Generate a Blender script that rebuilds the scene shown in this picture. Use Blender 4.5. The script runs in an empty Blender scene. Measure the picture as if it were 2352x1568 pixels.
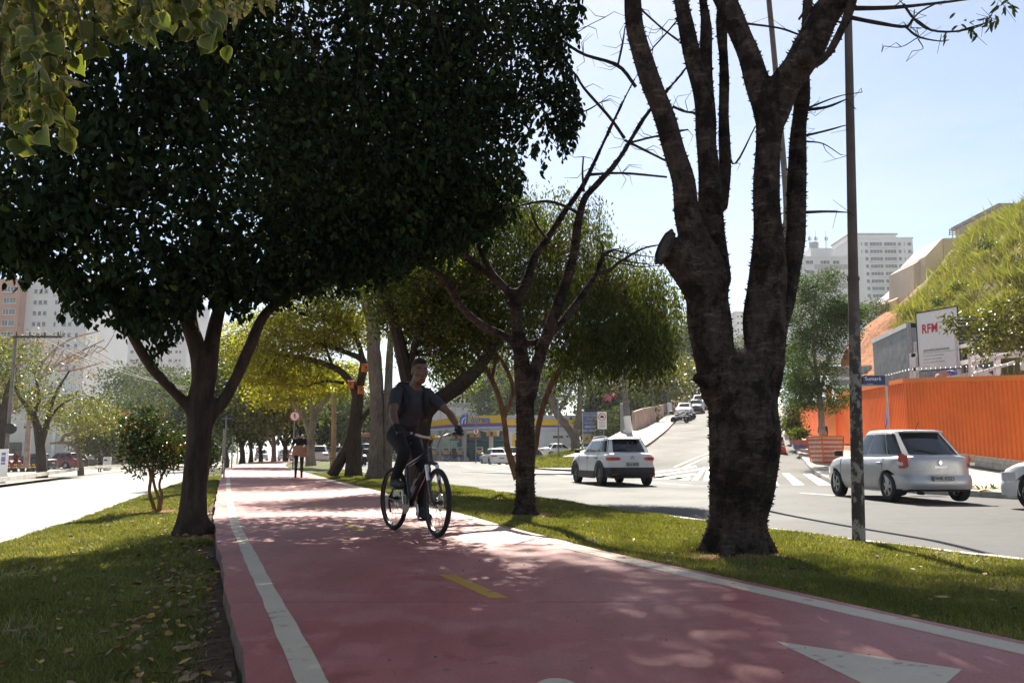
import bpy, bmesh, math, random
import numpy as np
from mathutils import Vector, Matrix
R = math.radians
random.seed(7); RNG = np.random.default_rng(7)
scene = bpy.context.scene
COL = scene.collection

# ------------------------------------------------------------ camera
F, CX, CY, CAMH = 1923.0, 1176.0, 784.0, 0.82
TH = math.atan((1047 - 784) / F)
_c, _s = math.cos(TH), math.sin(TH)
cam_d = bpy.data.cameras.new('camera'); cam = bpy.data.objects.new('camera', cam_d); COL.objects.link(cam)
cam_d.sensor_width = 36; cam_d.lens = 36 * F / 2352; cam_d.clip_start = .05; cam_d.clip_end = 6000
cam.location = (0, 0, CAMH); cam.rotation_euler = (math.pi / 2 + TH, 0, 0)
scene.camera = cam

# ------------------------------------------------------------ sky, sun, exposure
SUN_AZ, SUN_EL = 3.0, 45.0          # degrees, azimuth clockwise from +Y
world = bpy.data.worlds.new('World'); scene.world = world; world.use_nodes = True
wn, wl = world.node_tree.nodes, world.node_tree.links
wn.clear()
w_out = wn.new('ShaderNodeOutputWorld'); w_bg = wn.new('ShaderNodeBackground')
sky = wn.new('ShaderNodeTexSky'); sky.sky_type = 'NISHITA'; sky.sun_disc = False
sky.sun_elevation = R(SUN_EL); sky.sun_rotation = R(SUN_AZ); sky.altitude = 760
sky.air_density = 1.0; sky.dust_density = .7; sky.ozone_density = 1.3
# thin high cloud veil
w_tc = wn.new('ShaderNodeTexCoord'); w_map = wn.new('ShaderNodeMapping'); w_map.inputs['Scale'].default_value = (1.3, 1.3, 4.5)
w_n = wn.new('ShaderNodeTexNoise'); w_n.inputs['Scale'].default_value = 1.7; w_n.inputs['Detail'].default_value = 7; w_n.inputs['Roughness'].default_value = .58
w_r = wn.new('ShaderNodeValToRGB'); w_r.color_ramp.elements[0].position = .42; w_r.color_ramp.elements[1].position = .82
w_r.color_ramp.elements[0].color = (.10, .10, .10, 1); w_r.color_ramp.elements[1].color = (.60, .60, .60, 1)
w_mix = wn.new('ShaderNodeMixRGB'); w_mix.inputs[2].default_value = (6.0, 6.0, 5.9, 1)
wl.new(w_tc.outputs['Generated'], w_map.inputs[0]); wl.new(w_map.outputs[0], w_n.inputs['Vector']); wl.new(w_n.outputs['Fac'], w_r.inputs[0])
wl.new(w_r.outputs[0], w_mix.inputs[0]); wl.new(sky.outputs[0], w_mix.inputs[1]); wl.new(w_mix.outputs[0], w_bg.inputs[0])
w_bg.inputs[1].default_value = .05
wl.new(w_bg.outputs[0], w_out.inputs[0])

sun_d = bpy.data.lights.new('sun', 'SUN'); sun = bpy.data.objects.new('sun', sun_d); COL.objects.link(sun)
sun_d.energy = 5.0; sun_d.angle = R(.53); sun_d.color = (1, .93, .80)
sd = Vector((math.sin(R(SUN_AZ)) * math.cos(R(SUN_EL)), math.cos(R(SUN_AZ)) * math.cos(R(SUN_EL)), math.sin(R(SUN_EL))))
sun.rotation_euler = (-sd).to_track_quat('-Z', 'Y').to_euler()
vs = scene.view_settings
vs.view_transform = 'Standard'; vs.look = 'None'; vs.gamma = 1; vs.use_curve_mapping = False; vs.exposure = 1.62
cy = scene.cycles
cy.max_bounces = 6; cy.diffuse_bounces = 3; cy.glossy_bounces = 3; cy.transmission_bounces = 4; cy.transparent_max_bounces = 8
cy.caustics_reflective = False; cy.caustics_refractive = False; cy.sample_clamp_indirect = 8

# ------------------------------------------------------------ pixel -> place helpers (2352 x 1568 view, metres ahead)
def P(px, py, d):
    x = (px - CX) / F; y = (CY - py) / F
    Y = _c - y * _s; k = d / Y
    return Vector((x * k, d, CAMH + (_s + y * _c) * k))
def XP(px, d): return P(px, 1047, d).x
def ZP(py, d): return P(CX, py, d).z

# ------------------------------------------------------------ materials
MATS = {}
def srgb(r, g, b):
    f = lambda v: ((v / 255 + .055) / 1.055) ** 2.4 if v > 10 else v / 255 / 12.92
    return (f(r), f(g), f(b))
def nodes_of(name):
    m = bpy.data.materials.new(name); m.use_nodes = True
    nt = m.node_tree; nt.nodes.clear()
    out = nt.nodes.new('ShaderNodeOutputMaterial')
    return m, nt.nodes, nt.links, out
def noise(N, L, scale, detail=4, rough=.55, coord='Object', stretch=None, dim=None):
    tc = N.new('ShaderNodeTexCoord'); n = N.new('ShaderNodeTexNoise')
    n.inputs['Scale'].default_value = scale; n.inputs['Detail'].default_value = detail; n.inputs['Roughness'].default_value = rough
    if stretch:
        mp = N.new('ShaderNodeMapping'); mp.inputs['Scale'].default_value = stretch
        L.new(tc.outputs[coord], mp.inputs[0]); L.new(mp.outputs[0], n.inputs['Vector'])
    else: L.new(tc.outputs[coord], n.inputs['Vector'])
    return n.outputs['Fac']
def ramp(N, L, src, stops):
    r = N.new('ShaderNodeValToRGB'); e = r.color_ramp.elements
    while len(e) < len(stops): e.new(.5)
    for i, (p, c) in enumerate(stops):
        e[i].position = p; e[i].color = tuple(c)[:3] + (1,) if not isinstance(c, (int, float)) else (c, c, c, 1)
    L.new(src, r.inputs[0]); return r.outputs[0]
def mix(N, L, fac, a, b, mode='MIX'):
    m = N.new('ShaderNodeMixRGB'); m.blend_type = mode
    for i, v in ((0, fac), (1, a), (2, b)):
        if isinstance(v, (int, float)): m.inputs[i].default_value = v
        elif isinstance(v, tuple): m.inputs[i].default_value = v[:3] + (1,)
        else: L.new(v, m.inputs[i])
    return m.outputs[0]
def bump(N, L, h, strength=.3, dist=.02):
    b = N.new('ShaderNodeBump'); b.inputs['Strength'].default_value = strength; b.inputs['Distance'].default_value = dist
    L.new(h, b.inputs['Height']); return b.outputs[0]
def bsdf(N, L, out, col, rough=.6, spec=.5, metal=0, normal=None, coat=0, alpha=None):
    b = N.new('ShaderNodeBsdfPrincipled')
    for k, v in (('Base Color', col), ('Roughness', rough), ('Specular IOR Level', spec), ('Metallic', metal), ('Coat Weight', coat)):
        i = b.inputs[k]
        if isinstance(v, (int, float)): i.default_value = v
        elif isinstance(v, tuple): i.default_value = v[:3] + (1,)
        else: L.new(v, i)
    if coat: b.inputs['Coat Roughness'].default_value = .05
    if normal is not None: L.new(normal, b.inputs['Normal'])
    L.new(b.outputs[0], out.inputs[0]); return b
def pm(name, col, rough=.6, var=.18, scale=6, spec=.4, metal=0, bmp=0, bscale=40, coat=0, detail=5):
    """plain procedural material: base colour with mottled dirt, optional relief"""
    if name in MATS: return MATS[name]
    m, N, L, out = nodes_of(name)
    n = noise(N, L, scale, detail)
    lo = tuple(c * (1 - var) for c in col); hi = tuple(min(1, c * (1 + var)) for c in col)
    c = ramp(N, L, n, [(.3, lo), (.7, hi)])
    nm = bump(N, L, noise(N, L, bscale, 3), bmp) if bmp else None
    bsdf(N, L, out, c, rough, spec, metal, nm, coat)
    MATS[name] = m; return m
def leaf_mat(name, dark, light, trans=.4, edge=None, gloss=.4, hue2=None, spec=.3):
    """leaf: per-leaf colour from the 'var' attribute, light passes through; optional pale margin from 'rim'"""
    if name in MATS: return MATS[name]
    m, N, L, out = nodes_of(name)
    at = N.new('ShaderNodeAttribute'); at.attribute_name = 'var'
    stops = [(0, dark), (.75, light)] + ([(.97, hue2)] if hue2 else [])
    c = ramp(N, L, at.outputs['Fac'], stops)
    if edge:
        ar = N.new('ShaderNodeAttribute'); ar.attribute_name = 'rim'
        nn = noise(N, L, 60, 3)
        f = N.new('ShaderNodeMath'); f.operation = 'ADD'; L.new(ar.outputs['Fac'], f.inputs[0])
        g = N.new('ShaderNodeMath'); g.operation = 'MULTIPLY'; g.inputs[1].default_value = .8; L.new(nn, g.inputs[0]); L.new(g.outputs[0], f.inputs[1])
        h = N.new('ShaderNodeMath'); h.operation = 'MULTIPLY'; h.inputs[1].default_value = .5; L.new(f.outputs[0], h.inputs[0])
        c = mix(N, L, ramp(N, L, h.outputs[0], [(.60, 0.0), (.67, 1.0)]), c, edge)
    d = N.new('ShaderNodeBsdfPrincipled'); L.new(c, d.inputs['Base Color']); d.inputs['Roughness'].default_value = gloss; d.inputs['Specular IOR Level'].default_value = spec
    t = N.new('ShaderNodeBsdfTranslucent'); L.new(mix(N, L, 1.0, c, (1.0, 1.0, .35), 'MULTIPLY'), t.inputs[0])
    s = N.new('ShaderNodeMixShader'); s.inputs[0].default_value = trans
    L.new(d.outputs[0], s.inputs[1]); L.new(t.outputs[0], s.inputs[2]); L.new(s.outputs[0], out.inputs[0])
    MATS[name] = m; return m

# ------------------------------------------------------------ object helpers
def tag(o, label=None, cat=None, group=None, kind=None):
    if label: o['label'] = label
    if cat: o['category'] = cat
    if group: o['group'] = group
    if kind: o['kind'] = kind
    return o
def link(name, me, mat=None, parent=None):
    o = bpy.data.objects.new(name, me); COL.objects.link(o)
    if mat is not None and me is not None and len(me.materials) == 0:
        for m in (mat if isinstance(mat, (list, tuple)) else [mat]): me.materials.append(m)
    if parent is not None: o.parent = parent
    return o
def thing(name, label, cat, loc=(0, 0, 0), rz=0, group=None):
    o = bpy.data.objects.new(name, None); COL.objects.link(o); o.location = loc; o.rotation_euler = (0, 0, rz)
    o.empty_display_size = .2
    return tag(o, label, cat, group)
def dup(root, loc=None, rz=None, label=None, parent=None):
    c = root.copy(); COL.objects.link(c)
    if parent is not None: c.parent = parent
    if loc is not None: c.location = loc
    if rz is not None: c.rotation_euler = (0, 0, rz)
    if label: c['label'] = label
    for ch in list(root.children): dup(ch, parent=c)
    return c
def np_mesh(name, V, Fs, smooth=False, midx=None):
    """mesh from numpy verts and an (n,k) face array (or list of faces)"""
    me = bpy.data.meshes.new(name)
    if isinstance(Fs, np.ndarray):
        n, k = Fs.shape
        me.vertices.add(len(V)); me.vertices.foreach_set('co', np.asarray(V, np.float32).ravel())
        me.loops.add(n * k); me.loops.foreach_set('vertex_index', Fs.astype(np.int32).ravel())
        me.polygons.add(n); me.polygons.foreach_set('loop_start', np.arange(0, n * k, k, dtype=np.int32))
        me.polygons.foreach_set('loop_total', np.full(n, k, np.int32))
        if midx is not None: me.polygons.foreach_set('material_index', np.asarray(midx, np.int32))
        me.polygons.foreach_set('use_smooth', np.full(n, smooth))
        me.update(calc_edges=True)
    else:
        me.from_pydata([tuple(v) for v in V], [], Fs)
        if smooth: me.polygons.foreach_set('use_smooth', [True] * len(me.polygons))
        me.update()
    return me
def fattr(me, name, vals, dom='FACE'):
    a = me.attributes.new(name, 'FLOAT', dom); a.data.foreach_set('value', np.asarray(vals, np.float32))

class MB:
    """collects simple solids; build() links them as ONE mesh object"""
    def __init__(s): s.v = []; s.f = []; s.m = []; s.cur = 0
    def add(s, vs, fs):
        o = len(s.v); s.v += [tuple(v) for v in vs]; s.f += [tuple(i + o for i in f) for f in fs]; s.m += [s.cur] * len(fs); return s
    def box(s, c, d, rot=None, taper=1):
        x, y, z = d[0] / 2, d[1] / 2, d[2] / 2
        vs = [Vector((a * x * (taper if k > 0 else 1), b * y * (taper if k > 0 else 1), k * z)) for k in (-1, 1) for a, b in ((-1, -1), (1, -1), (1, 1), (-1, 1))]
        if rot is not None: vs = [rot @ v for v in vs]
        c = Vector(c)
        return s.add([v + c for v in vs], [(3, 2, 1, 0), (4, 5, 6, 7), (0, 1, 5, 4), (1, 2, 6, 5), (2, 3, 7, 6), (3, 0, 4, 7)])
    def bar(s, a, b, w, h=None):
        a, b = Vector(a), Vector(b); d = b - a
        q = d.to_track_quat('Z', 'Y').to_matrix()
        return s.box((a + b) / 2, (w, h or w, d.length), q)
    def tube(s, pts, r, seg=8, caps=True):
        pts = [Vector(p) for p in pts]; n = len(pts)
        rs = r if isinstance(r, (list, tuple, np.ndarray)) else [r] * n
        vs = []; u = None
        for i, p in enumerate(pts):
            t = (pts[min(i + 1, n - 1)] - pts[max(i - 1, 0)]).normalized()
            if u is None:
                u = t.cross(Vector((0, 0, 1)));
                if u.length < .05: u = t.cross(Vector((1, 0, 0)))
            u = (u - t * u.dot(t)).normalized(); w = t.cross(u)
            for k in range(seg):
                a = 2 * math.pi * k / seg
                vs.append(p + (u * math.cos(a) + w * math.sin(a)) * rs[i])
        fs = [(i * seg + k, i * seg + (k + 1) % seg, (i + 1) * seg + (k + 1) % seg, (i + 1) * seg + k) for i in range(n - 1) for k in range(seg)]
        if caps: fs += [tuple(range(seg - 1, -1, -1)), tuple((n - 1) * seg + k for k in range(seg))]
        return s.add(vs, fs)
    def lathe(s, prof, c=(0, 0, 0), seg=16, axis='Z'):
        vs = []; n = len(prof); c = Vector(c)
        for r, z in prof:
            for k in range(seg):
                a = 2 * math.pi * k / seg; p = Vector((r * math.cos(a), r * math.sin(a), z))
                if axis == 'Y': p = Vector((p.x, p.z, p.y))
                if axis == 'X': p = Vector((p.z, p.x, p.y))
                vs.append(p + c)
        fs = [(i * seg + k, i * seg + (k + 1) % seg, (i + 1) * seg + (k + 1) % seg, (i + 1) * seg + k) for i in range(n - 1) for k in range(seg)]
        fs += [tuple(range(seg - 1, -1, -1)), tuple((n - 1) * seg + k for k in range(seg))]
        return s.add(vs, fs)
    def quad(s, a, b, c, d): return s.add([a, b, c, d], [(0, 1, 2, 3)])
    def slab(s, poly, t):
        """planar polygon (list of 3d points) given thickness vector t"""
        t = Vector(t); n = len(poly); a = [Vector(p) for p in poly]
        vs = a + [p + t for p in a]
        return s.add(vs, [tuple(range(n - 1, -1, -1)), tuple(range(n, 2 * n))] + [(i, (i + 1) % n, n + (i + 1) % n, n + i) for i in range(n)])
    def mesh(s, name, smooth=False):
        me = bpy.data.meshes.new(name); me.from_pydata(s.v, [], s.f)
        me.polygons.foreach_set('material_index', s.m)
        if smooth: me.polygons.foreach_set('use_smooth', [True] * len(me.polygons))
        bm = bmesh.new(); bm.from_mesh(me); bmesh.ops.recalc_face_normals(bm, faces=bm.faces); bm.to_mesh(me); bm.free()
        if smooth:
            me.set_sharp_from_angle(angle=R(40))
        me.update(); return me
    def build(s, name, mat, parent=None, smooth=False, bevel=0):
        o = link(name, s.mesh(name, smooth), mat, parent)
        if bevel:
            b = o.modifiers.new('bevel', 'BEVEL'); b.width = bevel; b.segments = 2; b.limit_method = 'ANGLE'
        return o

def text_mesh(txt, size, name='lettering', extrude=.002, align='CENTER', offset=0, shear=0, spacing=1):
    cu = bpy.data.curves.new(name, 'FONT'); cu.body = txt; cu.size = size; cu.extrude = extrude; cu.align_x = align; cu.align_y = 'CENTER'
    cu.offset = offset; cu.shear = shear; cu.space_character = spacing; cu.resolution_u = 3
    o = bpy.data.objects.new(name, cu); COL.objects.link(o)
    dg = bpy.context.evaluated_depsgraph_get()
    me = bpy.data.meshes.new_from_object(o.evaluated_get(dg)); me.name = name
    bpy.data.objects.remove(o); bpy.data.curves.remove(cu)
    return me
def put_text(txt, size, mat, parent, loc, rot, name='lettering', **k):
    me = text_mesh(txt, size, name, **k); me.materials.clear()
    o = link(name, me, mat, parent); o.location = loc
    o.rotation_euler = rot if not isinstance(rot, Matrix) else rot.to_euler()
    return o

# ------------------------------------------------------------ smooth blended solids (round cones) -> one continuous surface
def rc_dist(Pt, a, b, ra, rb):
    a = np.asarray(a); b = np.asarray(b); ab = b - a; L2 = max(ab @ ab, 1e-9)
    t = np.clip(((Pt - a) @ ab) / L2, 0, 1)
    return np.linalg.norm(Pt - a - t[..., None] * ab, axis=-1) - (ra + (rb - ra) * t)
def el_dist(Pt, c, r, M=None):
    q = Pt - np.asarray(c)
    if M is not None: q = q @ M
    r = np.asarray(r); k = np.linalg.norm(q / r, axis=-1)
    return (k - 1) * r.min()
def sdf_mesh(prims, res, blend, disp=None):
    """prims: ('c',a,b,ra,rb,mat) or ('e',centre,radii,rot,mat). Returns V, quads, material index per quad."""
    los, his = [], []
    for p in prims:
        if p[0] == 'c':
            a, b, r = np.array(p[1]), np.array(p[2]), max(p[3], p[4]); los.append(np.minimum(a, b) - r); his.append(np.maximum(a, b) + r)
        elif p[0] == 'g':
            q = np.array([list(x[0]) + [max(x[2], x[3])] for x in p[1]] + [list(x[1]) + [max(x[2], x[3])] for x in p[1]])
            los.append((q[:, :3] - q[:, 3:]).min(0)); his.append((q[:, :3] + q[:, 3:]).max(0))
        else:
            c, r = np.array(p[1]), max(p[2]); los.append(c - r); his.append(c + r)
    lo = np.min(los, 0) - 3 * res; hi = np.max(his, 0) + 3 * res
    n = np.ceil((hi - lo) / res).astype(int) + 1
    D = np.full(n, 1e3, np.float32); B = np.full(n, 1e3, np.float32); I = np.zeros(n, np.int16)
    ax = [lo[k] + np.arange(n[k]) * res for k in range(3)]
    for p, pl, ph in zip(prims, los, his):
        pad = blend * 1.2 + 3 * res
        s = [slice(max(0, int((pl[k] - pad - lo[k]) / res)), min(n[k], int((ph[k] + pad - lo[k]) / res) + 2)) for k in range(3)]
        G = np.stack(np.meshgrid(*[ax[k][s[k]] for k in range(3)], indexing='ij'), -1)
        if p[0] == 'g':      # one limb: plain union of its segments
            d = np.full(G.shape[:3], 1e3, np.float32)
            for x in p[1]:
                pl_ = np.minimum(x[0], x[1]) - max(x[2], x[3]) - pad; ph_ = np.maximum(x[0], x[1]) + max(x[2], x[3]) + pad
                ss = tuple(slice(max(0, int((pl_[k] - lo[k]) / res) - s[k].start), max(0, int((ph_[k] - lo[k]) / res) + 2 - s[k].start)) for k in range(3))
                d[ss] = np.minimum(d[ss], rc_dist(G[ss], *x))
        else: d = (rc_dist(G, p[1], p[2], p[3], p[4]) if p[0] == 'c' else el_dist(G, p[1], p[2], p[3])).astype(np.float32)
        S = tuple(s); old = D[S]
        bl = p[6] if p[0] == 'c' and len(p) > 6 else (p[5] if p[0] == 'e' and len(p) > 5 else (p[3] if p[0] == 'g' and len(p) > 3 else blend))
        h = np.clip(.5 + .5 * (old - d) / bl, 0, 1)
        D[S] = old * (1 - h) + d * h - bl * h * (1 - h)
        m = p[5] if p[0] == 'c' else (p[2] if p[0] == 'g' else p[4])
        w = d < B[S]; B[S] = np.where(w, d, B[S]); I[S] = np.where(w, m, I[S])
    if disp is not None: D += disp(ax)
    ins = D < 0
    # surface nets
    c8 = np.zeros(tuple(n - 1), np.uint8)
    sh = [(i, j, k) for i in (0, 1) for j in (0, 1) for k in (0, 1)]
    cut = lambda A, o: A[o[0]:A.shape[0] - 1 + o[0], o[1]:A.shape[1] - 1 + o[1], o[2]:A.shape[2] - 1 + o[2]]
    for o in sh: c8 += cut(ins, o)
    act = (c8 > 0) & (c8 < 8)
    idx = np.full(act.shape, -1, np.int64); cells = np.argwhere(act); idx[act] = np.arange(len(cells))
    acc = np.zeros((len(cells), 3)); cnt = np.zeros(len(cells))
    val = {o: cut(D, o)[act] for o in sh}
    for o in sh:
        for k in range(3):
            if o[k] == 0:
                q = list(o); q[k] = 1; q = tuple(q); a, b = val[o], val[q]
                x = (a < 0) != (b < 0); t = np.where(x, a / np.where(x, a - b, 1), 0)
                pt = np.tile(np.array(o, float), (len(cells), 1)); pt[:, k] = t
                acc[x] += pt[x]; cnt[x] += 1
    V = lo + (cells + acc / np.maximum(cnt, 1)[:, None]) * res
    mat_c = cut(I, (0, 0, 0))[act]
    quads = []
    for k in range(3):
        a = [slice(None)] * 3; b = [slice(None)] * 3; a[k] = slice(0, -1); b[k] = slice(1, None)
        x = ins[tuple(a)] != ins[tuple(b)]
        u, w = [j for j in range(3) if j != k]
        e = np.argwhere(x)
        ok = (e[:, u] > 0) & (e[:, w] > 0) & (e[:, u] < n[u] - 1) & (e[:, w] < n[w] - 1); e = e[ok]
        fl = ins[tuple(a)][x][ok]
        q = []
        for du, dw in ((-1, -1), (0, -1), (0, 0), (-1, 0)):
            f = e.copy(); f[:, u] += du; f[:, w] += dw; q.append(idx[f[:, 0], f[:, 1], f[:, 2]])
        q = np.stack(q, 1)
        flip = fl if k != 1 else ~fl
        q[~flip] = q[~flip][:, ::-1]; quads.append(q)
    Q = np.concatenate(quads); Q = Q[(Q >= 0).all(1)]
    return V, Q, mat_c[Q[:, 0]]

def catmull(pts, n):
    """smooth polyline through pts (rows of any length)"""
    p = np.asarray(pts, float); m = len(p)
    if m < 3:
        t = np.linspace(0, 1, n)[:, None]; return p[0] * (1 - t) + p[-1] * t
    q = np.vstack([2 * p[0] - p[1], p, 2 * p[-1] - p[-2]]); out = []
    for t in np.linspace(0, m - 1 - 1e-9, n):
        i = int(t); f = t - i; a, b, c, d = q[i:i + 4]
        out.append(.5 * (2 * b + (c - a) * f + (2 * a - 5 * b + 4 * c - d) * f ** 2 + (3 * b - a - 3 * c + d) * f ** 3))
    return np.array(out)
# ============================================================ SETTING
def zp(Y): return .0001135 * np.clip(Y, 0, 60) ** 2
T = lambda pts: (np.array([p[0] for p in pts], float), np.array([p[1] for p in pts], float))
def curve(pts):
    ys, xs = T(pts)
    return lambda Y: np.interp(Y, ys, xs)
WL = curve([(-14, 5.6), (3.19, -.78), (6, -1.82), (9.39, -3.07), (11.7, -3.90), (18.74, -6.31), (30, -10.1), (42, -14), (50, -16.3), (56, -17.5), (62, -18.3), (75, -19.2), (150, -21)])
WR = curve([(-14, 8.9), (3.61, 2.14), (5.32, 1.42), (6.52, .92), (7.52, .5), (9.34, -.13), (11.3, -.76), (13.4, -1.42), (18.54, -3.05), (27.3, -6.1), (38, -9.8), (47.8, -13.1), (55, -14.9), (62, -15.8), (75, -16.7), (150, -18.5)])
KR = curve([(-14, 13.6), (0, 7.7), (7.67, 4.57), (8.92, 4.07), (10.82, 3.26), (12, 2.78), (14.74, 1.81), (18.31, .65), (23.74, -1.2), (27, -2.4), (48, -9.7), (62, -13.0), (75, -14.2), (150, -16)])
KL = curve([(-14, -1.2), (0, -4.0), (10.6, -6.35), (13.9, -7.2), (21.7, -9.6), (32.3, -12.7), (54.7, -19.6), (62, -21), (75, -22.2), (150, -24)])
KLF = curve([(-14, -6.5), (0, -11), (37, -22.7), (66, -32), (88, -37), (150, -42)])
RW = 11.6
KRF = lambda Y: KR(Y) + RW
LE = lambda Y: WL(Y) - .19          # outer edges of the red path
RE = lambda Y: WR(Y) + .27
FW = np.array([30, 36, 40, 44, 48, 56, 64, 70, 80, 91, 102, 121, 139, 190, 260.]); FZ = np.array([-.22, -.2, .0, .22, .58, 1.22, 1.85, 2.3, 3.0, 3.95, 5.0, 6.7, 8.3, 13, 19.])
def zs(X, Y): return np.interp(np.asarray(Y) + .7 * np.asarray(X), FW, FZ)

def sheet(name, Ys, lf, rf, nx, zf, mat, parent=None, label=None, kind='structure', smooth=True, wig=None):
    Ys = np.asarray(Ys, float); t = np.linspace(0, 1, nx)
    X = lf(Ys)[:, None] * (1 - t) + rf(Ys)[:, None] * t; Y = np.repeat(Ys[:, None], nx, 1)
    if wig: X[:, 0] += wig(Ys, 0); X[:, -1] += wig(Ys, 1)
    Z = zf(X, Y, t[None, :])
    V = np.stack([X, Y, np.broadcast_to(Z, X.shape)], -1).reshape(-1, 3)
    i, j = np.meshgrid(np.arange(len(Ys) - 1), np.arange(nx - 1), indexing='ij'); a = (i * nx + j).ravel()
    Q = np.stack([a, a + 1, a + nx + 1, a + nx], 1)
    o = link(name, np_mesh(name, V, Q, smooth), mat, parent)
    if kind and parent is None: o['kind'] = kind
    if label: o['label'] = label
    return o
YS = np.concatenate([np.arange(-12, 0, 1.), np.arange(0, 14, .25), np.arange(14, 40, .5), np.arange(40, 76, 1.), np.arange(76, 151, 5.)])

# ---- surface materials
def m_asphalt(name, base, warm=0, rough=.62, streak=True, spec=.5):
    m, N, L, out = nodes_of(name)
    big = noise(N, L, .35, 5, .6); fine = noise(N, L, 55, 3, .7); mid = noise(N, L, 3.5, 5, .65)
    c = ramp(N, L, big, [(.3, tuple(b * .82 for b in base)), (.7, tuple(b * 1.18 for b in base))])
    c = mix(N, L, .55, c, ramp(N, L, fine, [(.3, .62), (.75, 1.35)]), 'MULTIPLY')
    c = mix(N, L, .5, c, ramp(N, L, mid, [(.35, .75), (.65, 1.15)]), 'MULTIPLY')
    # cracks and tar seams
    tc = N.new('ShaderNodeTexCoord'); v = N.new('ShaderNodeTexVoronoi'); v.feature = 'DISTANCE_TO_EDGE'; v.inputs['Scale'].default_value = .42
    wrp = N.new('ShaderNodeMixRGB'); wrp.blend_type = 'ADD'; wrp.inputs[0].default_value = 1
    nn = N.new('ShaderNodeTexNoise'); nn.inputs['Scale'].default_value = 1.6; nn.inputs['Detail'].default_value = 5
    L.new(tc.outputs['Object'], nn.inputs['Vector']); L.new(tc.outputs['Object'], wrp.inputs[1]); L.new(nn.outputs['Color'], wrp.inputs[2]); L.new(wrp.outputs[0], v.inputs['Vector'])
    cr = ramp(N, L, v.outputs['Distance'], [(0, .45), (.012, 1.0)])
    c = mix(N, L, .7, c, cr, 'MULTIPLY')
    bsdf(N, L, out, c, ramp(N, L, big, [(.3, rough - .06), (.7, rough + .08)]), spec, 0, bump(N, L, fine, .5, .006))
    return m
M_ROAD = m_asphalt('asphalt avenue', (.058, .058, .060), rough=.78, spec=.32)
M_ROADL = m_asphalt('asphalt pale avenue', (.26, .255, .24), rough=.58, spec=.9)
M_STREET = m_asphalt('asphalt side street', (.078, .075, .070), rough=.82, spec=.28)

def m_path():
    m, N, L, out = nodes_of('worn red path paint')
    big = noise(N, L, .55, 6, .62); mid = noise(N, L, 2.2, 8, .66); fine = noise(N, L, 70, 3, .7)
    stre = noise(N, L, 2.0, 5, .6, stretch=(2.4, .28, 1))
    deep = (.295, .062, .056); fade = (.350, .118, .108)
    c = mix(N, L, ramp(N, L, big, [(.36, 0.0), (.64, 1.0)]), deep, fade)
    c = mix(N, L, ramp(N, L, mid, [(.53, 0.0), (.57, .55)]), c, (.37, .138, .124))      # chalky flaked paint, sharp edged
    c = mix(N, L, ramp(N, L, mid, [(.36, .6), (.40, 0.0)]), c, (.215, .037, .035))       # fresh darker paint
    c = mix(N, L, .45, c, ramp(N, L, stre, [(.35, .68), (.62, 1.12)]), 'MULTIPLY')       # tyre dirt along the path
    c = mix(N, L, .6, c, ramp(N, L, fine, [(.3, .62), (.72, 1.35)]), 'MULTIPLY')
    sp = noise(N, L, 9, 2, .5)
    c = mix(N, L, ramp(N, L, sp, [(.70, 0.0), (.74, .55)]), c, (.10, .05, .05))
    bsdf(N, L, out, c, ramp(N, L, mid, [(.4, .54), (.6, .66)]), .6, 0, bump(N, L, mix(N, L, .5, fine, mid), .35, .006))
    return m
M_PATH = m_path()
def m_paint(name, col, wear=.55, under=(.26, .10, .10)):
    m, N, L, out = nodes_of(name)
    a = noise(N, L, 6, 8, .7); b = noise(N, L, 60, 3, .7)
    c = ramp(N, L, noise(N, L, 1.4, 5), [(.3, tuple(x * .84 for x in col)), (.7, col)])
    c = mix(N, L, .4, c, ramp(N, L, b, [(.3, .78), (.7, 1.1)]), 'MULTIPLY')
    c = mix(N, L, ramp(N, L, a, [(wear + .08, 0.0), (wear + .16, .85)]), c, under)
    bsdf(N, L, out, c, .6, .4, 0, bump(N, L, b, .3, .005)); return m
M_WHITE = m_paint('worn white line paint', (.53, .45, .34), .50)
M_YELLOW = m_paint('worn yellow line paint', (.46, .26, .03), .50)
M_RWHITE = m_paint('road white paint', (.66, .65, .62), .52, (.13, .13, .13))
M_RYELL = m_paint('road yellow paint', (.60, .38, .08), .50, (.14, .13, .12))
M_CONC = pm('weathered concrete', (.34, .31, .27), .85, .25, 3, bmp=.4, bscale=30)
M_KERB = pm('kerb concrete', (.40, .38, .34), .85, .25, 2.2, bmp=.4, bscale=25)
def m_lawn():
    m, N, L, out = nodes_of('lawn soil and thatch')
    a = noise(N, L, .8, 6, .6); b = noise(N, L, 14, 4, .7); f = noise(N, L, 120, 2, .7)
    c = mix(N, L, ramp(N, L, a, [(.48, 0.0), (.62, .85)]), (.085, .105, .035), (.17, .125, .075))
    c = mix(N, L, ramp(N, L, b, [(.4, 0.0), (.7, .6)]), c, (.145, .155, .05))
    c = mix(N, L, .8, c, ramp(N, L, f, [(.3, .35), (.7, 1.4)]), 'MULTIPLY')
    bsdf(N, L, out, c, .9, .15, 0, bump(N, L, f, 1.0, .03)); return m
M_LAWN = m_lawn()
M_DIRT = pm('red brown earth', (.20, .105, .06), .95, .35, 2.5, spec=.1, bmp=.8, bscale=14, detail=8)
M_PAVE = pm('sidewalk concrete', (.37, .33, .28), .85, .22, 1.2, bmp=.3, bscale=20, detail=8)
M_GROUND = pm('far ground', (.16, .15, .12), .95, .2, .05)

# ---- far ground
gm = MB(); gm.box((0, 1500, -2.6), (7000, 7000, .2)); g = gm.build('ground', M_GROUND); g['kind'] = 'structure'

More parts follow.
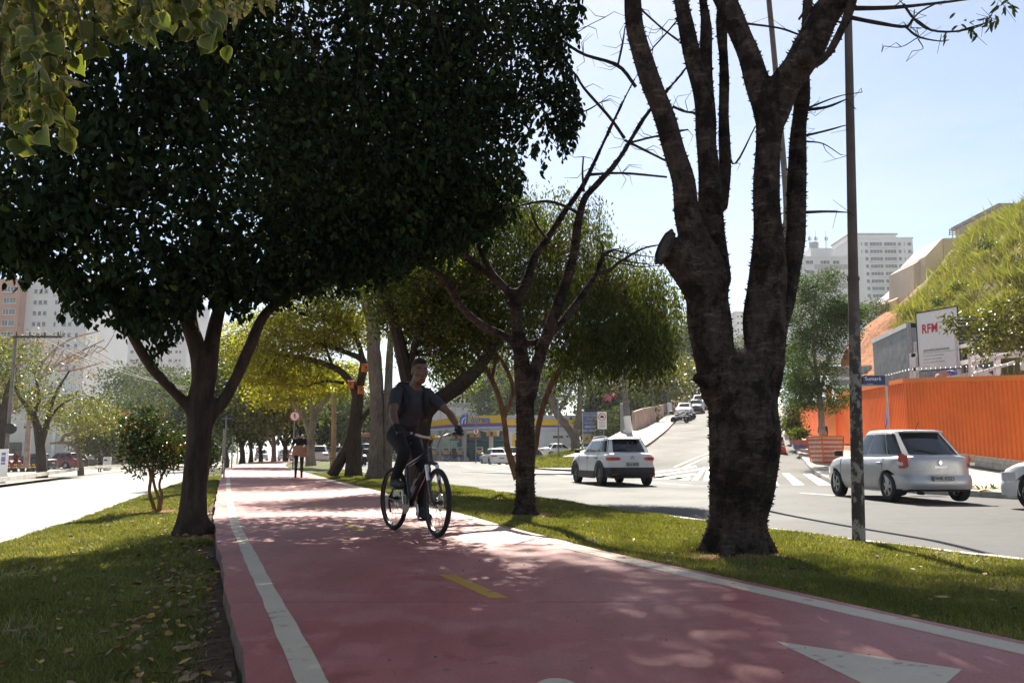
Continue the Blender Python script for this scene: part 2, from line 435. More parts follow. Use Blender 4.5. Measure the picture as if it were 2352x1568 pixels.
# ---- bike path: cast slabs with painted markings
path = thing('bike_path', 'red painted bike path curving away between two grass verges', None); path['kind'] = 'structure'; del_cat = None
def path_sheet(name, y0, y1, lf, rf, dz, mat, parent, nx=3, lip=.14):
    ys = np.unique(np.concatenate([[y0], YS[(YS > y0) & (YS < y1)], [y1]]))
    t = np.linspace(0, 1, nx); V = []; Fq = []; W = nx + 2
    for y in ys:
        l, r = float(lf(y)), float(rf(y)); z = float(zp(y)) + dz
        V.append((l, y, z - lip))
        for k in t: V.append((l * (1 - k) + r * k, y, z))
        V.append((r, y, z - lip))
    for i in range(len(ys) - 1):
        for j in range(W - 1):
            a = i * W + j; Fq.append((a, a + 1, a + W + 1, a + W))
    n = len(V); Fq.append(tuple(range(W - 1, -1, -1))); Fq.append(tuple(range(n - W, n)))
    me = np_mesh(name, V, Fq)
    if isinstance(mat, list): me.polygons.foreach_set('material_index', [1 if (k < (len(ys) - 1) * (W - 1) and k % (W - 1) in (0, W - 2)) else 0 for k in range(len(Fq))])
    return link(name, me, mat, parent)
wob = lambda Y: .010 * np.sin(Y * 2.1) + .006 * np.sin(Y * 5.3 + 1) + .004 * np.sin(Y * 13.7)
edges = [-12, -6, -.5, 4.9, 9.72, 15.1, 20.6, 26, 32, 38, 44, 50, 56, 62, 70, 80, 100, 149]
for a, b in zip(edges[:-1], edges[1:]):
    s = path_sheet('path_slab', a + .004, b - .004, lambda Y: LE(Y) + wob(Y), lambda Y: RE(Y) + wob(Y + 40) * .8, 0, [M_PATH, pm('stained kerb side', (.15, .10, .085), .9, .35, 4, bmp=.4)], path)
def marking(name, y0, y1, lf, rf, mat, dz=.004):
    return path_sheet(name, y0, y1, lf, rf, dz, mat, path, 2, .006)
w2 = lambda Y: .004 * np.sin(Y * 9) + .003 * np.sin(Y * 23)
marking('edge_line', -12, 149, lambda Y: WL(Y) + w2(Y), lambda Y: WL(Y) + .115 + w2(Y + 7), M_WHITE)
marking('edge_line', -12, 149, lambda Y: WR(Y) + w2(Y + 3), lambda Y: WR(Y) + .175 + w2(Y + 11), M_WHITE)
cen = lambda Y: WL(Y) * .47 + WR(Y) * .53 - .16
for y0 in (5.02, 9.35, 13.6, 18.0, 22.4, 26.8, 31.2, 36, 41, 46, 51):
    marking('centre_dash', y0, y0 + .95, lambda Y: cen(Y) - .055 - (.05 if Y < 8 else 0), lambda Y: cen(Y) + .055 - (.05 if Y < 8 else 0), M_YELLOW)
def flat_poly(name, pts, z, mat, parent, t=.004):
    return MB().slab([(x, y, z) for x, y in pts], (0, 0, t)).build(name, mat, parent)
flat_poly('lane_arrow', [(1.175, 3.875), (1.30, 3.0), (1.42, 3.09), (1.50, 2.55), (1.60, 2.58), (1.56, 3.16), (1.74, 3.38)], .001, M_WHITE, path)
flat_poly('painted_mark', [(.16 + .09 * math.cos(a), 3.06 + .19 * math.sin(a)) for a in np.linspace(0, math.pi, 12)] + [(.07, 2.6), (.25, 2.6)], .001, M_WHITE, path)

# ---- verges
def hn(X, Y, s=1.0):
    return (.022 * np.sin(X * 1.9 * s + 1.3) * np.cos(Y * 1.3 * s) + .014 * np.sin(X * 4.1 * s + Y * 3.3 * s) + .008 * np.sin(X * 9.7 + 2 * Y))
def z_right(X, Y, t=None):
    l, r = RE(Y), KR(Y) - .14
    t = np.clip((X - l) / (r - l), 0, 1)
    return zp(Y) - .035 - .075 * t ** 1.3 + hn(X, Y) * np.clip(np.minimum(t, 1 - t) * 6, 0, 1)
def z_left(X, Y, t=None):
    l, r = KL(Y) + .14, LE(Y)
    t = np.clip((X - l) / (r - l), 0, 1)
    return (.3 * zp(Y) - .24) * (1 - t ** .8) + (zp(Y) - .11) * t ** .8 + hn(X, Y) * np.clip(np.minimum(t, 1 - t) * 6, 0, 1)
verge_r = sheet('grass_verge', YS, lambda Y: RE(Y) - .06, lambda Y: KR(Y) - .13, 26, z_right, M_LAWN, label='long grass verge between the red bike path and the wide avenue')
verge_l = sheet('grass_verge', YS, lambda Y: KL(Y) + .13, lambda Y: LE(Y) + .06, 26, z_left, M_LAWN, label='grass verge sloping from the red path down to the bright road')

# ---- roads
avenue = sheet('avenue_road', YS, lambda Y: KR(Y) - .05, lambda Y: KRF(Y) + .05, 12, lambda X, Y, t: zp(Y) - .22 + .03 * np.sin(np.pi * t), M_ROAD)
left_road = sheet('far_side_road', YS, lambda Y: KLF(Y) - .05, lambda Y: KL(Y) + .05, 10, lambda X, Y, t: (-.60) * (1 - t) + (.3 * zp(Y) - .32) * t, M_ROADL)
def kerb(fx, z0, y0, y1, step, label, w=.13, h=.2, zk=1.0):
    k = thing('kerb', label, None); k['kind'] = 'structure'
    y = y0
    while y < y1:
        e = min(y + step, y1); a = Vector((float(fx(y)), y, float(zp(y)) * zk + z0)); b = Vector((float(fx(e)), e, float(zp(e)) * zk + z0))
        d = (b - a); g_ = d.normalized() * .004; n_ = Vector((d.y, -d.x, 0)).normalized() * w / 2; dz = random.uniform(-.008, .008)
        a2, b2 = a + g_, b - g_; up = Vector((0, 0, dz))
        MB().slab([a2 - n_ + up, a2 + n_ + up, b2 + n_ + up, b2 - n_ + up], (0, 0, -h)).build('kerb_stone', M_KERB, k)
        y = e
        if y > 45: step = 6
    return k
kerb(lambda Y: KR(Y) - .07, -.095, -10, 110, 1.0, 'pale kerb between the grass verge and the wide avenue')
kerb(lambda Y: KL(Y) + .07, -.225, -6, 110, 1.0, 'pale kerb between the grass verge and the bright road', zk=.3)
kerb(lambda Y: KLF(Y) - .07, -.30, -4, 110, 2.0, 'low kerb along the parking forecourt across the bright road')
# lane dashes on the avenue
def road_mark(y0, y1, off, w=.12, parent=avenue, name='lane_dash', mat=M_RWHITE, base=KR, z0=-.195):
    V = []
    ys = np.linspace(y0, y1, 4); m = MB(); pts_l = [(float(base(y)) + off - w / 2, y, float(zp(y)) + z0) for y in ys]; pts_r = [(float(base(y)) + off + w / 2, y, float(zp(y)) + z0) for y in ys]
    for i in range(3): m.quad(pts_l[i], pts_r[i], pts_r[i + 1], pts_l[i + 1])
    return m.build(name, mat, parent)
for off in (4.6, 8.35):
    for y0 in np.arange(3.2 if off < 5 else 1.6, 74, 8.6): road_mark(y0, y0 + 3.6, off)
# ---- side street
LK = [(KRF(43.2), 43.2), (5.7, 45.5), (7.9, 51), (10.9, 62), (15.4, 80), (22.3, 105), (27.7, 120), (38, 150), (60, 210)]
RK = [(KRF(23.0), 23.0), (11.3, 30), (13.2, 38), (17.0, 52), (20.4, 65), (25.5, 85), (31.5, 110), (36.5, 124), (47, 154), (69, 212)]
LK = catmull([(float(a), b) for a, b in LK], 60); RK = catmull([(float(a), b) for a, b in RK], 60)
def ruled(name, A, B, zf, n, mat, kind='structure', parent=None):
    t = np.linspace(0, 1, n)[None, :, None]; G = A[:, None, :2] * (1 - t) + B[:, None, :2] * t
    Z = zf(G[..., 0], G[..., 1], t[..., 0] + 0 * G[..., 0])
    V = np.concatenate([G, Z[..., None]], -1).reshape(-1, 3); m = len(A)
    i, j = np.meshgrid(np.arange(m - 1), np.arange(n - 1), indexing='ij'); a = (i * n + j).ravel()
    o = link(name, np_mesh(name, V, np.stack([a, a + 1, a + n + 1, a + n], 1), True), mat, parent)
    if kind and parent is None: o['kind'] = kind
    return o
street = ruled('side_street', LK, RK, lambda X, Y, t: zs(X, Y) + .015, 14, M_STREET)
def street_hit(px, py, dz=.02):
    for d in np.arange(20, 200, .05):
        p = P(px, py, d)
        if p.z <= float(zs(p.x, p.y)) + dz: return p
    return p
def street_poly(name, pts, mat):
    ps = [street_hit(*p) for p in pts]; n = len(ps)
    c = [Vector((p.x, p.y, float(zs(p.x, p.y)) + .026)) for p in ps]
    # subdivide towards the far edge so that it follows the slope
    m = MB(); K = 6
    a0, b0, b1, a1 = c
    for i in range(K):
        q = []
        for (s_, e_, k) in ((a0, a1, i), (b0, b1, i), (b0, b1, i + 1), (a0, a1, i + 1)):
            v = s_.lerp(e_, k / K); v.z = float(zs(v.x, v.y)) + .026; q.append(v)
        m.quad(*q)
    return m.build(name, mat, street)
for q in ([(1797, 1087), (1812, 1087), (1848, 1113), (1822, 1114)], [(1845, 1088), (1864, 1088), (1909, 1114), (1880, 1114)], [(1750, 1087), (1768, 1087), (1790, 1114), (1764, 1114)], [(1700, 1087), (1718, 1087), (1730, 1114), (1702, 1114)]):
    street_poly('crosswalk_bar', q, M_RWHITE)
for q in ([(1501, 1083), (1501, 1086), (1600, 1072), (1598, 1069)], [(1501, 1092), (1501, 1095), (1612, 1078), (1609, 1075)], [(1501, 1100), (1503, 1104), (1600, 1090), (1597, 1086)], [(1510, 1111), (1518, 1115), (1588, 1099), (1583, 1095)],
          [(1577, 1111), (1592, 1113), (1622, 1073), (1615, 1073)], [(1614, 1108), (1640, 1110), (1638, 1072), (1625, 1072)]):
    street_poly('hatch_bar', q, M_RWHITE)
for q in ([(1545, 1073), (1552, 1073), (1628, 1040), (1624, 1040)], [(1552, 1079), (1560, 1079), (1632, 1047), (1628, 1047)]):
    street_poly('yellow_line', q, M_RYELL)
# pavement beyond the avenue: left of the side street (station forecourt) and right of it
FB = catmull([(22, 4, -.05), (19.2, 18, .02), (17.75, 29, .19), (17.2, 36.6, .8), (19.9, 52, 1.3), (24.5, 70, 2.6), (30.7, 94, 4.4), (44, 126, 8)], 70)
ka = np.array([(float(KRF(y)), y) for y in np.linspace(-8, 22.5, 16)]); RB = np.vstack([ka, RK[1:40]])
fb = np.vstack([np.array([(24 + (4 - y) * .2, y, -.05) for y in np.linspace(-8, 3, 5)]), FB])
tt = np.linspace(0, 1, len(RB)); ff = np.stack([np.interp(tt, np.linspace(0, 1, len(fb)), fb[:, k]) for k in range(3)], 1)
def z_side(X, Y, t): 
    zk = np.where(RB[:, 1:2] < 22.6, zp(RB[:, 1:2]) - .07, zs(RB[:, 0:1], RB[:, 1:2]) + .14); zk = np.maximum(zk, -.07)
    return zk * (1 - t) + (ff[:, 2:3] + .0) * t
pave_r = ruled('sidewalk', RB, ff, z_side, 8, M_PAVE)
sk = thing('kerb', 'dusty kerb round the street corner below the orange hoarding', None); sk['kind'] = 'structure'
for i in range(len(RB) - 1):
    a, b = RB[i], RB[i + 1]
    za, zb = [float(max(-.06, (zp(q[1]) - .07) if q[1] < 22.6 else zs(*q) + .15)) for q in (a, b)]
    A, B = Vector((a[0], a[1], za)), Vector((b[0], b[1], zb)); n_ = Vector((-(B - A).y, (B - A).x, 0)).normalized() * .07
    if (B - A).length > .05: MB().slab([A - n_, A + n_, B + n_, B - n_], (0, 0, -.3)).build('kerb_stone', M_KERB if i % 5 else M_CONC, sk)
# forecourt left of the street and parking forecourt across the left road
fore = ruled('forecourt', np.array([(float(KRF(y)), y) for y in np.linspace(42, 150, 30)]), np.stack([np.interp(np.linspace(42, 150, 30), LK[:, 1], LK[:, 0]) + np.where(np.linspace(42, 150, 30) < 44, -1.0, -1.4), np.linspace(42, 150, 30)], 1),
             lambda X, Y, t: np.where(t < .98, np.minimum(.12, zp(Y) - .2 + .12), np.minimum(.12, zs(X, Y))) , 10, M_PAVE)
lot = sheet('parking_forecourt', YS[::3], lambda Y: KLF(Y) - 60, lambda Y: KLF(Y) - .12, 4, lambda X, Y, t: -.49 + 0 * t * Y, M_PAVE)
# ============================================================ TREES
def m_bark(name, dark, light, stretch=(9, 9, 1.6), bands=False, scale=3.0, bs=.9):
    m, N, L, out = nodes_of(name)
    a = noise(N, L, scale, 8, .68, stretch=stretch); f = noise(N, L, 45, 4, .7); big = noise(N, L, 1.1, 4, .6)
    c = ramp(N, L, a, [(.32, dark), (.66, light)])
    c = mix(N, L, .6, c, ramp(N, L, big, [(.3, .45), (.68, 1.35)]), 'MULTIPLY')
    if bands:   # pale horizontal weathering stripes of the thorny bark
        b = noise(N, L, 3.6, 8, .74, stretch=(1.6, 1.6, 7.0))
        c = mix(N, L, ramp(N, L, b, [(.53, 0.0), (.68, .6)]), c, tuple(min(1, x * 2.5) for x in light))
        c = mix(N, L, ramp(N, L, noise(N, L, 3.2, 7, .7), [(.48, 0.0), (.56, .85)]), c, tuple(x * .5 for x in dark))
    c = mix(N, L, .5, c, ramp(N, L, f, [(.3, .6), (.7, 1.3)]), 'MULTIPLY')
    bsdf(N, L, out, c, .92, .12, 0, bump(N, L, mix(N, L, .4, a, f), bs, .03)); MATS[name] = m; return m
B_FICUS = m_bark('smooth brown bark', (.034, .025, .020), (.085, .062, .049), scale=1.6, bs=.5)
B_THORN = m_bark('thorny striped bark', (.026, .020, .017), (.078, .060, .048), bands=True, stretch=(6, 6, 2.2))
B_DARK = m_bark('dark rough bark', (.030, .024, .020), (.085, .068, .052))
B_GREY = m_bark('grey brown bark', (.095, .075, .06), (.23, .19, .155), scale=2.4)
B_RED = m_bark('orange brown bark', (.11, .055, .03), (.27, .155, .085), scale=2.2, bs=.5)
B_PALE = m_bark('pale bark', (.16, .13, .10), (.34, .29, .235), scale=2.2, bs=.5)
L_FICUS = leaf_mat('dark ficus leaf', (.009, .020, .007), (.018, .040, .012), .30, hue2=(.07, .10, .02), gloss=.6, spec=.16)
L_VAR = leaf_mat('variegated ficus leaf', (.055, .082, .022), (.125, .165, .045), .45, edge=(.40, .33, .16), gloss=.45)
L_WEEP = leaf_mat('weeping leaf', (.028, .042, .010), (.100, .130, .024), .55, hue2=(.17, .16, .03))
L_YEL = leaf_mat('yellow green leaf', (.12, .14, .014), (.34, .34, .03), .62, hue2=(.48, .42, .05))
L_MID = leaf_mat('mid green leaf', (.030, .052, .012), (.115, .150, .026), .55, hue2=(.28, .24, .03))
L_FAR = leaf_mat('far leaf', (.030, .046, .018), (.080, .105, .036), .42, gloss=.75)
L_FARY = leaf_mat('far yellow leaf', (.07, .085, .018), (.17, .18, .04), .45, hue2=(.32, .22, .05))
L_SHRUB = leaf_mat('glossy shrub leaf', (.022, .046, .012), (.065, .105, .026), .3, hue2=(.30, .10, .07), gloss=.22)
L_BLUE = leaf_mat('fresh feathery leaf', (.026, .056, .014), (.085, .140, .030), .5, gloss=.65)
L_OCHRE = leaf_mat('ochre seed pod leaf', (.05, .065, .016), (.15, .15, .04), .35, hue2=(.33, .22, .13))

LEAF6 = np.array([(0, 0, 0), (.26, .42, .06), (.66, .36, .05), (1, 0, -.04), (.66, -.36, .05), (.26, -.42, .06)])
LEAF4 = np.array([(0, 0, 0), (.45, .5, .05), (1, 0, 0), (.45, -.5, .05)])
def leaf_mesh(name, C, length, width, droop=.6, detail=False, flat=.0, jitter=.35, var=None, out=None):
    """one mesh of leaf faces at centres C; tips hang down by droop; flat -> blades lie level"""
    n = len(C); T = LEAF6 if detail else LEAF4; k = len(T)
    a = RNG.normal(size=(n, 3)); a[:, 2] *= (1 - flat)
    if out is not None: a += out
    a /= np.linalg.norm(a, axis=1)[:, None]; a[:, 2] -= droop; a /= np.linalg.norm(a, axis=1)[:, None]
    u = RNG.normal(size=(n, 3)); u[:, 2] += flat * 3; b = np.cross(u, a); b /= np.linalg.norm(b, axis=1)[:, None] + 1e-9; nn = np.cross(a, b)
    ln = length * np.exp(RNG.normal(0, jitter * .5, n)); wd = width / length * ln
    V = (C[:, None, :] + a[:, None, :] * (T[None, :, 0:1] * ln[:, None, None]) + b[:, None, :] * (T[None, :, 1:2] * wd[:, None, None]) + nn[:, None, :] * (T[None, :, 2:3] * ln[:, None, None] * RNG.uniform(.3, 2.5, n)[:, None, None]))
    V = V.reshape(-1, 3); o = (np.arange(n) * k)[:, None]
    Q = np.stack([o + np.array([0, 1, 2, 3]), o + np.array([0, 3, 4, 5])], 1).reshape(-1, 4) if detail else np.concatenate([o + np.array([0, 1, 2, 3])])
    me = np_mesh(name, V, Q)
    v = RNG.beta(1.6, 2.2, n) if var is None else var
    fattr(me, 'var', np.repeat(v, 2) if detail else v)
    return me
def ell(px, py, d, rx, ry, rd):
    c = P(px, py, d); k = d / F
    return (np.array(c), np.array((rx * k, rd, ry * k)))
def clumps(ells, n, inner=.35):
    w = np.array([np.prod(r) ** (2 / 3) for _, r in ells]); w /= w.sum(); out = []
    for (c, r), k in zip(ells, RNG.multinomial(n, w)):
        q = RNG.normal(size=(k, 3)); q /= np.linalg.norm(q, axis=1)[:, None]
        out.append(c + q * r * (inner + (1 - inner) * RNG.random(k) ** .45)[:, None])
    return np.concatenate(out)
def crown(ells, ncl, per, sig, length, width, mat, parent, droop=.6, detail=False, flat=0, inner=.35, keep=None, squash=.7, name='crown', strand=0):
    cl = clumps(ells, ncl, inner)
    C = np.repeat(cl, per, 0) + RNG.normal(size=(ncl * per, 3)) * np.array([sig, sig, sig * squash])
    if strand:   # hanging strands: leaves strung below the clump centre
        C[:, 2] -= RNG.random(len(C)) * strand; C[:, :2] = np.repeat(cl, per, 0)[:, :2] + RNG.normal(size=(len(C), 2)) * sig * .45
    tone = np.repeat(RNG.normal(0, .16, ncl), per); v = np.clip(RNG.beta(1.6, 2.2, len(C)) + tone, 0, 1)
    if keep is not None: k = keep(C); C = C[k]; v = v[k]
    return link(name, leaf_mesh(name, C, length, width, droop, detail, flat, var=v), mat, parent), cl
def branch_pts(pts, n=None):
    """pts: (px, py, depth, width in px) -> smooth world points + radii"""
    w = np.array([list(P(p[0], p[1], p[2])) + [p[3] * p[2] / F / 2] for p in pts]); n = n or max(4, len(pts) * 3)
    q = catmull(w, n); return q[:, :3], np.maximum(q[:, 3], .003)
def limbs(m, chains, seg=8, jit=.05):
    for ch in chains:
        p, r = branch_pts(ch); r = r * (1 + RNG.normal(0, jit, len(r)))
        m.tube([Vector(x) for x in p], list(r), seg)
def twigs_to(m, src, targets, r0=.012, seg=4, sag=.1):
    """thin twigs from the nearest skeleton point to given points"""
    for t in targets:
        i = np.argmin(((src - t) ** 2).sum(1)); a = src[i]
        mid = (a + t) / 2 + RNG.normal(0, .06, 3) * np.linalg.norm(t - a) + np.array([0, 0, sag * np.linalg.norm(t - a)])
        q = catmull([a, mid, t], 5); m.tube([Vector(x) for x in q], list(np.linspace(r0, r0 * .25, 5)), seg, False)
def sdf_tree(chains, res, blend, bark, parent, lump=.02, name='trunk', flare=None):
    prims = []; sk = []
    for ch in chains:
        p, r = branch_pts(ch, len(ch) * 4); sk.append(p)
        prims.append(('g', [(p[i], p[i + 1], r[i], r[i + 1]) for i in range(len(p) - 1)], 0))
    if flare: prims += flare
    def disp(ax):
        x, y, z = np.meshgrid(*ax, indexing='ij')
        return (lump * (np.sin(x * 11 + 2 * np.sin(z * 3)) * np.sin(y * 13 + z * 2.1) * .6 + .5 * np.sin(z * 7 + 3 * x) * np.sin(x * 17 - y * 9))).astype(np.float32)
    V, Q, _ = sdf_mesh(prims, res, blend, disp)
    o = link(name, np_mesh(name, V, Q, True), bark, parent)
    return o, np.concatenate(sk), V, Q
def thorns(V, Q, n, parent, mat, zmin=-1, ln=(.016, .04), base=.011):
    A = V[Q]; c = A.mean(1); nr = np.cross(A[:, 2] - A[:, 0], A[:, 3] - A[:, 1]); ar = np.linalg.norm(nr, axis=1); nr /= ar[:, None] + 1e-12
    pr = ar * (c[:, 2] > zmin); idx = RNG.choice(len(Q), n, p=pr / pr.sum()); c = c[idx] + RNG.normal(0, .004, (n, 3)); nr = nr[idx]
    # outward check against neighbours' centroid is not needed: sdf faces point outwards
    t = np.cross(nr, np.array([.3, .5, .8])); t /= np.linalg.norm(t, axis=1)[:, None]; b = np.cross(nr, t)
    L = RNG.uniform(*ln, n)[:, None]; bs = base * RNG.uniform(.7, 1.4, n)[:, None]
    up = np.array([0, 0, 1.]) * .3
    vs = np.stack([c + t * bs, c + b * bs, c - t * bs, c - b * bs, c + (nr + up) * L], 1) - nr[:, None] * .004
    o = (np.arange(n) * 5)[:, None, None]
    Fc = (o + np.array([[0, 1, 4], [1, 2, 4], [2, 3, 4], [3, 0, 4]])[None]).reshape(-1, 3)
    ob = link('thorns', np_mesh('thorns', vs.reshape(-1, 3), Fc), mat, parent); ob['kind'] = 'stuff'; return ob

# ---------------- dark ficus beside the path
t = thing('ficus_tree', 'big dark leafy tree with smooth forked trunk at the left edge of the path', 'tree', P(440, 1228, 10.1))
t.location = (0, 0, 0)
ch = [[(440, 1236, 10.1, 118), (441, 1205, 10.1, 92), (446, 1130, 10.1, 78), (452, 1040, 10.1, 72), (460, 960, 10.1, 82), (462, 900, 10.1, 70)],
      [(452, 955, 10.1, 40), (415, 915, 10.0, 32), (350, 845, 9.8, 32), (300, 765, 9.5, 30), (262, 690, 9.2, 26), (225, 600, 8.9, 20), (180, 500, 8.6, 14)],
      [(460, 930, 10.1, 52), (455, 820, 10.0, 52), (428, 735, 9.9, 46), (392, 660, 9.6, 30), (350, 590, 9.3, 20), (300, 480, 9.0, 14)],
      [(455, 800, 10.0, 46), (440, 720, 10.1, 34), (462, 620, 10.3, 22), (480, 500, 10.3, 14)],
      [(468, 930, 10.1, 52), (482, 830, 10.1, 54), (496, 740, 10.3, 44), (530, 640, 10.5, 30), (600, 520, 10.8, 20), (660, 380, 11, 12)],
      [(474, 965, 10.1, 46), (526, 900, 10.2, 38), (572, 800, 10.4, 38), (610, 720, 10.5, 32), (690, 655, 10.7, 28), (790, 585, 10.9, 22), (900, 480, 11.1, 15), (1050, 350, 11.2, 9)],
      [(690, 655, 10.7, 24), (760, 560, 10.5, 16), (800, 430, 10.3, 10)]]
fl = []
b0 = np.array(P(440, 1232, 10.1))
for ang in (20, 75, 140, 200, 255, 320):
    d_ = np.array([math.cos(R(ang)), math.sin(R(ang)), 0]); fl.append(('c', b0 + d_ * .08 + np.array([0, 0, .20]), b0 + d_ * (.30 + .08 * math.sin(ang)) - np.array([0, 0, .05]), .075, .03, 0))
ch = [[(a_, b_, c_, w_ * .71) for a_, b_, c_, w_ in q] for q in ch]
_, sk, V_, Q_ = sdf_tree(ch, .02, .05, B_FICUS, t, .006, flare=fl)
E1 = [ell(110, 350, 8.0, 260, 290, 1.2), ell(330, 400, 8.5, 250, 320, 1.2), ell(230, 120, 8.2, 300, 260, 1.4), ell(560, 300, 9.3, 270, 350, 1.4), ell(820, 330, 10.6, 260, 290, 1.9),
      ell(1040, 300, 11.0, 180, 240, 1.5), ell(1140, 130, 11.2, 210, 190, 1.5), ell(700, 20, 10.2, 420, 260, 2.4), ell(1000, -120, 11.3, 330, 220, 2.2), ell(400, -160, 8.5, 380, 240, 1.5),
      ell(340, 640, 8.9, 170, 120, .7), ell(740, 560, 10.6, 170, 90, .9), ell(80, 560, 8.0, 110, 90, .7), ell(960, 520, 10.9, 150, 90, 1.0), ell(1110, 430, 11.0, 110, 110, 1.0), ell(620, 640, 10.3, 120, 70, .9), ell(500, 620, 9.4, 120, 80, .7), ell(870, 600, 10.8, 90, 60, .8), ell(950, 400, 13.2, 210, 170, 1.3), ell(700, 380, 12.6, 220, 190, 1.3), ell(1000, 520, 13.0, 140, 60, .8), ell(880, 500, 15.2, 170, 110, 1.4), ell(770, 540, 14.6, 130, 110, 1.2), ell(1040, 470, 15.6, 140, 90, 1.2)]
LOW = np.interp(np.arange(0, 1400, 10), [0, 60, 130, 200, 260, 330, 400, 430, 470, 560, 620, 700, 800, 870, 930, 1000, 1070, 1130, 1200, 1206, 1230, 1290, 1345, 1400], [625, 640, 690, 750, 740, 780, 805, 700, 690, 735, 700, 700, 660, 665, 620, 600, 575, 560, 490, 350, 310, 300, 260, 240])
def to_px(C):
    zc = C[:, 2] - CAMH; f = C[:, 1] * _c + zc * _s; u = -C[:, 1] * _s + zc * _c
    return CX + F * C[:, 0] / f, CY - F * u / f
def keep1(C):
    """outline of the crown as it hangs: ragged lower hem and right side"""
    x, y = to_px(C); hem = np.interp(x, np.arange(0, 1400, 10), LOW) + 14 * np.sin(x * .05) + 10 * np.sin(x * .13 + 1) + RNG.normal(0, 9, len(x))
    rgt = np.interp(y, [-400, 0, 110, 200, 300, 340, 480], [1330, 1325, 1290, 1325, 1322, 1235, 1200]) + 20 * np.sin(y * .047) + 14 * np.sin(y * .11 + 2) + RNG.normal(0, 8, len(x))
    return (y < hem) & (x < rgt)
cr, cl = crown(E1, 3500, 26, .17, .092, .058, L_FICUS, t, droop=.9, detail=True, keep=keep1, inner=.3)
tm = MB(); kk = keep1(cl); twigs_to(tm, sk, cl[kk][::9], .012, 4, -.05); o = tm.build('twigs', B_FICUS, t); o['kind'] = 'stuff'
# pendulous sprays along the hem
Cs = []
for k in range(330):
    if k < 250: x = RNG.uniform(-40, 1210); y = np.interp(x, np.arange(0, 1400, 10), LOW) - RNG.uniform(45, 140)
    else: y = RNG.uniform(-30, 330); x = np.interp(y, [-400, 0, 110, 200, 300, 340, 480], [1330, 1325, 1290, 1325, 1322, 1235, 1200]) - RNG.uniform(-12, 70)
    d = np.interp(x, [0, 300, 700, 1100, 1340], [8.0, 8.7, 10.2, 11.0, 11.2]) + RNG.normal(0, .25); p = np.array(P(x, y, d)); L_ = RNG.uniform(.12, .42); n_ = int(10 + L_ * 40); dr = RNG.normal(0, .25, 2)
    f = RNG.random(n_); Cs.append(p + np.stack([dr[0] * f * L_ + RNG.normal(0, .035, n_), dr[1] * f * L_ + RNG.normal(0, .035, n_), -f * L_], 1))
link('hanging_sprays', leaf_mesh('hanging_sprays', np.concatenate(Cs), .09, .054, 1.5, True), L_FICUS, t)
# ---------------- thorny tree in the verge
t = thing('thorny_tree', 'massive thorny trunk forking into many upright limbs in the verge by the pole', 'tree')
D0 = 7.55
ch = [[(1697, 1292, D0, 158), (1697, 1250, D0, 140), (1697, 1183, D0, 134), (1706, 1090, D0, 160), (1708, 1000, D0, 168), (1706, 925, D0, 160), (1700, 860, D0, 130)],
      [(1660, 900, D0, 96), (1648, 849, D0, 100), (1630, 740, D0, 106), (1622, 667, D0, 104), (1620, 610, D0, 96), (1600, 560, D0 - .05, 84), (1578, 490, D0 - .1, 70), (1565, 400, D0 - .15, 62), (1524, 262, D0 - .2, 58), (1478, 135, D0 - .25, 52), (1456, 40, D0 - .3, 47), (1448, -80, D0 - .35, 42), (1440, -260, D0 - .4, 32)],
      [(1650, 640, D0 + .12, 74), (1640, 560, D0 + .15, 72), (1632, 469, D0 + .15, 66), (1625, 330, D0 + .18, 54), (1610, 208, D0 + .2, 48), (1576, 68, D0 + .25, 43), (1560, -40, D0 + .3, 36), (1530, -220, D0 + .35, 26)],
      [(1632, 330, D0 + .3, 36), (1626, 200, D0 + .35, 34), (1621, 80, D0 + .4, 32), (1610, -60, D0 + .45, 26), (1600, -260, D0 + .5, 18)],
      [(1654, 470, D0 + .3, 40), (1665, 400, D0 + .32, 34), (1664, 320, D0 + .35, 32), (1663, 200, D0 + .38, 29), (1659, 60, D0 + .42, 26), (1654, -100, D0 + .45, 20)],
      [(1740, 920, D0 - .02, 96), (1756, 849, D0 - .05, 92), (1756, 740, D0 - .05, 100), (1764, 606, D0 - .08, 94), (1762, 500, D0 - .1, 76), (1761, 400, D0 - .1, 71), (1765, 310, D0 - .1, 74), (1769, 250, D0 - .1, 90)],
      [(1766, 262, D0 - .1, 76), (1737, 182, D0 - .05, 64), (1702, 78, D0, 59), (1664, 0, D0 + .03, 56), (1620, -110, D0 + .08, 48), (1570, -260, D0 + .15, 34)],
      [(1772, 262, D0 - .1, 82), (1804, 196, D0 - .15, 88), (1852, 118, D0 - .2, 90), (1888, 50, D0 - .25, 84), (1926, -6, D0 - .3, 76), (1990, -110, D0 - .35, 60), (2060, -250, D0 - .4, 44)],
      [(1764, 880, D0, 64), (1776, 790, D0 + .03, 62), (1796, 700, D0 + .08, 60), (1815, 625, D0 + .15, 54), (1829, 530, D0 + .2, 50), (1828, 416, D0 + .25, 50), (1834, 312, D0 + .3, 44), (1840, 220, D0 + .35, 40), (1850, 90, D0 + .4, 34), (1862, -80, D0 + .45, 26), (1870, -260, D0 + .5, 18)],
      [(1850, 152, D0 - .3, 26), (1892, 136, D0 - .38, 26), (1932, 68, D0 - .42, 24), (1955, 8, D0 - .45, 20), (1985, -70, D0 - .5, 14)]]
fl = [('c', np.array(P(1618, 655, D0 - .03)), np.array(P(1560, 585, D0 - .12)), .21, .155, 0), ('c', np.array(P(1640, 880, D0 - .1)), np.array(P(1606, 868, D0 - .16)), .12, .055, 0), ('c', np.array(P(1852, 138, D0 - .34)), np.array(P(1849, 132, D0 - .42)), .075, .05, 0)]
b0 = np.array(P(1697, 1288, D0))
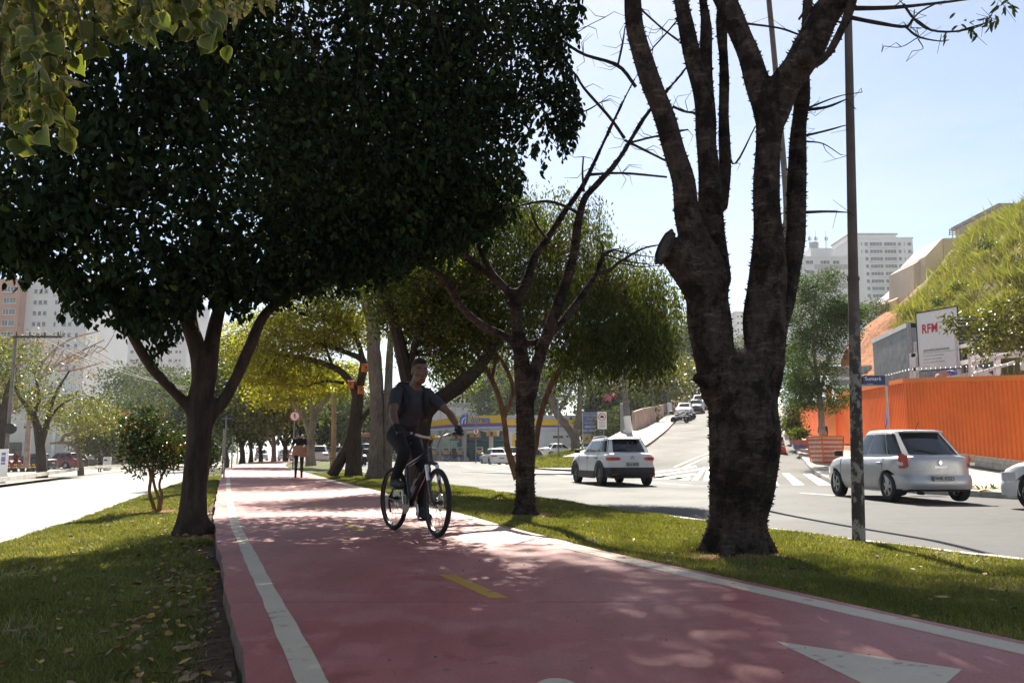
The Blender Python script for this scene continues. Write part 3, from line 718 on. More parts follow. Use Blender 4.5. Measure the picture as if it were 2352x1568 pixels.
for ang in (10, 60, 120, 185, 240, 300):
    d_ = np.array([math.cos(R(ang)), math.sin(R(ang)), 0]); fl.append(('c', b0 + d_ * .17 + np.array([0, 0, .26]), b0 + d_ * (.42 + .06 * math.sin(ang)) - np.array([0, 0, .05]), .10, .035, 0))
ch = [[(a_, b_, c_, w_ * (.93 if b_ > 700 else .86)) for a_, b_, c_, w_ in q] for q in ch]
_, sk, V_, Q_ = sdf_tree(ch, .02, .04, B_THORN, t, .016, flare=fl)
thorns(V_, Q_, 6800, t, B_THORN, ln=(.006, .032), base=.010)
a, b = P(1560, 588, D0 - .14), P(1531, 570, D0 - .20)
cut = MB(); ax = (b - a).normalized(); u = ax.cross(Vector((0, 0, 1))).normalized(); w = u.cross(ax)
ring = [b + (u * math.cos(k * math.pi / 9) * .10 + w * math.sin(k * math.pi / 9) * .165) * (1 + .08 * math.sin(3 * k)) for k in range(18)]
cut.slab(ring, ax * .02); cut.build('cut_limb_face', pm('old cut wood', (.055, .045, .038), .95, .4, 14, bmp=.6), t)
rm = MB(); rm.tube([Vector(p) + ax * .02 for p in ring] + [ring[0] + ax * .02], .017, 6, False); rm.build('callus_ring', B_THORN, t)
# fine bare branches out to the sky, a few with young leaves
tw = MB(); D1 = D0 - .45
fine = [[(1950, 20, D1, 13), (2050, 18, D1, 10), (2150, 8, D1, 7), (2255, -5, D1, 4)], [(1950, 40, D1, 11), (2010, 52, D1, 9), (2080, 62, D1, 8), (2100, 45, D1, 7), (2140, 70, D1, 6), (2200, 72, D1, 5), (2260, 55, D1, 3), (2290, 12, D1, 2)],
        [(2080, 62, D1, 6), (2110, 85, D1, 5), (2160, 95, D1, 3), (2180, 92, D1, 2)], [(2075, 10, D1, 7), (2100, 45, D1, 6), (2130, 68, D1, 5)], [(2150, 8, D1, 5), (2110, 30, D1, 4), (2085, 62, D1, 4)], [(2200, 72, D1, 4), (2240, 60, D1, 3), (2275, 50, D1, 2)], [(2110, 85, D1, 3), (2070, 108, D1, 2), (2030, 106, D1, 1.5)], [(2110, 92, D1, 3), (2120, 112, D1, 2), (2095, 118, D1, 1.5)],
        [(1852, 253, D0 + .3, 9), (1900, 246, D0 + .3, 7), (1945, 228, D0 + .3, 3)], [(1852, 250, D0 + .3, 6), (1925, 222, D0 + .3, 3), (1980, 212, D0 + .3, 2)], [(1850, 312, D0 + .3, 7), (1900, 300, D0 + .3, 5), (1942, 288, D0 + .3, 3)], [(1850, 325, D0 + .3, 5), (1890, 330, D0 + .3, 3), (1930, 355, D0 + .3, 2)], [(1850, 488, D0 + .3, 8), (1900, 486, D0 + .3, 6), (1950, 488, D0 + .3, 3)],
        [(1718, 55, D0, 6), (1790, 65, D0, 5), (1835, 80, D0, 5)], [(1670, 350, D0 + .2, 6), (1690, 375, D0 + .2, 5), (1735, 290, D0 + .2, 3)], [(1835, 45, D0, 6), (1850, 20, D0, 5), (1870, -30, D0, 4)]]
limbs(tw, fine, 5)
for k in range(46):
    s0 = fine[k % len(fine)]; i = random.randrange(len(s0)); x, y, d, w_ = s0[i]
    tw.tube([P(x, y, d), P(x + random.uniform(-22, 30), y + random.uniform(-26, 24), d + random.uniform(-.1, .1)), P(x + random.uniform(-40, 55), y + random.uniform(-40, 45), d + random.uniform(-.1, .1))], [.004, .003, .0015], 4, False)
o = tw.build('bare_twigs', B_DARK, t); o['kind'] = 'stuff'
C = np.array([P(2225 + RNG.normal(0, 10), 60 + RNG.normal(0, 14), D1) for _ in range(16)] + [P(2270 + RNG.normal(0, 12), 50 + RNG.normal(0, 10), D1) for _ in range(14)] + [P(2175, 70 + 10 * k, D1) for k in range(3)] + [P(2310 + RNG.normal(0, 14), 12 + RNG.normal(0, 10), D1) for _ in range(12)])
link('young_leaves', leaf_mesh('young_leaves', C, .085, .03, 1.0, True), L_MID, t)
# upper crown above the frame, throws the shade on the near path
UP = [(2.2, 11.6, 10.0, 3.0, 1.6, 1.3), (4.8, 11.8, 10.2, 2.6, 1.6, 1.3), (0.2, 12.8, 10.6, 2.4, 1.8, 1.3), (2.4, 14.6, 11.8, 3.0, 1.9, 1.4), (5.2, 14.6, 11.9, 2.8, 1.9, 1.4), (0.4, 16.0, 12.6, 2.4, 1.9, 1.4), (2.6, 17.4, 13.6, 3.0, 1.8, 1.5), (5.4, 17.2, 13.6, 2.6, 1.8, 1.5), (7.2, 13.0, 11.4, 2.0, 2.0, 1.5), (3.0, 9.4, 8.9, 2.6, 1.3, 1.0), (.2, 10.2, 9.4, 2.0, 1.4, 1.0), (2.6, 20.6, 15.6, 3.0, 1.9, 1.4), (5.6, 20.2, 15.4, 2.4, 1.7, 1.4), (-.4, 19.6, 15.0, 2.2, 1.8, 1.4), (1.4, 23, 17.0, 2.6, 1.6, 1.3)]
_, cl = crown([(np.array(u[:3]), np.array(u[3:])) for u in UP], 2150, 20, .33, .15, .085, L_MID, t, .5, inner=.05, keep=lambda C: to_px(C)[1] < -25)
hi = MB(); 
for a_, b_ in (((1440, -240, D0 - .4), (2.2, 11.6, 10.0)), ((1990, -110, D0 - .35), (4.8, 11.8, 10.2)), ((1600, -250, D0 + .5), (.4, 16, 12.6)), ((1870, -250, D0 + .5), (5.3, 17, 13.5)), ((1620, -110, D0 + .08), (2.5, 14.6, 11.8)), ((1860, -240, D0 + .45), (2.6, 17.4, 13.5))):
    a_, b_ = P(*a_), Vector(b_); hi.tube([Vector(q) for q in catmull([tuple(a_), tuple(a_.lerp(b_, .45) + Vector((0, -.3, .7))), tuple(b_)], 9)], list(np.linspace(.09, .02, 9)), 7)
hi.build('upper_limbs', B_THORN, t, True)

# ---------------- second thorny tree
t = thing('thorny_tree', 'slender dark thorny tree with bare spreading branches in the grass right of the cyclist', 'tree')
D2 = 12.7
ch = [[(1207, 1192, D2, 66), (1206, 1150, D2, 56), (1207, 1000, D2, 53), (1203, 880, D2, 52), (1196, 815, D2, 44), (1188, 740, D2, 36), (1184, 675, D2, 34)],
      [(1184, 690, D2, 28), (1150, 651, D2, 24), (1102, 616, D2 - .1, 22), (1057, 575, D2 - .2, 18), (1022, 540, D2 - .3, 14), (985, 490, D2 - .4, 9)],
      [(1140, 640, D2, 18), (1112, 595, D2, 17), (1096, 550, D2, 15), (1090, 510, D2, 12), (1085, 440, D2, 8)],
      [(1188, 690, D2, 26), (1206, 652, D2, 25), (1231, 585, D2 + .1, 23), (1257, 548, D2 + .2, 21), (1297, 486, D2 + .3, 18), (1342, 420, D2 + .4, 15), (1403, 292, D2 + .5, 10), (1452, 193, D2 + .6, 7), (1500, 110, D2 + .7, 4)],
      [(1215, 905, D2, 44), (1240, 815, D2 - .1, 36), (1268, 738, D2 - .2, 33), (1297, 655, D2 - .25, 30), (1317, 589, D2 - .3, 27), (1328, 515, D2 - .3, 24), (1342, 458, D2 - .3, 21), (1372, 422, D2 - .3, 18), (1420, 368, D2 - .3, 15), (1486, 262, D2 - .3, 12), (1564, 172, D2 - .3, 8), (1620, 100, D2 - .3, 5)],
      [(1190, 800, D2, 26), (1171, 778, D2, 27), (1116, 752, D2 + .1, 24), (1071, 717, D2 + .1, 22), (1038, 672, D2 + .1, 20), (1020, 638, D2, 17), (970, 610, D2 - .1, 14), (907, 603, D2 - .2, 9), (850, 600, D2 - .3, 5)],
      [(1205, 786, D2, 16), (1228, 786, D2, 16), (1256, 772, D2, 16)],
      [(1270, 760, D2 - .15, 22), (1290, 740, D2 - .1, 21), (1324, 696, D2, 19), (1355, 650, D2 + .1, 16), (1372, 625, D2 + .1, 15), (1387, 585, D2 + .1, 12), (1428, 568, D2 + .1, 6)]]
b0 = np.array(P(1206, 1188, D2)); fl = []
for ang in (0, 55, 115, 180, 235, 300):
    d_ = np.array([math.cos(R(ang)), math.sin(R(ang)), 0]); fl.append(('c', b0 + d_ * .1 + np.array([0, 0, .1]), b0 + d_ * .26 - np.array([0, 0, .05]), .07, .03, 0))
ch = [[(a_, b_, c_, w_ * .80) for a_, b_, c_, w_ in q] for q in ch]
_, sk, V_, Q_ = sdf_tree(ch, .024, .04, B_THORN, t, .007, flare=fl)
thorns(V_, Q_, 2600, t, B_THORN, ln=(.012, .03), base=.012)
tw = MB()
fine = [[(1372, 630, D2, 9), (1400, 620, D2, 8), (1428, 599, D2, 7), (1477, 571, D2, 5), (1528, 560, D2, 3)], [(1390, 585, D2, 5), (1440, 600, D2, 4), (1490, 607, D2, 3)], [(1420, 603, D2, 4), (1470, 612, D2, 3), (1520, 610, D2, 2)], [(1410, 575, D2, 4), (1460, 585, D2, 3), (1515, 592, D2, 2)], [(1385, 590, D2, 5), (1382, 560, D2, 4), (1365, 545, D2, 2)],
        [(1348, 402, D2, 8), (1428, 398, D2, 6), (1532, 407, D2, 5)], [(1283, 88, D2, 7), (1340, 125, D2, 8), (1419, 151, D2, 9), (1460, 200, D2, 9)], [(1262, 120, D2, 4), (1320, 170, D2, 6), (1341, 203, D2, 7), (1400, 270, D2, 8), (1434, 318, D2, 9)], [(1419, 151, D2, 6), (1430, 100, D2, 5), (1436, 60, D2, 3)], [(1300, 92, D2, 3), (1350, 60, D2, 2), (1390, 40, D2, 2)], [(1300, 262, D2, 3), (1345, 255, D2, 4), (1380, 235, D2, 3)],
        [(1434, 322, D2, 7), (1480, 345, D2, 6), (1540, 375, D2, 5)], [(1440, 330, D2, 6), (1500, 315, D2, 5), (1580, 298, D2, 4)], [(1545, 245, D2, 7), (1580, 258, D2, 6), (1640, 260, D2, 5)], [(1470, 20, D2, 5), (1520, 65, D2, 5), (1560, 95, D2, 5)], [(1500, 110, D2, 4), (1545, 60, D2, 4), (1575, 20, D2, 3)],
        [(1255, 548, D2, 9), (1235, 520, D2, 7), (1225, 495, D2, 6), (1215, 470, D2, 4)], [(1330, 490, D2, 9), (1290, 470, D2, 8), (1250, 462, D2, 7), (1200, 470, D2, 4)], [(1341, 440, D2, 7), (1338, 395, D2, 5), (1340, 360, D2, 4)], [(1020, 645, D2, 8), (1000, 655, D2, 7), (942, 637, D2, 6), (880, 628, D2, 4), (830, 600, D2, 2)], [(1040, 680, D2, 6), (1080, 672, D2, 6), (1140, 662, D2, 5)], [(1030, 660, D2, 4), (1050, 645, D2, 3), (1060, 632, D2, 2)]]
limbs(tw, fine, 5)
for k in range(110):
    s0 = fine[k % len(fine)]; i = random.randrange(len(s0)); x, y, d, w_ = s0[i]; a_ = random.uniform(0, 6.28)
    tw.tube([P(x, y, d), P(x + 22 * math.cos(a_), y + 22 * math.sin(a_) - 5, d + random.uniform(-.2, .2)), P(x + 48 * math.cos(a_ + .5), y + 44 * math.sin(a_ + .5) - 8, d + random.uniform(-.2, .2))], [.007, .005, .002], 4, False)
o = tw.build('bare_twigs', B_DARK, t); o['kind'] = 'stuff'
# ---------------- the other trees
def tree(name, label, chains, bark, ells=None, ncl=200, per=18, sig=.35, ln=.1, wd=.05, leaf=None, group=None, droop=.5, flat=0, inner=.3, strand=0, seg=8, nt=5, keep=None, squash=.7, detail=False, tr=.02):
    t = thing(name, label, 'tree', group=group)
    m = MB(); limbs(m, chains, seg); m.build('trunk', bark, t, True)
    if ells:
        sk = np.concatenate([branch_pts(c)[0] for c in chains])
        o, cl = crown(ells, ncl, per, sig, ln, wd, leaf, t, droop, detail, flat, inner, keep, squash, strand=strand)
        tm = MB(); cc = cl if keep is None else cl[keep(cl)]
        twigs_to(tm, sk, cc[::nt], tr, 4); b = tm.build('twigs', bark, t); b['kind'] = 'stuff'
    return t
# weeping tree with orange-brown stems, behind the slender thorny one
D = 19.5
tree('weeping_tree', 'bushy weeping tree with several orange brown stems behind the slender thorny tree',
     [[(1188, 1100, D, 17), (1166, 1030, D, 14), (1160, 980, D, 13), (1150, 925, D, 12), (1130, 872, D, 11), (1096, 812, D, 9), (1050, 748, D, 6), (1010, 690, D, 4)],
      [(1196, 1100, D, 16), (1228, 1035, D, 13), (1238, 970, D, 12), (1258, 905, D, 11), (1292, 840, D, 9), (1330, 780, D, 7), (1380, 700, D, 4)],
      [(1228, 1030, D, 12), (1246, 940, D, 12), (1276, 862, D, 11), (1320, 810, D, 8), (1370, 770, D, 5)], [(1158, 960, D, 10), (1178, 900, D, 9), (1160, 840, D, 8), (1120, 790, D, 6)],
      [(1196, 1090, D, 14), (1212, 980, D, 12), (1228, 900, D, 10), (1240, 830, D, 9), (1250, 760, D, 7), (1260, 600, D, 4)], [(1130, 872, D, 8), (1138, 800, D, 7), (1100, 730, D, 5), (1080, 650, D, 3)]], B_RED,
     [ell(1250, 560, 19.5, 190, 130, 2.0), ell(1410, 690, 19.5, 150, 130, 1.8), ell(1110, 660, 20, 190, 120, 1.8), ell(1290, 700, 19.8, 230, 110, 2.0), ell(1000, 700, 21, 120, 110, 1.4), ell(1440, 770, 19.2, 120, 60, 1.2), ell(1170, 500, 20, 90, 90, 1.0), ell(1490, 700, 19.0, 85, 95, 1.2), ell(1500, 790, 19.0, 60, 50, .9), ell(1350, 790, 19.4, 120, 50, 1.2)],
     3100, 26, .17, .10, .032, L_WEEP, droop=1.6, strand=.55, squash=1.2)
# leaning tree behind the cyclist
D = 19
tree('leaning_tree', 'broad tree with a heavy rough limb leaning right behind the cyclist', [[(958, 1128, D, 67), (958, 1080, D, 56), (962, 1010, D, 53), (968, 960, D, 50), (990, 930, D, 40), (1032, 902, D, 37), (1070, 872, D, 34), (1100, 845, D, 26), (1130, 800, D, 18), (1160, 740, D, 10)],
     [(962, 985, D, 40), (942, 900, D, 35), (925, 820, D, 32), (905, 740, D, 27), (880, 660, D, 19), (860, 560, D, 11)], [(935, 860, D, 19), (960, 770, D, 14), (990, 700, D, 10)]], B_DARK,
     [ell(980, 690, 19.5, 150, 110, 1.8), ell(1060, 770, 19.5, 100, 90, 1.4), ell(930, 600, 20, 170, 100, 1.8), ell(1040, 860, 22, 60, 50, .9)], 1100, 24, .22, .10, .048, L_MID, droop=.5)
# tall straight grey trunk
D = 30
tree('tall_tree', 'tall straight grey brown trunk standing in the verge just left of the cyclist', [[(866, 1096, D, 56), (866, 1070, D, 44), (868, 980, D, 36), (864, 880, D, 33), (858, 800, D, 32), (856, 740, D, 30), (836, 680, D, 26), (812, 630, D, 18), (780, 560, D, 10)], [(858, 760, D, 22), (880, 690, D, 18), (895, 600, D, 12)], [(888, 1092, D, 26), (890, 980, D, 22), (893, 860, D, 18), (898, 760, D, 14)]], B_GREY,
     [ell(850, 590, 30, 170, 110, 2.8), ell(960, 620, 31, 130, 90, 2.4), ell(740, 640, 31, 110, 80, 2.2)], 800, 22, .32, .14, .07, L_MID)
# dark forked tree with nest boxes, feathery yellow crown
D = 31
tree('forked_tree', 'dark crooked tree with a leaning second trunk and yellow green feathery crown by the path', [[(812, 1094, D, 44), (812, 1060, D, 36), (813, 1000, D, 34), (820, 930, D, 28), (820, 900, D, 26), (800, 870, D, 18), (770, 845, D, 14), (700, 822, D, 10), (640, 815, D, 6), (600, 795, D, 4)],
     [(762, 1092, D, 30), (780, 1060, D, 25), (800, 1020, D, 24), (812, 985, D, 24)], [(822, 905, D, 22), (834, 850, D, 18), (832, 825, D, 16), (810, 815, D, 13), (770, 800, D, 9), (720, 785, D, 6)], [(834, 830, D, 14), (820, 780, D, 11), (790, 740, D, 8), (760, 690, D, 5)], [(815, 985, D, 16), (840, 950, D, 12), (858, 930, D, 10)],
     [(790, 880, D, 8), (760, 875, D, 7), (730, 878, D, 5), (700, 890, D, 3)], [(765, 845, D, 8), (748, 790, D, 6), (744, 720, D, 4)]], B_DARK,
     [ell(640, 780, 31, 90, 75, 1.8), ell(720, 760, 31, 110, 75, 2.0), ell(600, 850, 32, 70, 60, 1.4), ell(700, 860, 32, 90, 45, 1.4), ell(790, 740, 31.5, 90, 60, 1.6), ell(560, 790, 33, 60, 60, 1.4)], 1000, 28, .30, .15, .055, L_YEL, droop=.5, flat=.5, squash=.35, inner=.2)
# pale-stemmed tree further on
D = 46
tree('pale_stem_tree', 'pale forked trunk with yellow green crown behind the round pedestrian sign', [[(714, 1070, D, 26), (713, 1040, D, 20), (716, 990, D, 17), (722, 955, D, 15), (738, 930, D, 11), (760, 905, D, 8)], [(714, 1010, D, 12), (700, 965, D, 11), (684, 940, D, 9), (668, 915, D, 6)], [(722, 955, D, 10), (712, 920, D, 8), (702, 890, D, 6)]], B_PALE,
     [ell(700, 880, 46, 100, 40, 2.6), ell(640, 900, 47, 60, 40, 2.0), ell(770, 870, 46, 80, 45, 2.4)], 480, 24, .42, .2, .085, L_YEL, flat=.4, squash=.4)
# trees further along both sides of the path
AV = 'trees along the far end of the path'
far = [(628, 1066, 62, 11, [(628, 905, 80, 70)], L_FARY, 'slim tree with a leaning stem on the far right edge of the path'), (598, 1066, 74, 9, [(590, 900, 70, 80)], L_FAR, 'dark tree closing the far end of the path'), (556, 1062, 66, 12, [(548, 930, 60, 70), (528, 880, 40, 50)], L_MID, 'rounded green tree left of the far end of the path'),
       (576, 1060, 82, 9, [(575, 960, 50, 50)], L_FAR, 'small dark tree above the point where the path disappears'), (655, 1066, 70, 12, [(655, 930, 70, 60)], L_FAR, 'tree with stout curved stem behind the walking woman'), (520, 1070, 90, 10, [(505, 930, 60, 90), (540, 850, 50, 60)], L_MID, 'tall pale green tree left of the path behind the sign pole'),
       (735, 1064, 84, 13, [(740, 955, 70, 60)], L_FAR, 'dense dark tree behind the pale forked trunk'), (790, 1062, 95, 12, [(800, 960, 80, 70)], L_FAR, 'dark tree behind the forked tree beside the avenue'), (480, 1068, 100, 10, [(455, 960, 70, 60)], L_FAR, 'grey green tree behind the ficus trunk across the bright road'), (850, 1060, 110, 12, [(880, 980, 70, 60)], L_FAR, 'hazy tree over the avenue traffic left of the cyclist')]
for x, y, d, w_, cs, lm, lab in far:
    cx0, cy0 = cs[0][0], cs[0][1]
    k = d / F
    tree('avenue_tree', lab, [[(x, y + 4, d, w_ * 1.4), (x + 1, y - 20, d, w_), ((x + cx0) / 2, (y + cy0) / 2 + 10, d, w_ * .8), (cx0, cy0 + 10, d, w_ * .4)], [(x + 1, y - 40, d, w_ * .6), (x + 20, y - 80, d, w_ * .5), (cx0 + 30, cy0 + 5, d, w_ * .3)], [(x + 1, y - 35, d, w_ * .6), (x - 16, y - 75, d, w_ * .5), (cx0 - 28, cy0 + 8, d, w_ * .3)]], B_DARK if lm is not L_FARY else B_GREY,
         [ell(a, b, d, rx, ry, rx * k * .9) for a, b, rx, ry in cs], 240, 28, .10 * d ** .5, .042 * d ** .5, .023 * d ** .5, lm, AV, flat=.2, nt=9, tr=.035)
# ---------------- across the bright road
LS = 'trees in the parking forecourt'
D = 51
tree('street_tree', 'dark forked street tree with sparse orange green leaves beside the parked dark car', [[(97, 1106, D, 32), (96, 1080, D, 24), (93, 1030, D, 22), (86, 980, D, 18), (70, 945, D, 13), (48, 915, D, 9), (30, 880, D, 5)], [(94, 1020, D, 16), (106, 980, D, 13), (115, 940, D, 9), (130, 900, D, 7), (160, 850, D, 4)], [(78, 960, D, 9), (90, 910, D, 7), (80, 860, D, 4)], [(110, 965, D, 7), (140, 930, D, 5), (180, 910, D, 3)]], B_DARK,
     [ell(60, 900, 51, 80, 45, 2.4), ell(140, 930, 51, 90, 50, 2.4), ell(40, 830, 51, 70, 60, 2.2)], 190, 14, .42, .2, .1, L_FARY, LS, tr=.015)
D = 57
tree('street_tree', 'small crooked tree with an arching branch near the parked red car', [[(186, 1092, D, 16), (184, 1060, D, 12), (178, 1035, D, 11), (165, 1020, D, 9), (140, 1016, D, 8), (115, 1018, D, 4)], [(140, 1016, D, 8), (148, 1000, D, 7), (170, 992, D, 7), (180, 970, D, 5), (185, 940, D, 4)], [(170, 992, D, 6), (200, 985, D, 4), (225, 975, D, 3)]], B_GREY,
     [ell(180, 950, 57, 80, 45, 2.6), ell(220, 960, 58, 60, 40, 2.2)], 160, 16, .42, .2, .1, L_FARY, LS, tr=.015)
D = 48
tree('street_tree', 'dark trunk of the street tree behind the white totem at the picture edge', [[(2, 1100, D, 26), (4, 1040, D, 22), (10, 960, D, 20), (18, 900, D, 16), (30, 860, D, 9)], [(8, 960, D, 12), (-20, 900, D, 9), (-50, 860, D, 5)]], B_DARK, [ell(10, 830, 48, 90, 60, 2.4), ell(-40, 880, 48, 80, 60, 2.4)], 150, 16, .42, .2, .09, L_MID, LS, tr=.015)
D = 66
tree('bare_tree', 'pinkish bare spreading treetop in front of the tall apartment blocks', [[(60, 1075, D, 14), (66, 980, D, 12), (80, 900, D, 10), (110, 850, D, 7), (180, 810, D, 4), (240, 780, D, 2)], [(80, 900, D, 8), (100, 830, D, 6), (160, 780, D, 4), (230, 760, D, 2)], [(90, 880, D, 6), (60, 820, D, 4), (40, 770, D, 2)], [(110, 850, D, 5), (170, 850, D, 4), (240, 830, D, 2)], [(100, 860, D, 4), (130, 800, D, 3), (140, 760, D, 2)]] + [[(110 + 14 * i, 850 - 5 * i, D, 3), (130 + 14 * i, 830 - 6 * i + (i % 3) * 8, D, 2), (150 + 14 * i, 800 - 4 * i + (i % 4) * 12, D, 1.3)] for i in range(9)], pm('bare twig bark', (.24, .18, .16), .9, .3, 3),
     [ell(60, 800, 66, 70, 40, 2.6), ell(140, 800, 66, 90, 40, 2.6), ell(190, 840, 66, 60, 40, 2.6)], 110, 8, .5, .2, .09, leaf_mat('pink blossom leaf', (.20, .12, .10), (.42, .30, .28), .4), nt=1, tr=.02)
for (x, y, d, rx, ry, lm, lab) in [(300, 960, 112, 95, 70, L_FAR, 'broad green tree over the far end of the parking forecourt'), (390, 930, 120, 90, 60, L_FAR, 'tall layered tree between the apartment block and the ficus trunk'), (240, 1000, 92, 55, 40, L_FARY, 'light green tree above the two men on the far pavement'), (340, 880, 135, 110, 40, L_FAR, 'flat topped tree rising before the pale tower'), (440, 1000, 100, 70, 50, L_MID, 'leafy tree just beyond the ficus trunk across the road')]:
    tree('forecourt_tree', lab, [[(x, 1075, d, 12), (x + 2, 1040, d, 9), (x, y + 20, d, 7), (x - 5, y, d, 4)], [(x, 1035, d, 6), (x + 30, y + 10, d, 4)], [(x, 1030, d, 6), (x - 30, y + 10, d, 4)]], B_DARK, [ell(x, y, d, rx, ry, rx * d / F), ell(x + rx * .5, y + ry * .4, d, rx * .6, ry * .6, rx * d / F * .6)], 260, 26, .1 * d ** .5, .042 * d ** .5, .023 * d ** .5, lm, LS, flat=.3, squash=.5, nt=12, tr=.03)
# shrubs on the left verge
D = 14.6
tree('flowering_shrub', 'young multi stemmed shrub with glossy reddish tipped leaves on the sunny verge', [[(357, 1188, D, 12), (352, 1160, D, 9), (343, 1130, D, 8), (346, 1095, D, 7), (338, 1060, D, 5), (325, 1020, D, 4)], [(362, 1188, D, 11), (366, 1150, D, 8), (356, 1120, D, 7), (350, 1080, D, 6), (356, 1030, D, 5), (350, 980, D, 3)], [(364, 1180, D, 9), (372, 1140, D, 7), (366, 1110, D, 6), (382, 1070, D, 5), (395, 1030, D, 3)]], B_RED,
     [ell(335, 1000, 14.6, 62, 62, .5), ell(345, 1045, 14.6, 70, 48, .5), ell(400, 1030, 14.8, 55, 38, .4), ell(325, 960, 14.6, 35, 30, .3)], 230, 14, .07, .085, .036, L_SHRUB, droop=0, tr=.006, inner=.2, detail=True)
D = 21
tree('flowering_shrub', 'second glossy shrub half hidden behind the ficus trunk', [[(468, 1120, D, 8), (462, 1090, D, 6), (455, 1060, D, 5), (448, 1030, D, 3)], [(470, 1120, D, 7), (478, 1085, D, 5), (482, 1060, D, 3)]], B_RED,
     [ell(440, 1020, 21, 50, 34, .5), ell(475, 1055, 21, 24, 26, .35)], 150, 14, .08, .085, .036, L_SHRUB, droop=0, tr=.006, detail=True)
# ---------------- right side
D = 37
tree('planter_tree', 'tall feathery green tree growing from the striped square planter', [[(1888, 1000, D, 16), (1886, 950, D, 14), (1880, 890, D, 12), (1872, 830, D, 9), (1868, 760, D, 7), (1872, 690, D, 4), (1880, 620, D, 2)], [(1884, 900, D, 8), (1900, 840, D, 6), (1922, 780, D, 4), (1940, 700, D, 2)], [(1878, 870, D, 7), (1850, 810, D, 5), (1836, 740, D, 3)]], B_PALE,
     [ell(1870, 720, 37, 70, 70, 1.2), ell(1860, 830, 37, 70, 80, 1.3), ell(1925, 740, 37, 60, 70, 1.1), ell(1890, 910, 37, 65, 40, 1.0), ell(1850, 660, 37, 30, 40, .6), ell(1905, 640, 37, 30, 22, .4), ell(1835, 900, 37.5, 38, 50, .8), ell(1950, 720, 37, 50, 30, .7)], 1300, 24, .19, .12, .045, L_BLUE, flat=.5, squash=.5, tr=.012, droop=.4)
D = 45
tree('planter_tree', 'thin pale stem of a second young street tree behind the planter', [[(1838, 1020, D, 9), (1836, 980, D, 7), (1830, 930, D, 6), (1824, 880, D, 4)]], B_PALE, [ell(1826, 900, 45, 40, 50, 1.0), ell(1822, 830, 45, 40, 50, 1.0), ell(1818, 960, 45, 26, 30, .6)], 320, 22, .22, .13, .055, L_BLUE, flat=.4, tr=.012)
D = 21
tree('seedpod_tree', 'leafy branch with ochre pods reaching in over the white sign board', [[(2520, 1120, D, 30), (2510, 960, D, 26), (2470, 860, D, 20), (2400, 800, D, 13), (2330, 775, D, 9), (2260, 760, D, 6), (2200, 752, D, 3)], [(2420, 812, D, 9), (2350, 740, D, 6), (2290, 720, D, 3)], [(2400, 800, D, 8), (2340, 800, D, 5), (2280, 800, D, 3)], [(2480, 870, D, 12), (2450, 740, D, 9), (2400, 690, D, 5)]], B_GREY,
     [ell(2240, 742, 21, 70, 34, .6), ell(2320, 725, 21, 70, 45, .7), ell(2300, 790, 21, 70, 36, .6), ell(2420, 700, 21, 80, 70, .9), ell(2390, 790, 21, 60, 45, .8)], 300, 13, .11, .115, .05, L_OCHRE, droop=.7, tr=.008, detail=True)
# ---------------- trees behind the petrol station and up the side street
BK = 'trees behind the petrol station'
D = 72
tree('station_tree', 'thick leaning grey trunk beside the blue billboard', [[(1325, 1062, D, 26), (1322, 1030, D, 21), (1318, 1000, D, 20), (1300, 975, D, 19), (1280, 950, D, 17), (1268, 920, D, 14), (1255, 880, D, 9)], [(1318, 1010, D, 14), (1330, 950, D, 12), (1332, 880, D, 9), (1340, 830, D, 5)], [(1280, 950, D, 8), (1310, 900, D, 6), (1320, 860, D, 4)]], B_GREY, [ell(1270, 860, 72, 110, 40, 3.4), ell(1340, 850, 74, 90, 45, 3)], 260, 18, .7, .24, .12, L_FAR, BK, nt=6)
D = 85
tree('station_tree', 'spreading half bare tree above the blue billboard', [[(1362, 1060, D, 30), (1360, 980, D, 26), (1360, 930, D, 22), (1380, 890, D, 14), (1420, 860, D, 9), (1450, 830, D, 5)], [(1360, 930, D, 18), (1350, 880, D, 14), (1340, 840, D, 9)], [(1366, 935, D, 14), (1420, 920, D, 11), (1460, 905, D, 8), (1490, 870, D, 5), (1540, 840, D, 3)], [(1372, 915, D, 12), (1400, 870, D, 9), (1430, 820, D, 5)], [(1420, 920, D, 6), (1470, 880, D, 4), (1520, 850, D, 2)]], B_DARK, [ell(1380, 840, 85, 110, 30, 3), ell(1460, 850, 86, 100, 30, 3)], 90, 14, .8, .22, .11, L_FAR, BK, nt=1, tr=.03)
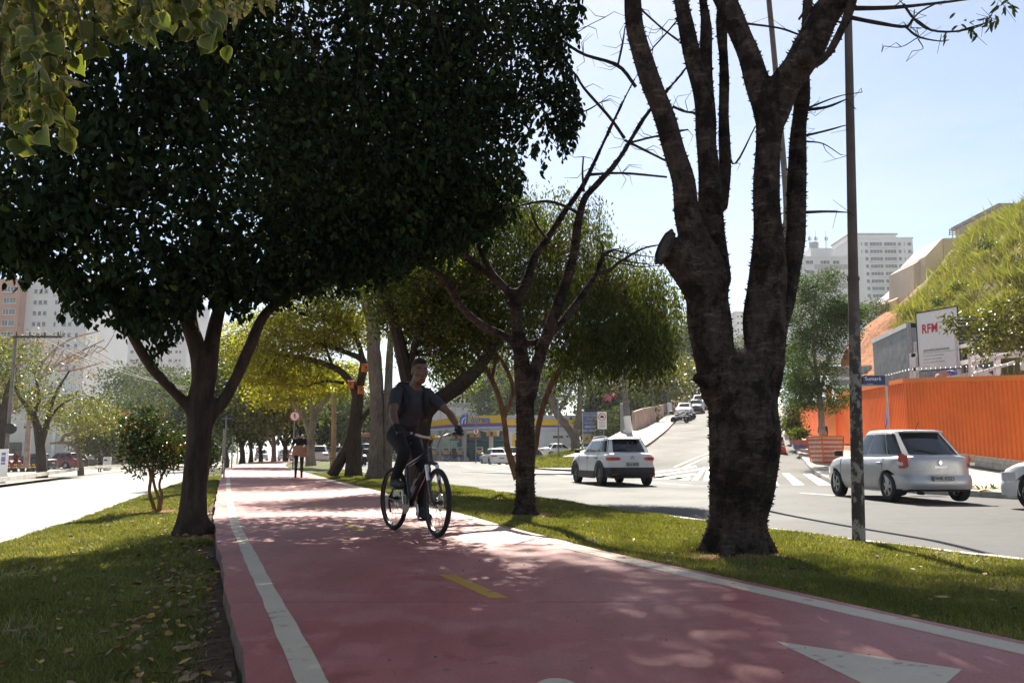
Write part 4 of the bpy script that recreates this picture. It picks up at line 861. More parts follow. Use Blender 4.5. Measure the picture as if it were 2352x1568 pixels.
for (x, y, d, rx, ry, lm, lab) in [(1400, 930, 88, 70, 80, L_FAR, 'dark dense tree behind the utility pole'), (1500, 885, 98, 75, 45, L_FARY, 'yellow green tree overhanging the pink wall up the street'), (1560, 870, 118, 60, 50, L_FARY, 'olive tree above the parked cars up the street'), (1440, 960, 84, 40, 60, L_FAR, 'dark ivy covered tree right of the billboard'), (1580, 800, 140, 60, 60, L_FAR, 'hazy tree high up the side street'), (1150, 890, 120, 60, 70, L_FAR, 'green tree beside the beige tower'), (1080, 915, 210, 34, 18, L_FAR, 'small round tree far beyond the station roof'), (1230, 900, 100, 80, 60, L_FAR, 'dark tree over the station shop roof'), (1520, 780, 170, 90, 60, L_FAR, 'distant tree filling the gap over the street'), (1680, 830, 150, 70, 60, L_FAR, 'distant tree seen between the trunks of the thorny tree')]:
    tree('station_tree', lab, [[(x, y + ry + 60, d, 9), (x + 2, y + ry, d, 7), (x, y, d, 4)], [(x, y + ry, d, 5), (x + 24, y, d, 3)], [(x, y + ry, d, 5), (x - 24, y, d, 3)]], B_DARK, [ell(x, y, d, rx, ry, rx * d / F * .8), ell(x - rx * .4, y + ry * .4, d, rx * .6, ry * .6, rx * d / F * .5)], 260, 26, .095 * d ** .5, .042 * d ** .5, .023 * d ** .5, lm, BK, flat=.25, nt=14, tr=.03)
pm_bl = leaf_mat('magenta blossom', (.28, .05, .20), (.52, .14, .40), .4)
t = thing('bougainvillea', 'magenta blossoming climber hanging beside the utility pole', 'plant'); m = MB(); limbs(m, [[(1420, 1000, 80, 4), (1415, 950, 80, 3), (1412, 905, 80, 2)]], 5); m.build('stem', B_DARK, t)
crown([ell(1414, 896, 80, 8, 16, .4), ell(1398, 912, 80, 12, 8, .4)], 22, 10, .12, .12, .07, pm_bl, t, name='blossom')
# orange nest boxes hung in the forked tree
for k, (x, y, d, lab) in enumerate([(806, 884, 30.7, 'orange nest box hanging lowest and furthest from the grey trunk'), (829, 897, 30.7, 'orange nest box on the stem of the forked tree below the fork'), (838, 846, 30.6, 'topmost orange nest box close against the grey trunk')]):
    t = thing('nest_box', lab, 'nest box', P(x, y, d), rz=.4 * k, group='orange nest boxes'); mo = pm('orange nest box wood', (.55, .16, .04), .7, .25, 8)
    MB().box((0, 0, .0), (.2, .17, .24)).build('box', mo, t); MB().slab([(-.13, -.12, .12), (.13, -.12, .12), (.13, .12, .17), (-.13, .12, .17)], (0, 0, .018)).build('roof', mo, t)
    MB().lathe([(.032, -.004), (.032, .004)], (0, -.087, .03), 12, 'Y').build('entrance_hole', pm('hole black', (.01, .008, .006), .9), t)
# ---------------- variegated ficus overhead, leaves close to the lens
t = thing('variegated_ficus', 'cream edged leaves hanging into the top left corner', 'tree')
def vleaf():
    n = 7; V = []; rim = []
    prof = [(0, .02), (.12, .30), (.32, .47), (.55, .44), (.75, .27), (.88, .09), (1.0, .012)]
    for x, w_ in prof:
        for s_ in (-1, -.55, 0, .55, 1): V.append((x, s_ * w_, .10 * abs(s_) * w_ * 2 - .16 * x * x)); rim.append(abs(s_) if 0 < x < 1 else 1)
    Fq = [(i * 5 + j, i * 5 + j + 1, i * 5 + j + 6, i * 5 + j + 5) for i in range(6) for j in range(4)]
    return V, Fq, rim
V0, F0, RIM = vleaf(); VM = []
for k in range(5):
    me = np_mesh('leaf', [(x, y * (.85 + .07 * k), z * (.6 + .4 * k)) for x, y, z in V0], F0, True); fattr(me, 'rim', np.array(RIM) * (.95 + .02 * k), 'POINT'); fattr(me, 'var', np.full(len(V0), .1 + .2 * k), 'POINT'); me.materials.append(L_VAR); VM.append(me)
tw = MB(); nl = 0
strands = []
for x, ytop, ybot in [(0, -80, 260), (40, -90, 210), (85, -90, 300), (110, -90, 250), (140, -100, 320), (30, -40, 320), (170, -90, 130), (215, -90, 110), (255, -100, 85), (300, -100, 70), (345, -110, 60), (390, -110, 45), (430, -110, 70), (480, -110, 80), (515, -110, 105), (545, -110, 60), (590, -110, 25), (625, -120, 10), (70, -60, 180), (-25, -60, 230), (180, -50, 150), (5, 60, 180), (-10, 120, 330)]:
    d = random.uniform(1.75, 2.25); a = P(x - 30, ytop, d + .15); b = P(x + random.uniform(-5, 20), (ytop + ybot) / 2, d + .03); c = P(x + random.uniform(0, 15), ybot, d)
    tw.tube([Vector(q) for q in catmull([a, b, c], 8)], list(np.linspace(.004, .0012, 8)), 5, False); strands.append(catmull([a, b, c], 40))
o = tw.build('twigs', B_DARK, t); o['kind'] = 'stuff'
for S in strands:
    L_ = np.linalg.norm(S[-1] - S[0]); k = max(5, int(L_ / .021))
    for i in range(k):
        if nl >= 298: break
        p = Vector(S[min(39, int(i / k * 40 + random.random() * 2))]) if i else Vector(S[-1])
        o = link('leaf', random.choice(VM), None, t); nl += 1
        dr = Vector((random.gauss(.1, .55), random.gauss(-.1, .55), -random.uniform(.4, 1.3))).normalized()
        n_ = Vector((random.gauss(0, .7), -1, random.gauss(.2, .6))); y_ = n_.cross(dr).normalized(); z_ = dr.cross(y_)
        s_ = random.uniform(.034, .062)
        o.matrix_world = Matrix.Translation(p) @ Matrix((dr, y_, z_)).transposed().to_4x4() @ Matrix.Diagonal((s_, s_, s_, 1))
C = np.concatenate([np.array([P(x, y, d) for x, y, d in zip(RNG.uniform(-60, 640, 520), RNG.uniform(-120, 30, 520) , RNG.uniform(1.9, 2.7, 520))]), np.array([P(x, y, d) for x, y, d in zip(RNG.uniform(-60, 150, 300), RNG.uniform(-60, 250, 300), RNG.uniform(1.95, 2.7, 300))])])
xx, yy = to_px(C); C = C[yy < np.interp(xx, [-60, 100, 170, 260, 420, 560, 640], [270, 240, 110, 50, 40, 40, -10]) + RNG.normal(0, 12, len(C))]
o = link('foliage', leaf_mesh('foliage', C, .052, .030, .9, True), leaf_mat('variegated ficus leaf', (0, 0, 0), (0, 0, 0)), t); o['kind'] = 'stuff'; fattr(o.data, 'rim', np.tile([1, .9, .9, 1, .9, .9], len(C)) * .9, 'POINT')
# the rest of its crown and trunk stand outside the picture, left of the path
m = MB(); limbs(m, [], 8)
m.tube([(-3.6, 1.2, -.3), (-3.5, 1.25, 1.0), (-3.2, 1.3, 2.2)], [.2, .16, .14], 10); m.tube([(-3.2, 1.3, 2.1), (-2.4, 1.5, 3.0), (-1.2, 1.9, 3.2), (-.9, 2.1, 2.9)], [.11, .07, .04, .015], 8); m.tube([(-3.2, 1.3, 2.1), (-2.9, .6, 3.2), (-2.4, 0, 4)], [.11, .07, .03], 8)
m.build('trunk', B_FICUS, t, True)
crown([(np.array([-2.6, .9, 4.0]), np.array([1.6, 1.3, .9])), (np.array([-1.7, 1.2, 3.6]), np.array([1.1, .8, .5]))], 260, 16, .16, .075, .05, L_VAR, t, .9, detail=True, keep=lambda C: (lambda q: (q[1] < -60) | (C[:, 1] < .9))(to_px(C)))
# ============================================================ GRASS AND FALLEN LEAVES
M_BLADE = leaf_mat('grass blade', (.092, .106, .028), (.232, .236, .076), .45, hue2=(.42, .35, .17), gloss=.5)
def vnoise(X, Y):
    return (np.sin(X * 2.3 + 1.7 * np.sin(Y * 1.1)) * np.sin(Y * 1.9 + 1.3 * np.sin(X * .9)) + .6 * np.sin(X * 5.1 + Y * 2.7) * np.sin(Y * 4.3 - X * 1.9)) / 1.6
BARE = [(2.0, 7.5, .55), (.19, 12.7, .5), (-3.79, 10.1, .45), (-6.1, 14.6, .55), (3.7, 9.15, .2), (-3.0, 8.6, .5), (-2.3, 19, .5)]
SOFT = [(.8, 14.6, 1.0), (-.9, 17.5, 1.1), (1.4, 10.3, .6), (3.2, 6.2, .5), (-5.0, 11.6, .6), (-4.2, 7.4, .5), (-3.0, 5.2, .4), (-6.4, 13.2, .6), (2.5, 8.6, .5)]
def grass(name, label, y0, y1, lf, rf, zf, n, seed, edge=None):
    g = np.random.default_rng(seed)
    u = g.random(n * 3); Y = (y0 ** -.35 + u * (y1 ** -.35 - y0 ** -.35)) ** (1 / -.35)
    Tt = g.random(len(Y)); X = lf(Y) * (1 - Tt) + rf(Y) * Tt
    px = CX + F * X / np.maximum(Y, .5); vis = (px > -160) & (px < 2520)
    nz = vnoise(X, Y); keep = g.random(len(Y)) < np.clip(.70 + .75 * nz, .08, 1)
    for bx, by, br in BARE: keep &= ((X - bx) ** 2 + (Y - by) ** 2 > (br * g.uniform(.5, 1.1, len(Y))) ** 2)
    if edge is not None:
        wv = .04 + .26 * (.5 + .5 * np.sin(Y * 1.9 + np.sin(Y * .7) * 2)) * g.uniform(.3, 1.2, len(Y)); keep &= (np.abs(edge(Y) - X) > wv)
    for bx, by, br in SOFT: keep &= (np.exp(-((X - bx) ** 2 + (Y - by) ** 2) / br ** 2) * g.uniform(.1, 1.5, len(Y)) < .72)
    k = np.where(vis & keep)[0][:n]; X, Y = X[k], Y[k]; nz = nz[k]; m = len(X)
    Z = zf(X, Y); sc = (Y / 4) ** .62
    h = g.uniform(.016, .042, m) * (1 + .5 * np.clip(nz, 0, 1)) * (1 + .25 * (sc - 1)); w = g.uniform(.0022, .0042, m) * sc * 1.25
    a = g.uniform(0, 2 * np.pi, m); ln = g.normal(0, .6, (m, 2)) * h[:, None]
    dx, dy = np.cos(a) * w, np.sin(a) * w
    V = np.stack([np.stack([X - dx, Y - dy, Z - .004], 1), np.stack([X + dx, Y + dy, Z - .004], 1), np.stack([X + ln[:, 0], Y + ln[:, 1], Z + h], 1)], 1).reshape(-1, 3)
    me = np_mesh(name, V, np.arange(m * 3).reshape(-1, 3)); fattr(me, 'var', np.clip(g.beta(1.7, 2.0, m) + .25 * np.clip(-nz, -1, 1), 0, 1))
    o = link(name, me, M_BLADE); return tag(o, label, 'grass', kind='stuff')
grass('grass', 'short mown grass blades covering the verge beside the avenue', 3.6, 34, lambda Y: RE(Y) + .01, lambda Y: KR(Y) - .12, z_right, 330000, 3)
grass('grass', 'short mown grass blades covering the verge beside the bright road', 3.0, 34, lambda Y: KL(Y) + .12, lambda Y: LE(Y) - .05, z_left, 260000, 4, LE)
def litter(n, y0, y1, lf, rf, zf, seed, bias=None):
    g = np.random.default_rng(seed); Y = y0 * (y1 / y0) ** g.random(n); Tt = g.random(n) if bias is None else np.clip(g.beta(*bias, n), 0, 1)
    X = lf(Y) * (1 - Tt) + rf(Y) * Tt; return np.stack([X, Y, zf(X, Y) + .026 + g.random(n) * .02], 1)
Cl = np.concatenate([litter(430, 3.2, 20, lambda Y: KL(Y) + .2, lambda Y: LE(Y) - .02, z_left, 1, (2.2, 1.0)), litter(330, 4.5, 26, lambda Y: RE(Y) + .05, lambda Y: KR(Y) - .2, z_right, 2), litter(330, 3.4, 14, lambda Y: LE(Y) - .55, lambda Y: LE(Y) - .02, z_left, 5)])
m_lit = leaf_mat('fallen leaf', (.075, .045, .025), (.27, .19, .105), .15, hue2=(.42, .25, .05), gloss=.6)
o = link('fallen_leaves', leaf_mesh('fallen_leaves', Cl, .058, .034, .0, True, flat=.82, var=RNG.random(len(Cl))), m_lit); tag(o, 'scattered dry fallen leaves lying in the grass of both verges', 'leaves', kind='stuff')
g = np.random.default_rng(9); Yp = 3.3 * (9 / 3.3) ** g.random(60); Tp = g.random(60); Xp = WL(Yp) * (1 - Tp) + WR(Yp) * Tp
o = link('path_debris', leaf_mesh('path_debris', np.stack([Xp, Yp, zp(Yp) + .004], 1), .018, .009, 0, False, flat=.9), pm('twig crumbs', (.05, .03, .025), .9)); tag(o, 'tiny dark seeds and twig crumbs strewn over the red path', 'debris', kind='stuff')
def soil_strip(y0, y1):
    ys = np.linspace(y0, y1, 160); w_ = .09 + .22 * (.5 + .5 * np.sin(ys * 1.9 + np.sin(ys * .7) * 2)) + .05 * np.sin(ys * 11) + .03 * np.sin(ys * 23); V = []
    for y, w in zip(ys, w_):
        for f in (0, .35, .7, 1): x = float(LE(y)) - w * (1 - f) - .005; V.append((x, y, float(z_left(np.array(x), np.array(y))) + (.006 if f else -.004)))
    o = link('earth_strip', np_mesh('earth_strip', V, [(i * 4 + j, i * 4 + j + 1, i * 4 + j + 5, i * 4 + j + 4) for i in range(159) for j in range(3)], True), M_DIRT2); o['kind'] = 'structure'
M_DIRT2 = pm('dark leaf mould earth', (.085, .058, .040), .95, .45, 9, spec=.1, bmp=.9, bscale=40, detail=8); soil_strip(2.6, 16)
# soil shown round the trunks
for (bx, by, br, zf, nm) in [(2.0, 7.5, .62, z_right, 'earth ring at the foot of the massive thorny trunk'), (.19, 12.7, .55, z_right, 'earth ring at the foot of the slender thorny tree'), (-6.1, 14.6, .62, z_left, 'earth bed round the young shrub'), (-3.4, 9.6, .55, z_left, 'bare earth between the ficus trunk and the path edge')]:
    m = MB(); K = 22; pts = []
    for k in range(K):
        a = 2 * math.pi * k / K; r = br * (1 + .18 * math.sin(3 * a + bx) + .12 * math.sin(7 * a)); x, y = bx + r * math.cos(a), by + r * math.sin(a)
        x = max(x, float(KL(y)) + .2)
        if zf is z_left: x = min(x, float(LE(y)) + .0)
        pts.append((x, y, float(zf(np.array(x), np.array(y))) + .001))
    m.add([(min(bx, float(LE(by)) - .02) if zf is z_left else bx, by, float(zf(np.array(bx), np.array(by))) + .022)] + pts, [(0, 1 + k, 1 + (k + 1) % K) for k in range(K)])
    o = m.build('earth_patch', M_DIRT, None, True); o['kind'] = 'structure'
# ============================================================ VEHICLES
def m_paint_car(name, col, rough=.28, metal=0):
    if name in MATS: return MATS[name]
    m, N, L, out = nodes_of(name)
    n = noise(N, L, 2.5, 5); sep = noise(N, L, 9, 4)
    c = mix(N, L, ramp(N, L, sep, [(.45, 0.0), (.8, .12)]), ramp(N, L, n, [(.3, tuple(x * .93 for x in col)), (.7, col)]), (.25, .22, .18))
    bsdf(N, L, out, c, ramp(N, L, sep, [(.3, rough), (.7, rough + .15)]), .5, metal, None, .35); MATS[name] = m; return m
def m_glass(name, col=(.012, .014, .016)):
    if name in MATS: return MATS[name]
    m, N, L, out = nodes_of(name); bsdf(N, L, out, ramp(N, L, noise(N, L, 3, 3), [(.3, col), (.7, tuple(c * 1.8 for c in col))]), .06, .6); MATS[name] = m; return m
G_CAR = m_glass('dark car glass'); G_LITE = m_glass('grey car glass', (.05, .055, .06))
M_TYRE = pm('tyre rubber', (.018, .018, .018), .85, .3, 10); M_RIM = pm('wheel alloy', (.42, .42, .42), .35, .15, 8, metal=.8); M_BLACK = pm('black plastic', (.016, .016, .017), .55, .25, 8)
M_RED = pm('red tail lamp', (.42, .012, .015), .15, .2, 20, coat=.5); M_AMBER = pm('amber lamp', (.55, .20, .03), .2, .2, 20); M_LAMP = pm('clear lamp', (.55, .56, .58), .12, .2, 30, coat=.6); M_CHROME = pm('chrome', (.6, .6, .6), .15, .1, 8, metal=1)
M_PLATE = pm('grey number plate', (.42, .43, .42), .5, .08, 12); M_INK = pm('black lettering', (.012, .012, .012), .6, .1, 8)
def wheel_mesh(r, w, spokes=5):
    ty = MB(); k = .64
    ty.lathe([(r * k, -w * .42), (r * .86, -w / 2), (r * .97, -w * .42), (r, -w * .2), (r, w * .2), (r * .97, w * .42), (r * .86, w / 2), (r * k, w * .42)], seg=28, axis='Y')
    rm = MB(); rm.lathe([(r * k, -w * .40), (r * k * .9, -w * .45), (r * k * .84, -w * .2), (r * k * .84, w * .2), (r * k * .9, w * .45), (r * k, w * .40)], seg=28, axis='Y')
    sp = MB()
    for s_ in (-1, 1):
        sp.lathe([(r * .16, s_ * w * .30), (r * .15, s_ * w * .46)], seg=12, axis='Y')
        for i in range(spokes):
            for da in (-.13, .13):
                a = 2 * math.pi * i / spokes + da; d = Vector((math.cos(a), 0, math.sin(a))); sp.bar(d * r * .12 + Vector((0, s_ * w * .38, 0)), d * r * k * .92 + Vector((0, s_ * w * .36, 0)), .028, .03)
    disc = MB().lathe([(r * k * .84, -.012), (r * k * .84, .012)], seg=20, axis='Y')
    return ty.mesh('tyre', True), rm.mesh('rim', True), sp.mesh('spokes'), disc.mesh('brake_disc')
WHEELS = {}
def car(name, label, loc, rz, paint, L=4.1, W=1.74, H=1.52, wb=2.58, fo=.78, wr=.31, sill=.22, hood=.90, belt=.93, xw=(.98, -1.80), xr=(.28, -1.42), tail=.90, group=None, cladding=False, rails=False, plate=None, glass=None, simple=False, roofmat=None, sedan=False, sidew=((.03, .29), (.315, .60), (.63, .93)), logo=None, rim=None, lowlamp=False, category='car', round_=5.4):
    t = thing(name, label, category, loc, rz, group); hl = L / 2; hwm = W / 2; gl = glass or G_CAR
    pw = 8.0 if round_ > 5 else 6.0
    xs = np.unique(np.concatenate([-hl + hl * (1 - np.cos(np.linspace(0, math.pi / 2, 12))) * .16, np.linspace(-hl * .84, hl * .84, 64), hl - hl * (1 - np.cos(np.linspace(0, math.pi / 2, 12))) * .16]))
    fx, rx = hl - fo, hl - fo - wb; ar = wr + .055
    top = [(-hl, tail - .10), (-hl + .05, tail - .03), (-hl + .25, tail)] + ([(-hl + .75, tail + .05)] if sedan else []) + [(xw[1], belt), (xw[0], belt), (xw[0] + .12, belt - .01), (hl - .45, hood - .09), (hl - .14, hood - .2), (hl, hood - .34)]
    tx, tz = zip(*sorted(top)); 
    bx_, bz_ = zip(*sorted([(-hl, sill + .16), (-hl + .12, sill + .04), (-hl + .4, sill), (hl - .4, sill), (hl - .12, sill), (hl, sill + .1)]))
    V = []; K = 17
    prof = [(0, .0), (.80, .0), (.90, .0), (.955, .10), (.985, .24), (1, .50), (.995, .70), (.975, .88), (.93, .97)]
    for x in xs:
        u = abs(x) / hl; hw = hwm * max(0, 1 - u ** pw) ** (1 / pw) * (1 - .05 * u ** 3); zt = np.interp(x, tx, tz); zb = np.interp(x, bx_, bz_); a = 0
        for c in (fx, rx):
            if abs(x - c) < ar: a = max(a, wr + math.sqrt(ar * ar - (x - c) ** 2))
        half = [(hw * p, max(zb + (zt - zb) * q, min(a, zt - .05)) if i > 1 else zb + .02) for i, (p, q) in enumerate(prof)] + [(hw * .80, zt + .005), (hw * .4, zt + .022), (0, zt + .028)]
        full = half + [(-y, z) for y, z in half[-2:0:-1]]
        V += [(x, y, z) for y, z in full]; K = len(full)
    n = len(xs); Fq = [(i * K + j, i * K + (j + 1) % K, (i + 1) * K + (j + 1) % K, (i + 1) * K + j) for i in range(n - 1) for j in range(K) if j not in (0, K - 1, 1, K - 2)]
    body = link('body', np_mesh('body', V, Fq, True), paint, t); body.data.set_sharp_from_angle(angle=R(50))
    ub = MB(); ub.box((0, 0, (sill + .62) / 2), (L * .93, W * .70, .62 - sill)); ub.build('underbody', M_BLACK, t)
    # cabin
    zr = H - .05; wbm, wrm = hwm * .93, hwm * .74
    def fr(v): return (xw[1] + (xr[1] - xw[1]) * v, xw[0] + (xr[0] - xw[0]) * v, wbm + (wrm - wbm) * v ** 1.25, belt - .02 + (zr - belt + .02) * (v if v < 1 else 1))
    q = round_
    def side(f, v, s_, o=0):
        a, b, w, z = fr(v); x = a + (b - a) * f; c, h = (a + b) / 2, (b - a) / 2
        return (x, s_ * (w * max(0, 1 - abs((x - c) / h) ** q) ** (1 / q) + o), z)
    def end(g, v, fwd, o=0):
        a, b, w, z = fr(v); c, h = (a + b) / 2, (b - a) / 2; e = h * max(0, 1 - abs(g) ** q) ** (1 / q)
        return (c + (e + o if fwd else -e - o), g * w, z + o * .4)
    th = np.linspace(0, 2 * math.pi, 72, endpoint=False); V = []
    vs_ = list(np.linspace(0, 1, 7))
    for v in vs_:
        a, b, w, z = fr(v); c, h = (a + b) / 2, (b - a) / 2
        V += [(c + h * np.sign(math.cos(k)) * abs(math.cos(k)) ** (2 / q), w * np.sign(math.sin(k)) * abs(math.sin(k)) ** (2 / q), z) for k in th]
    a, b, w, z = fr(1)
    for sc, dz in ((.965, .022), (.85, .037), (.55, .047), (.2, .05)): V += [((a + b) / 2 + (b - a) / 2 * sc * np.sign(math.cos(k)) * abs(math.cos(k)) ** (2 / q), w * sc * np.sign(math.sin(k)) * abs(math.sin(k)) ** (2 / q), z + dz) for k in th]
    nr = len(vs_) + 4; Fq = [(i * 72 + j, i * 72 + (j + 1) % 72, (i + 1) * 72 + (j + 1) % 72, (i + 1) * 72 + j) for i in range(nr - 1) for j in range(72)] + [tuple((nr - 1) * 72 + j for j in range(72))]
    me = np_mesh('cabin', V, Fq, True); me.set_sharp_from_angle(angle=R(50)); cab = link('cabin', me, [paint] + ([roofmat] if roofmat else []), t)
    if roofmat: me.polygons.foreach_set('material_index', [1 if p.center.z > zr - .01 else 0 for p in me.polygons])
    def patch(pf, u0, u1, v0, v1, nm, mat, par=t, nu=8, nv=5, cut=0):
        P_ = [pf(u0 + (u1 - u0) * i / nu + 0, v0 + (v1 - v0) * j / nv) for j in range(nv + 1) for i in range(nu + 1)]
        return link(nm, np_mesh(nm, P_, [(j * (nu + 1) + i, j * (nu + 1) + i + 1, (j + 1) * (nu + 1) + i + 1, (j + 1) * (nu + 1) + i) for j in range(nv) for i in range(nu)], True), mat, par)
    for s_ in (-1, 1):
        for f0, f1 in sidew: patch(lambda f, v: side(f, v, s_, .006), f0 if f0 > .05 else .06, min(f1, .955), .14, .90, 'side_window', gl)
    patch(lambda g, v: end(g, v, True, .006), -.90, .90, .10, .95, 'windscreen', gl)
    patch(lambda g, v: end(g, v, False, .006), -.86, .86, .12, .93, 'rear_window', gl)
    # wheels
    key = (round(wr, 3), simple); 
    if key not in WHEELS: WHEELS[key] = wheel_mesh(wr, .2, 5)
    ty, rm, sp, dc = WHEELS[key]
    for x in (fx, rx):
        for s_ in (-1, 1):
            o = link('wheel', ty, M_TYRE, t); o.location = (x, s_ * (hwm - .11), wr); o.rotation_euler = (0, random.uniform(0, 1), 0)
            link('rim', rm, rim or M_RIM, o); link('spokes', sp, rim or M_RIM, o)['kind'] = 'stuff'
            if not simple: link('brake_disc', dc, M_BLACK, o)
    # rear and front fittings follow the body ends
    def rear(y, z, o): return (-hl * max(0, 1 - abs(y / hwm) ** pw) ** (1 / pw) - o, y, z)
    def front(y, z, o): return (hl * max(0, 1 - abs(y / hwm) ** pw) ** (1 / pw) + o, y, z)
    for s_ in (-1, 1):
        y0, y1 = (.46, .93) if not lowlamp else (.76, .90); zc = tail - (.17 if not lowlamp else .11); hh = .10 if not lowlamp else .30
        patch(lambda a_, b_: rear(s_ * hwm * a_, zc + hh * (b_ - .5) * (1 - .2 * (a_ < y0 + .05)), .012), y0, y1, 0, 1, 'tail_light', M_RED, nu=10, nv=3)
        patch(lambda a_, b_: front(s_ * hwm * a_, hood - .42 + .16 * b_, .012), .58, .985, 0, 1, 'headlight', M_LAMP, nu=10, nv=3)
        if not simple:
            mr = MB(); mr.box((xw[0] - .28, s_ * (hwm + .08), belt + .08), (.10, .17, .13)); mr.bar((xw[0] - .25, s_ * (hwm - .05), belt + .03), (xw[0] - .27, s_ * (hwm + .03), belt + .06), .03); mr.build('mirror', M_BLACK if (cladding or lowlamp) else paint, t, bevel=.03)
            for hx in (-.12, -1.02): MB().box((hx, s_ * (hwm * .995), belt - .13), (.19, .035, .035)).build('door_handle', M_BLACK if cladding else paint, t, bevel=.01)
            for dx in (xw[0] - .15, xw[0] - 1.12, xw[1] + .72 if not sedan else xw[1] + .35): sm = MB(); sm.tube([(dx, s_ * (hwm * p_ + .001), sill + (belt - sill) * q_) for p_, q_ in prof[3:]], .0045, 4); sm.build('door_seam', M_INK, t)
    bm_ = MB(); bp = [rear(hwm * g, 0, .045) for g in np.linspace(-.985, .985, 17)]; z0, z1 = sill + .05, sill + .34
    patch(lambda g, v: (rear(hwm * g, z0 + (z1 - z0) * v, .05 * math.sin(math.pi * min(1, v * .9 + .1)) + .01)), -.99, .99, 0, 1, 'rear_bumper', M_BLACK if cladding else paint, nu=24, nv=5)
    patch(lambda g, v: (front(hwm * g, z0 + (z1 - z0) * v, .04 * math.sin(math.pi * v) + .01)), -.99, .99, 0, 1, 'front_bumper', M_BLACK if cladding else paint, nu=24, nv=5)
    patch(lambda g, v: front(hwm * g, hood - .44 + .12 * v, .02), -.42, .42, 0, 1, 'grille', M_BLACK, nu=10, nv=2)
    if not simple:
        pl = MB(); zpz = tail - .34 if not lowlamp else sill + .28; xo = .075 if lowlamp else .03
        pl.box((-hl - xo, 0, zpz), (.012, .40, .13)); p_ = pl.build('number_plate', M_PLATE, t)
        if plate:
            put_text(plate, .105, M_INK, p_, (-hl - xo - .008, 0, zpz - .008), (math.pi / 2, 0, -math.pi / 2), extrude=.001, offset=.002)
        wi = MB(); a_, b_ = Vector(end(-.05, .16, False, .03)), Vector(end(.52, .30, False, .03)); wi.bar(a_, b_, .018); wi.build('wiper', M_BLACK, t)
    if cladding:
        for s_ in (-1, 1):
            for c in (fx, rx):
                Vv = []; aa = np.linspace(R(-8), R(188), 21)
                for k in aa:
                    for rr, oo in ((ar - .01, .012), (ar + .075, .016), (ar + .085, -.02)): Vv.append((c + rr * math.cos(k), s_ * (hwm * .985 + oo), max(sill, wr + rr * math.sin(k))))
                link('wheel_arch', np_mesh('wheel_arch', Vv, [(i * 3 + j, i * 3 + j + 1, i * 3 + j + 4, i * 3 + j + 3) for i in range(20) for j in range(2)], True), M_BLACK, t)
            sc = MB(); sc.box(((fx + rx) / 2, s_ * (hwm * .985), sill + .10), (wb - 2 * ar - .1, .05, .24)); sc.build('side_cladding', M_BLACK, t, bevel=.02)
        rs = MB()
        for s_ in (-1, 1): rs.box((-hl - .055, s_ * .62, sill + .12), (.01, .18, .03))
        rs.build('reflector', M_RED, t)
    if rails:
        for s_ in (-1, 1):
            rl = MB(); pts = [(xr[0] - .12, s_ * wrm * .9, zr + .02), (xr[0] - .3, s_ * wrm * .92, zr + .085), ((xr[0] + xr[1]) / 2, s_ * wrm * .93, zr + .095), (xr[1] + .3, s_ * wrm * .92, zr + .085), (xr[1] + .1, s_ * wrm * .9, zr + .02)]
            rl.tube(pts, .018, 6); rl.build('roof_rail', M_CHROME, t, True)
    if not simple:
        an = MB(); an.tube([(xr[1] + .12, 0, H - .01), (xr[1] - .02, 0, H + .16)], .006, 5); an.build('antenna', M_BLACK, t)
        MB().box((xr[1] - .07, 0, zr - .01), (.2, wrm * 1.42, .03)).build('spoiler', M_BLACK if cladding else paint, t, bevel=.012)
    return t
PW = m_paint_car('white car paint', (.72, .72, .71)); PS = m_paint_car('silver car paint', (.46, .46, .47), .32, .5); PK = m_paint_car('black blue car paint', (.018, .022, .035)); PR = m_paint_car('dark red car paint', (.16, .012, .018)); PG = m_paint_car('graphite car paint', (.06, .065, .075)); PB = m_paint_car('blue grey car paint', (.13, .15, .20))
ZR = lambda Y: float(zp(Y)) - .205
# white crossover with black cladding
c = car('crossover_car', 'white crossover with black cladding and roof rails driving away in the middle lane', (XP(1402, 28.6), 28.6, ZR(28.6)), R(102.5), PW, L=4.17, W=1.74, H=1.53, wb=2.60, fo=.80, wr=.335, sill=.24, hood=1.0, belt=1.02, xw=(1.0, -1.88), xr=(.25, -1.50), tail=1.02, cladding=True, rails=True, plate='ELA 0575', roofmat=None, rim=pm('dark alloy', (.10, .10, .10), .35, .2, 8, metal=.8))
ch = MB()
for k in (0, 1):
    z0 = .86 + .045 * k
    ch.slab([(-2.10, -.06, z0), (-2.10, 0, z0 + .045), (-2.10, .06, z0), (-2.10, .06, z0 - .018), (-2.10, 0, z0 + .024), (-2.10, -.06, z0 - .018)], (-.012, 0, 0))
ch.build('chevron_badge', M_CHROME, c)
# silver hatchback
c = car('hatchback_car', 'silver white hatchback braking at the street corner before the orange hoarding', (XP(2050, 19.6), 19.6, ZR(18.9) + .02), R(93), PS, L=3.9, W=1.72, H=1.55, wb=2.52, fo=.74, wr=.31, sill=.23, hood=.97, belt=.95, xw=(1.04, -1.88), xr=(.12, -1.20), tail=.97, round_=3.9, lowlamp=True, plate='OWK·0325', sidew=((.06, .19), (.205, .50), (.525, .94)))
ds = MB(); ds.slab([(-1.965, -.045, .83), (-1.965, 0, .89), (-1.965, .045, .83), (-1.965, 0, .77)], (-.012, 0, 0)); ds.build('diamond_badge', M_CHROME, c)
put_text('RENAULT', .05, M_CHROME, c, (-1.972, 0, .735), (math.pi / 2, 0, -math.pi / 2), extrude=.002, spacing=1.25)
put_text('SANDERO', .04, M_CHROME, c, (-1.96, .50, .70), (math.pi / 2, 0, -math.pi / 2), extrude=.002)
for s_ in (-1, 1):
    MB().box((-1.80, s_ * .775, .80), (.05, .12, .07)).build('reversing_lamp', M_LAMP, c, bevel=.01); 
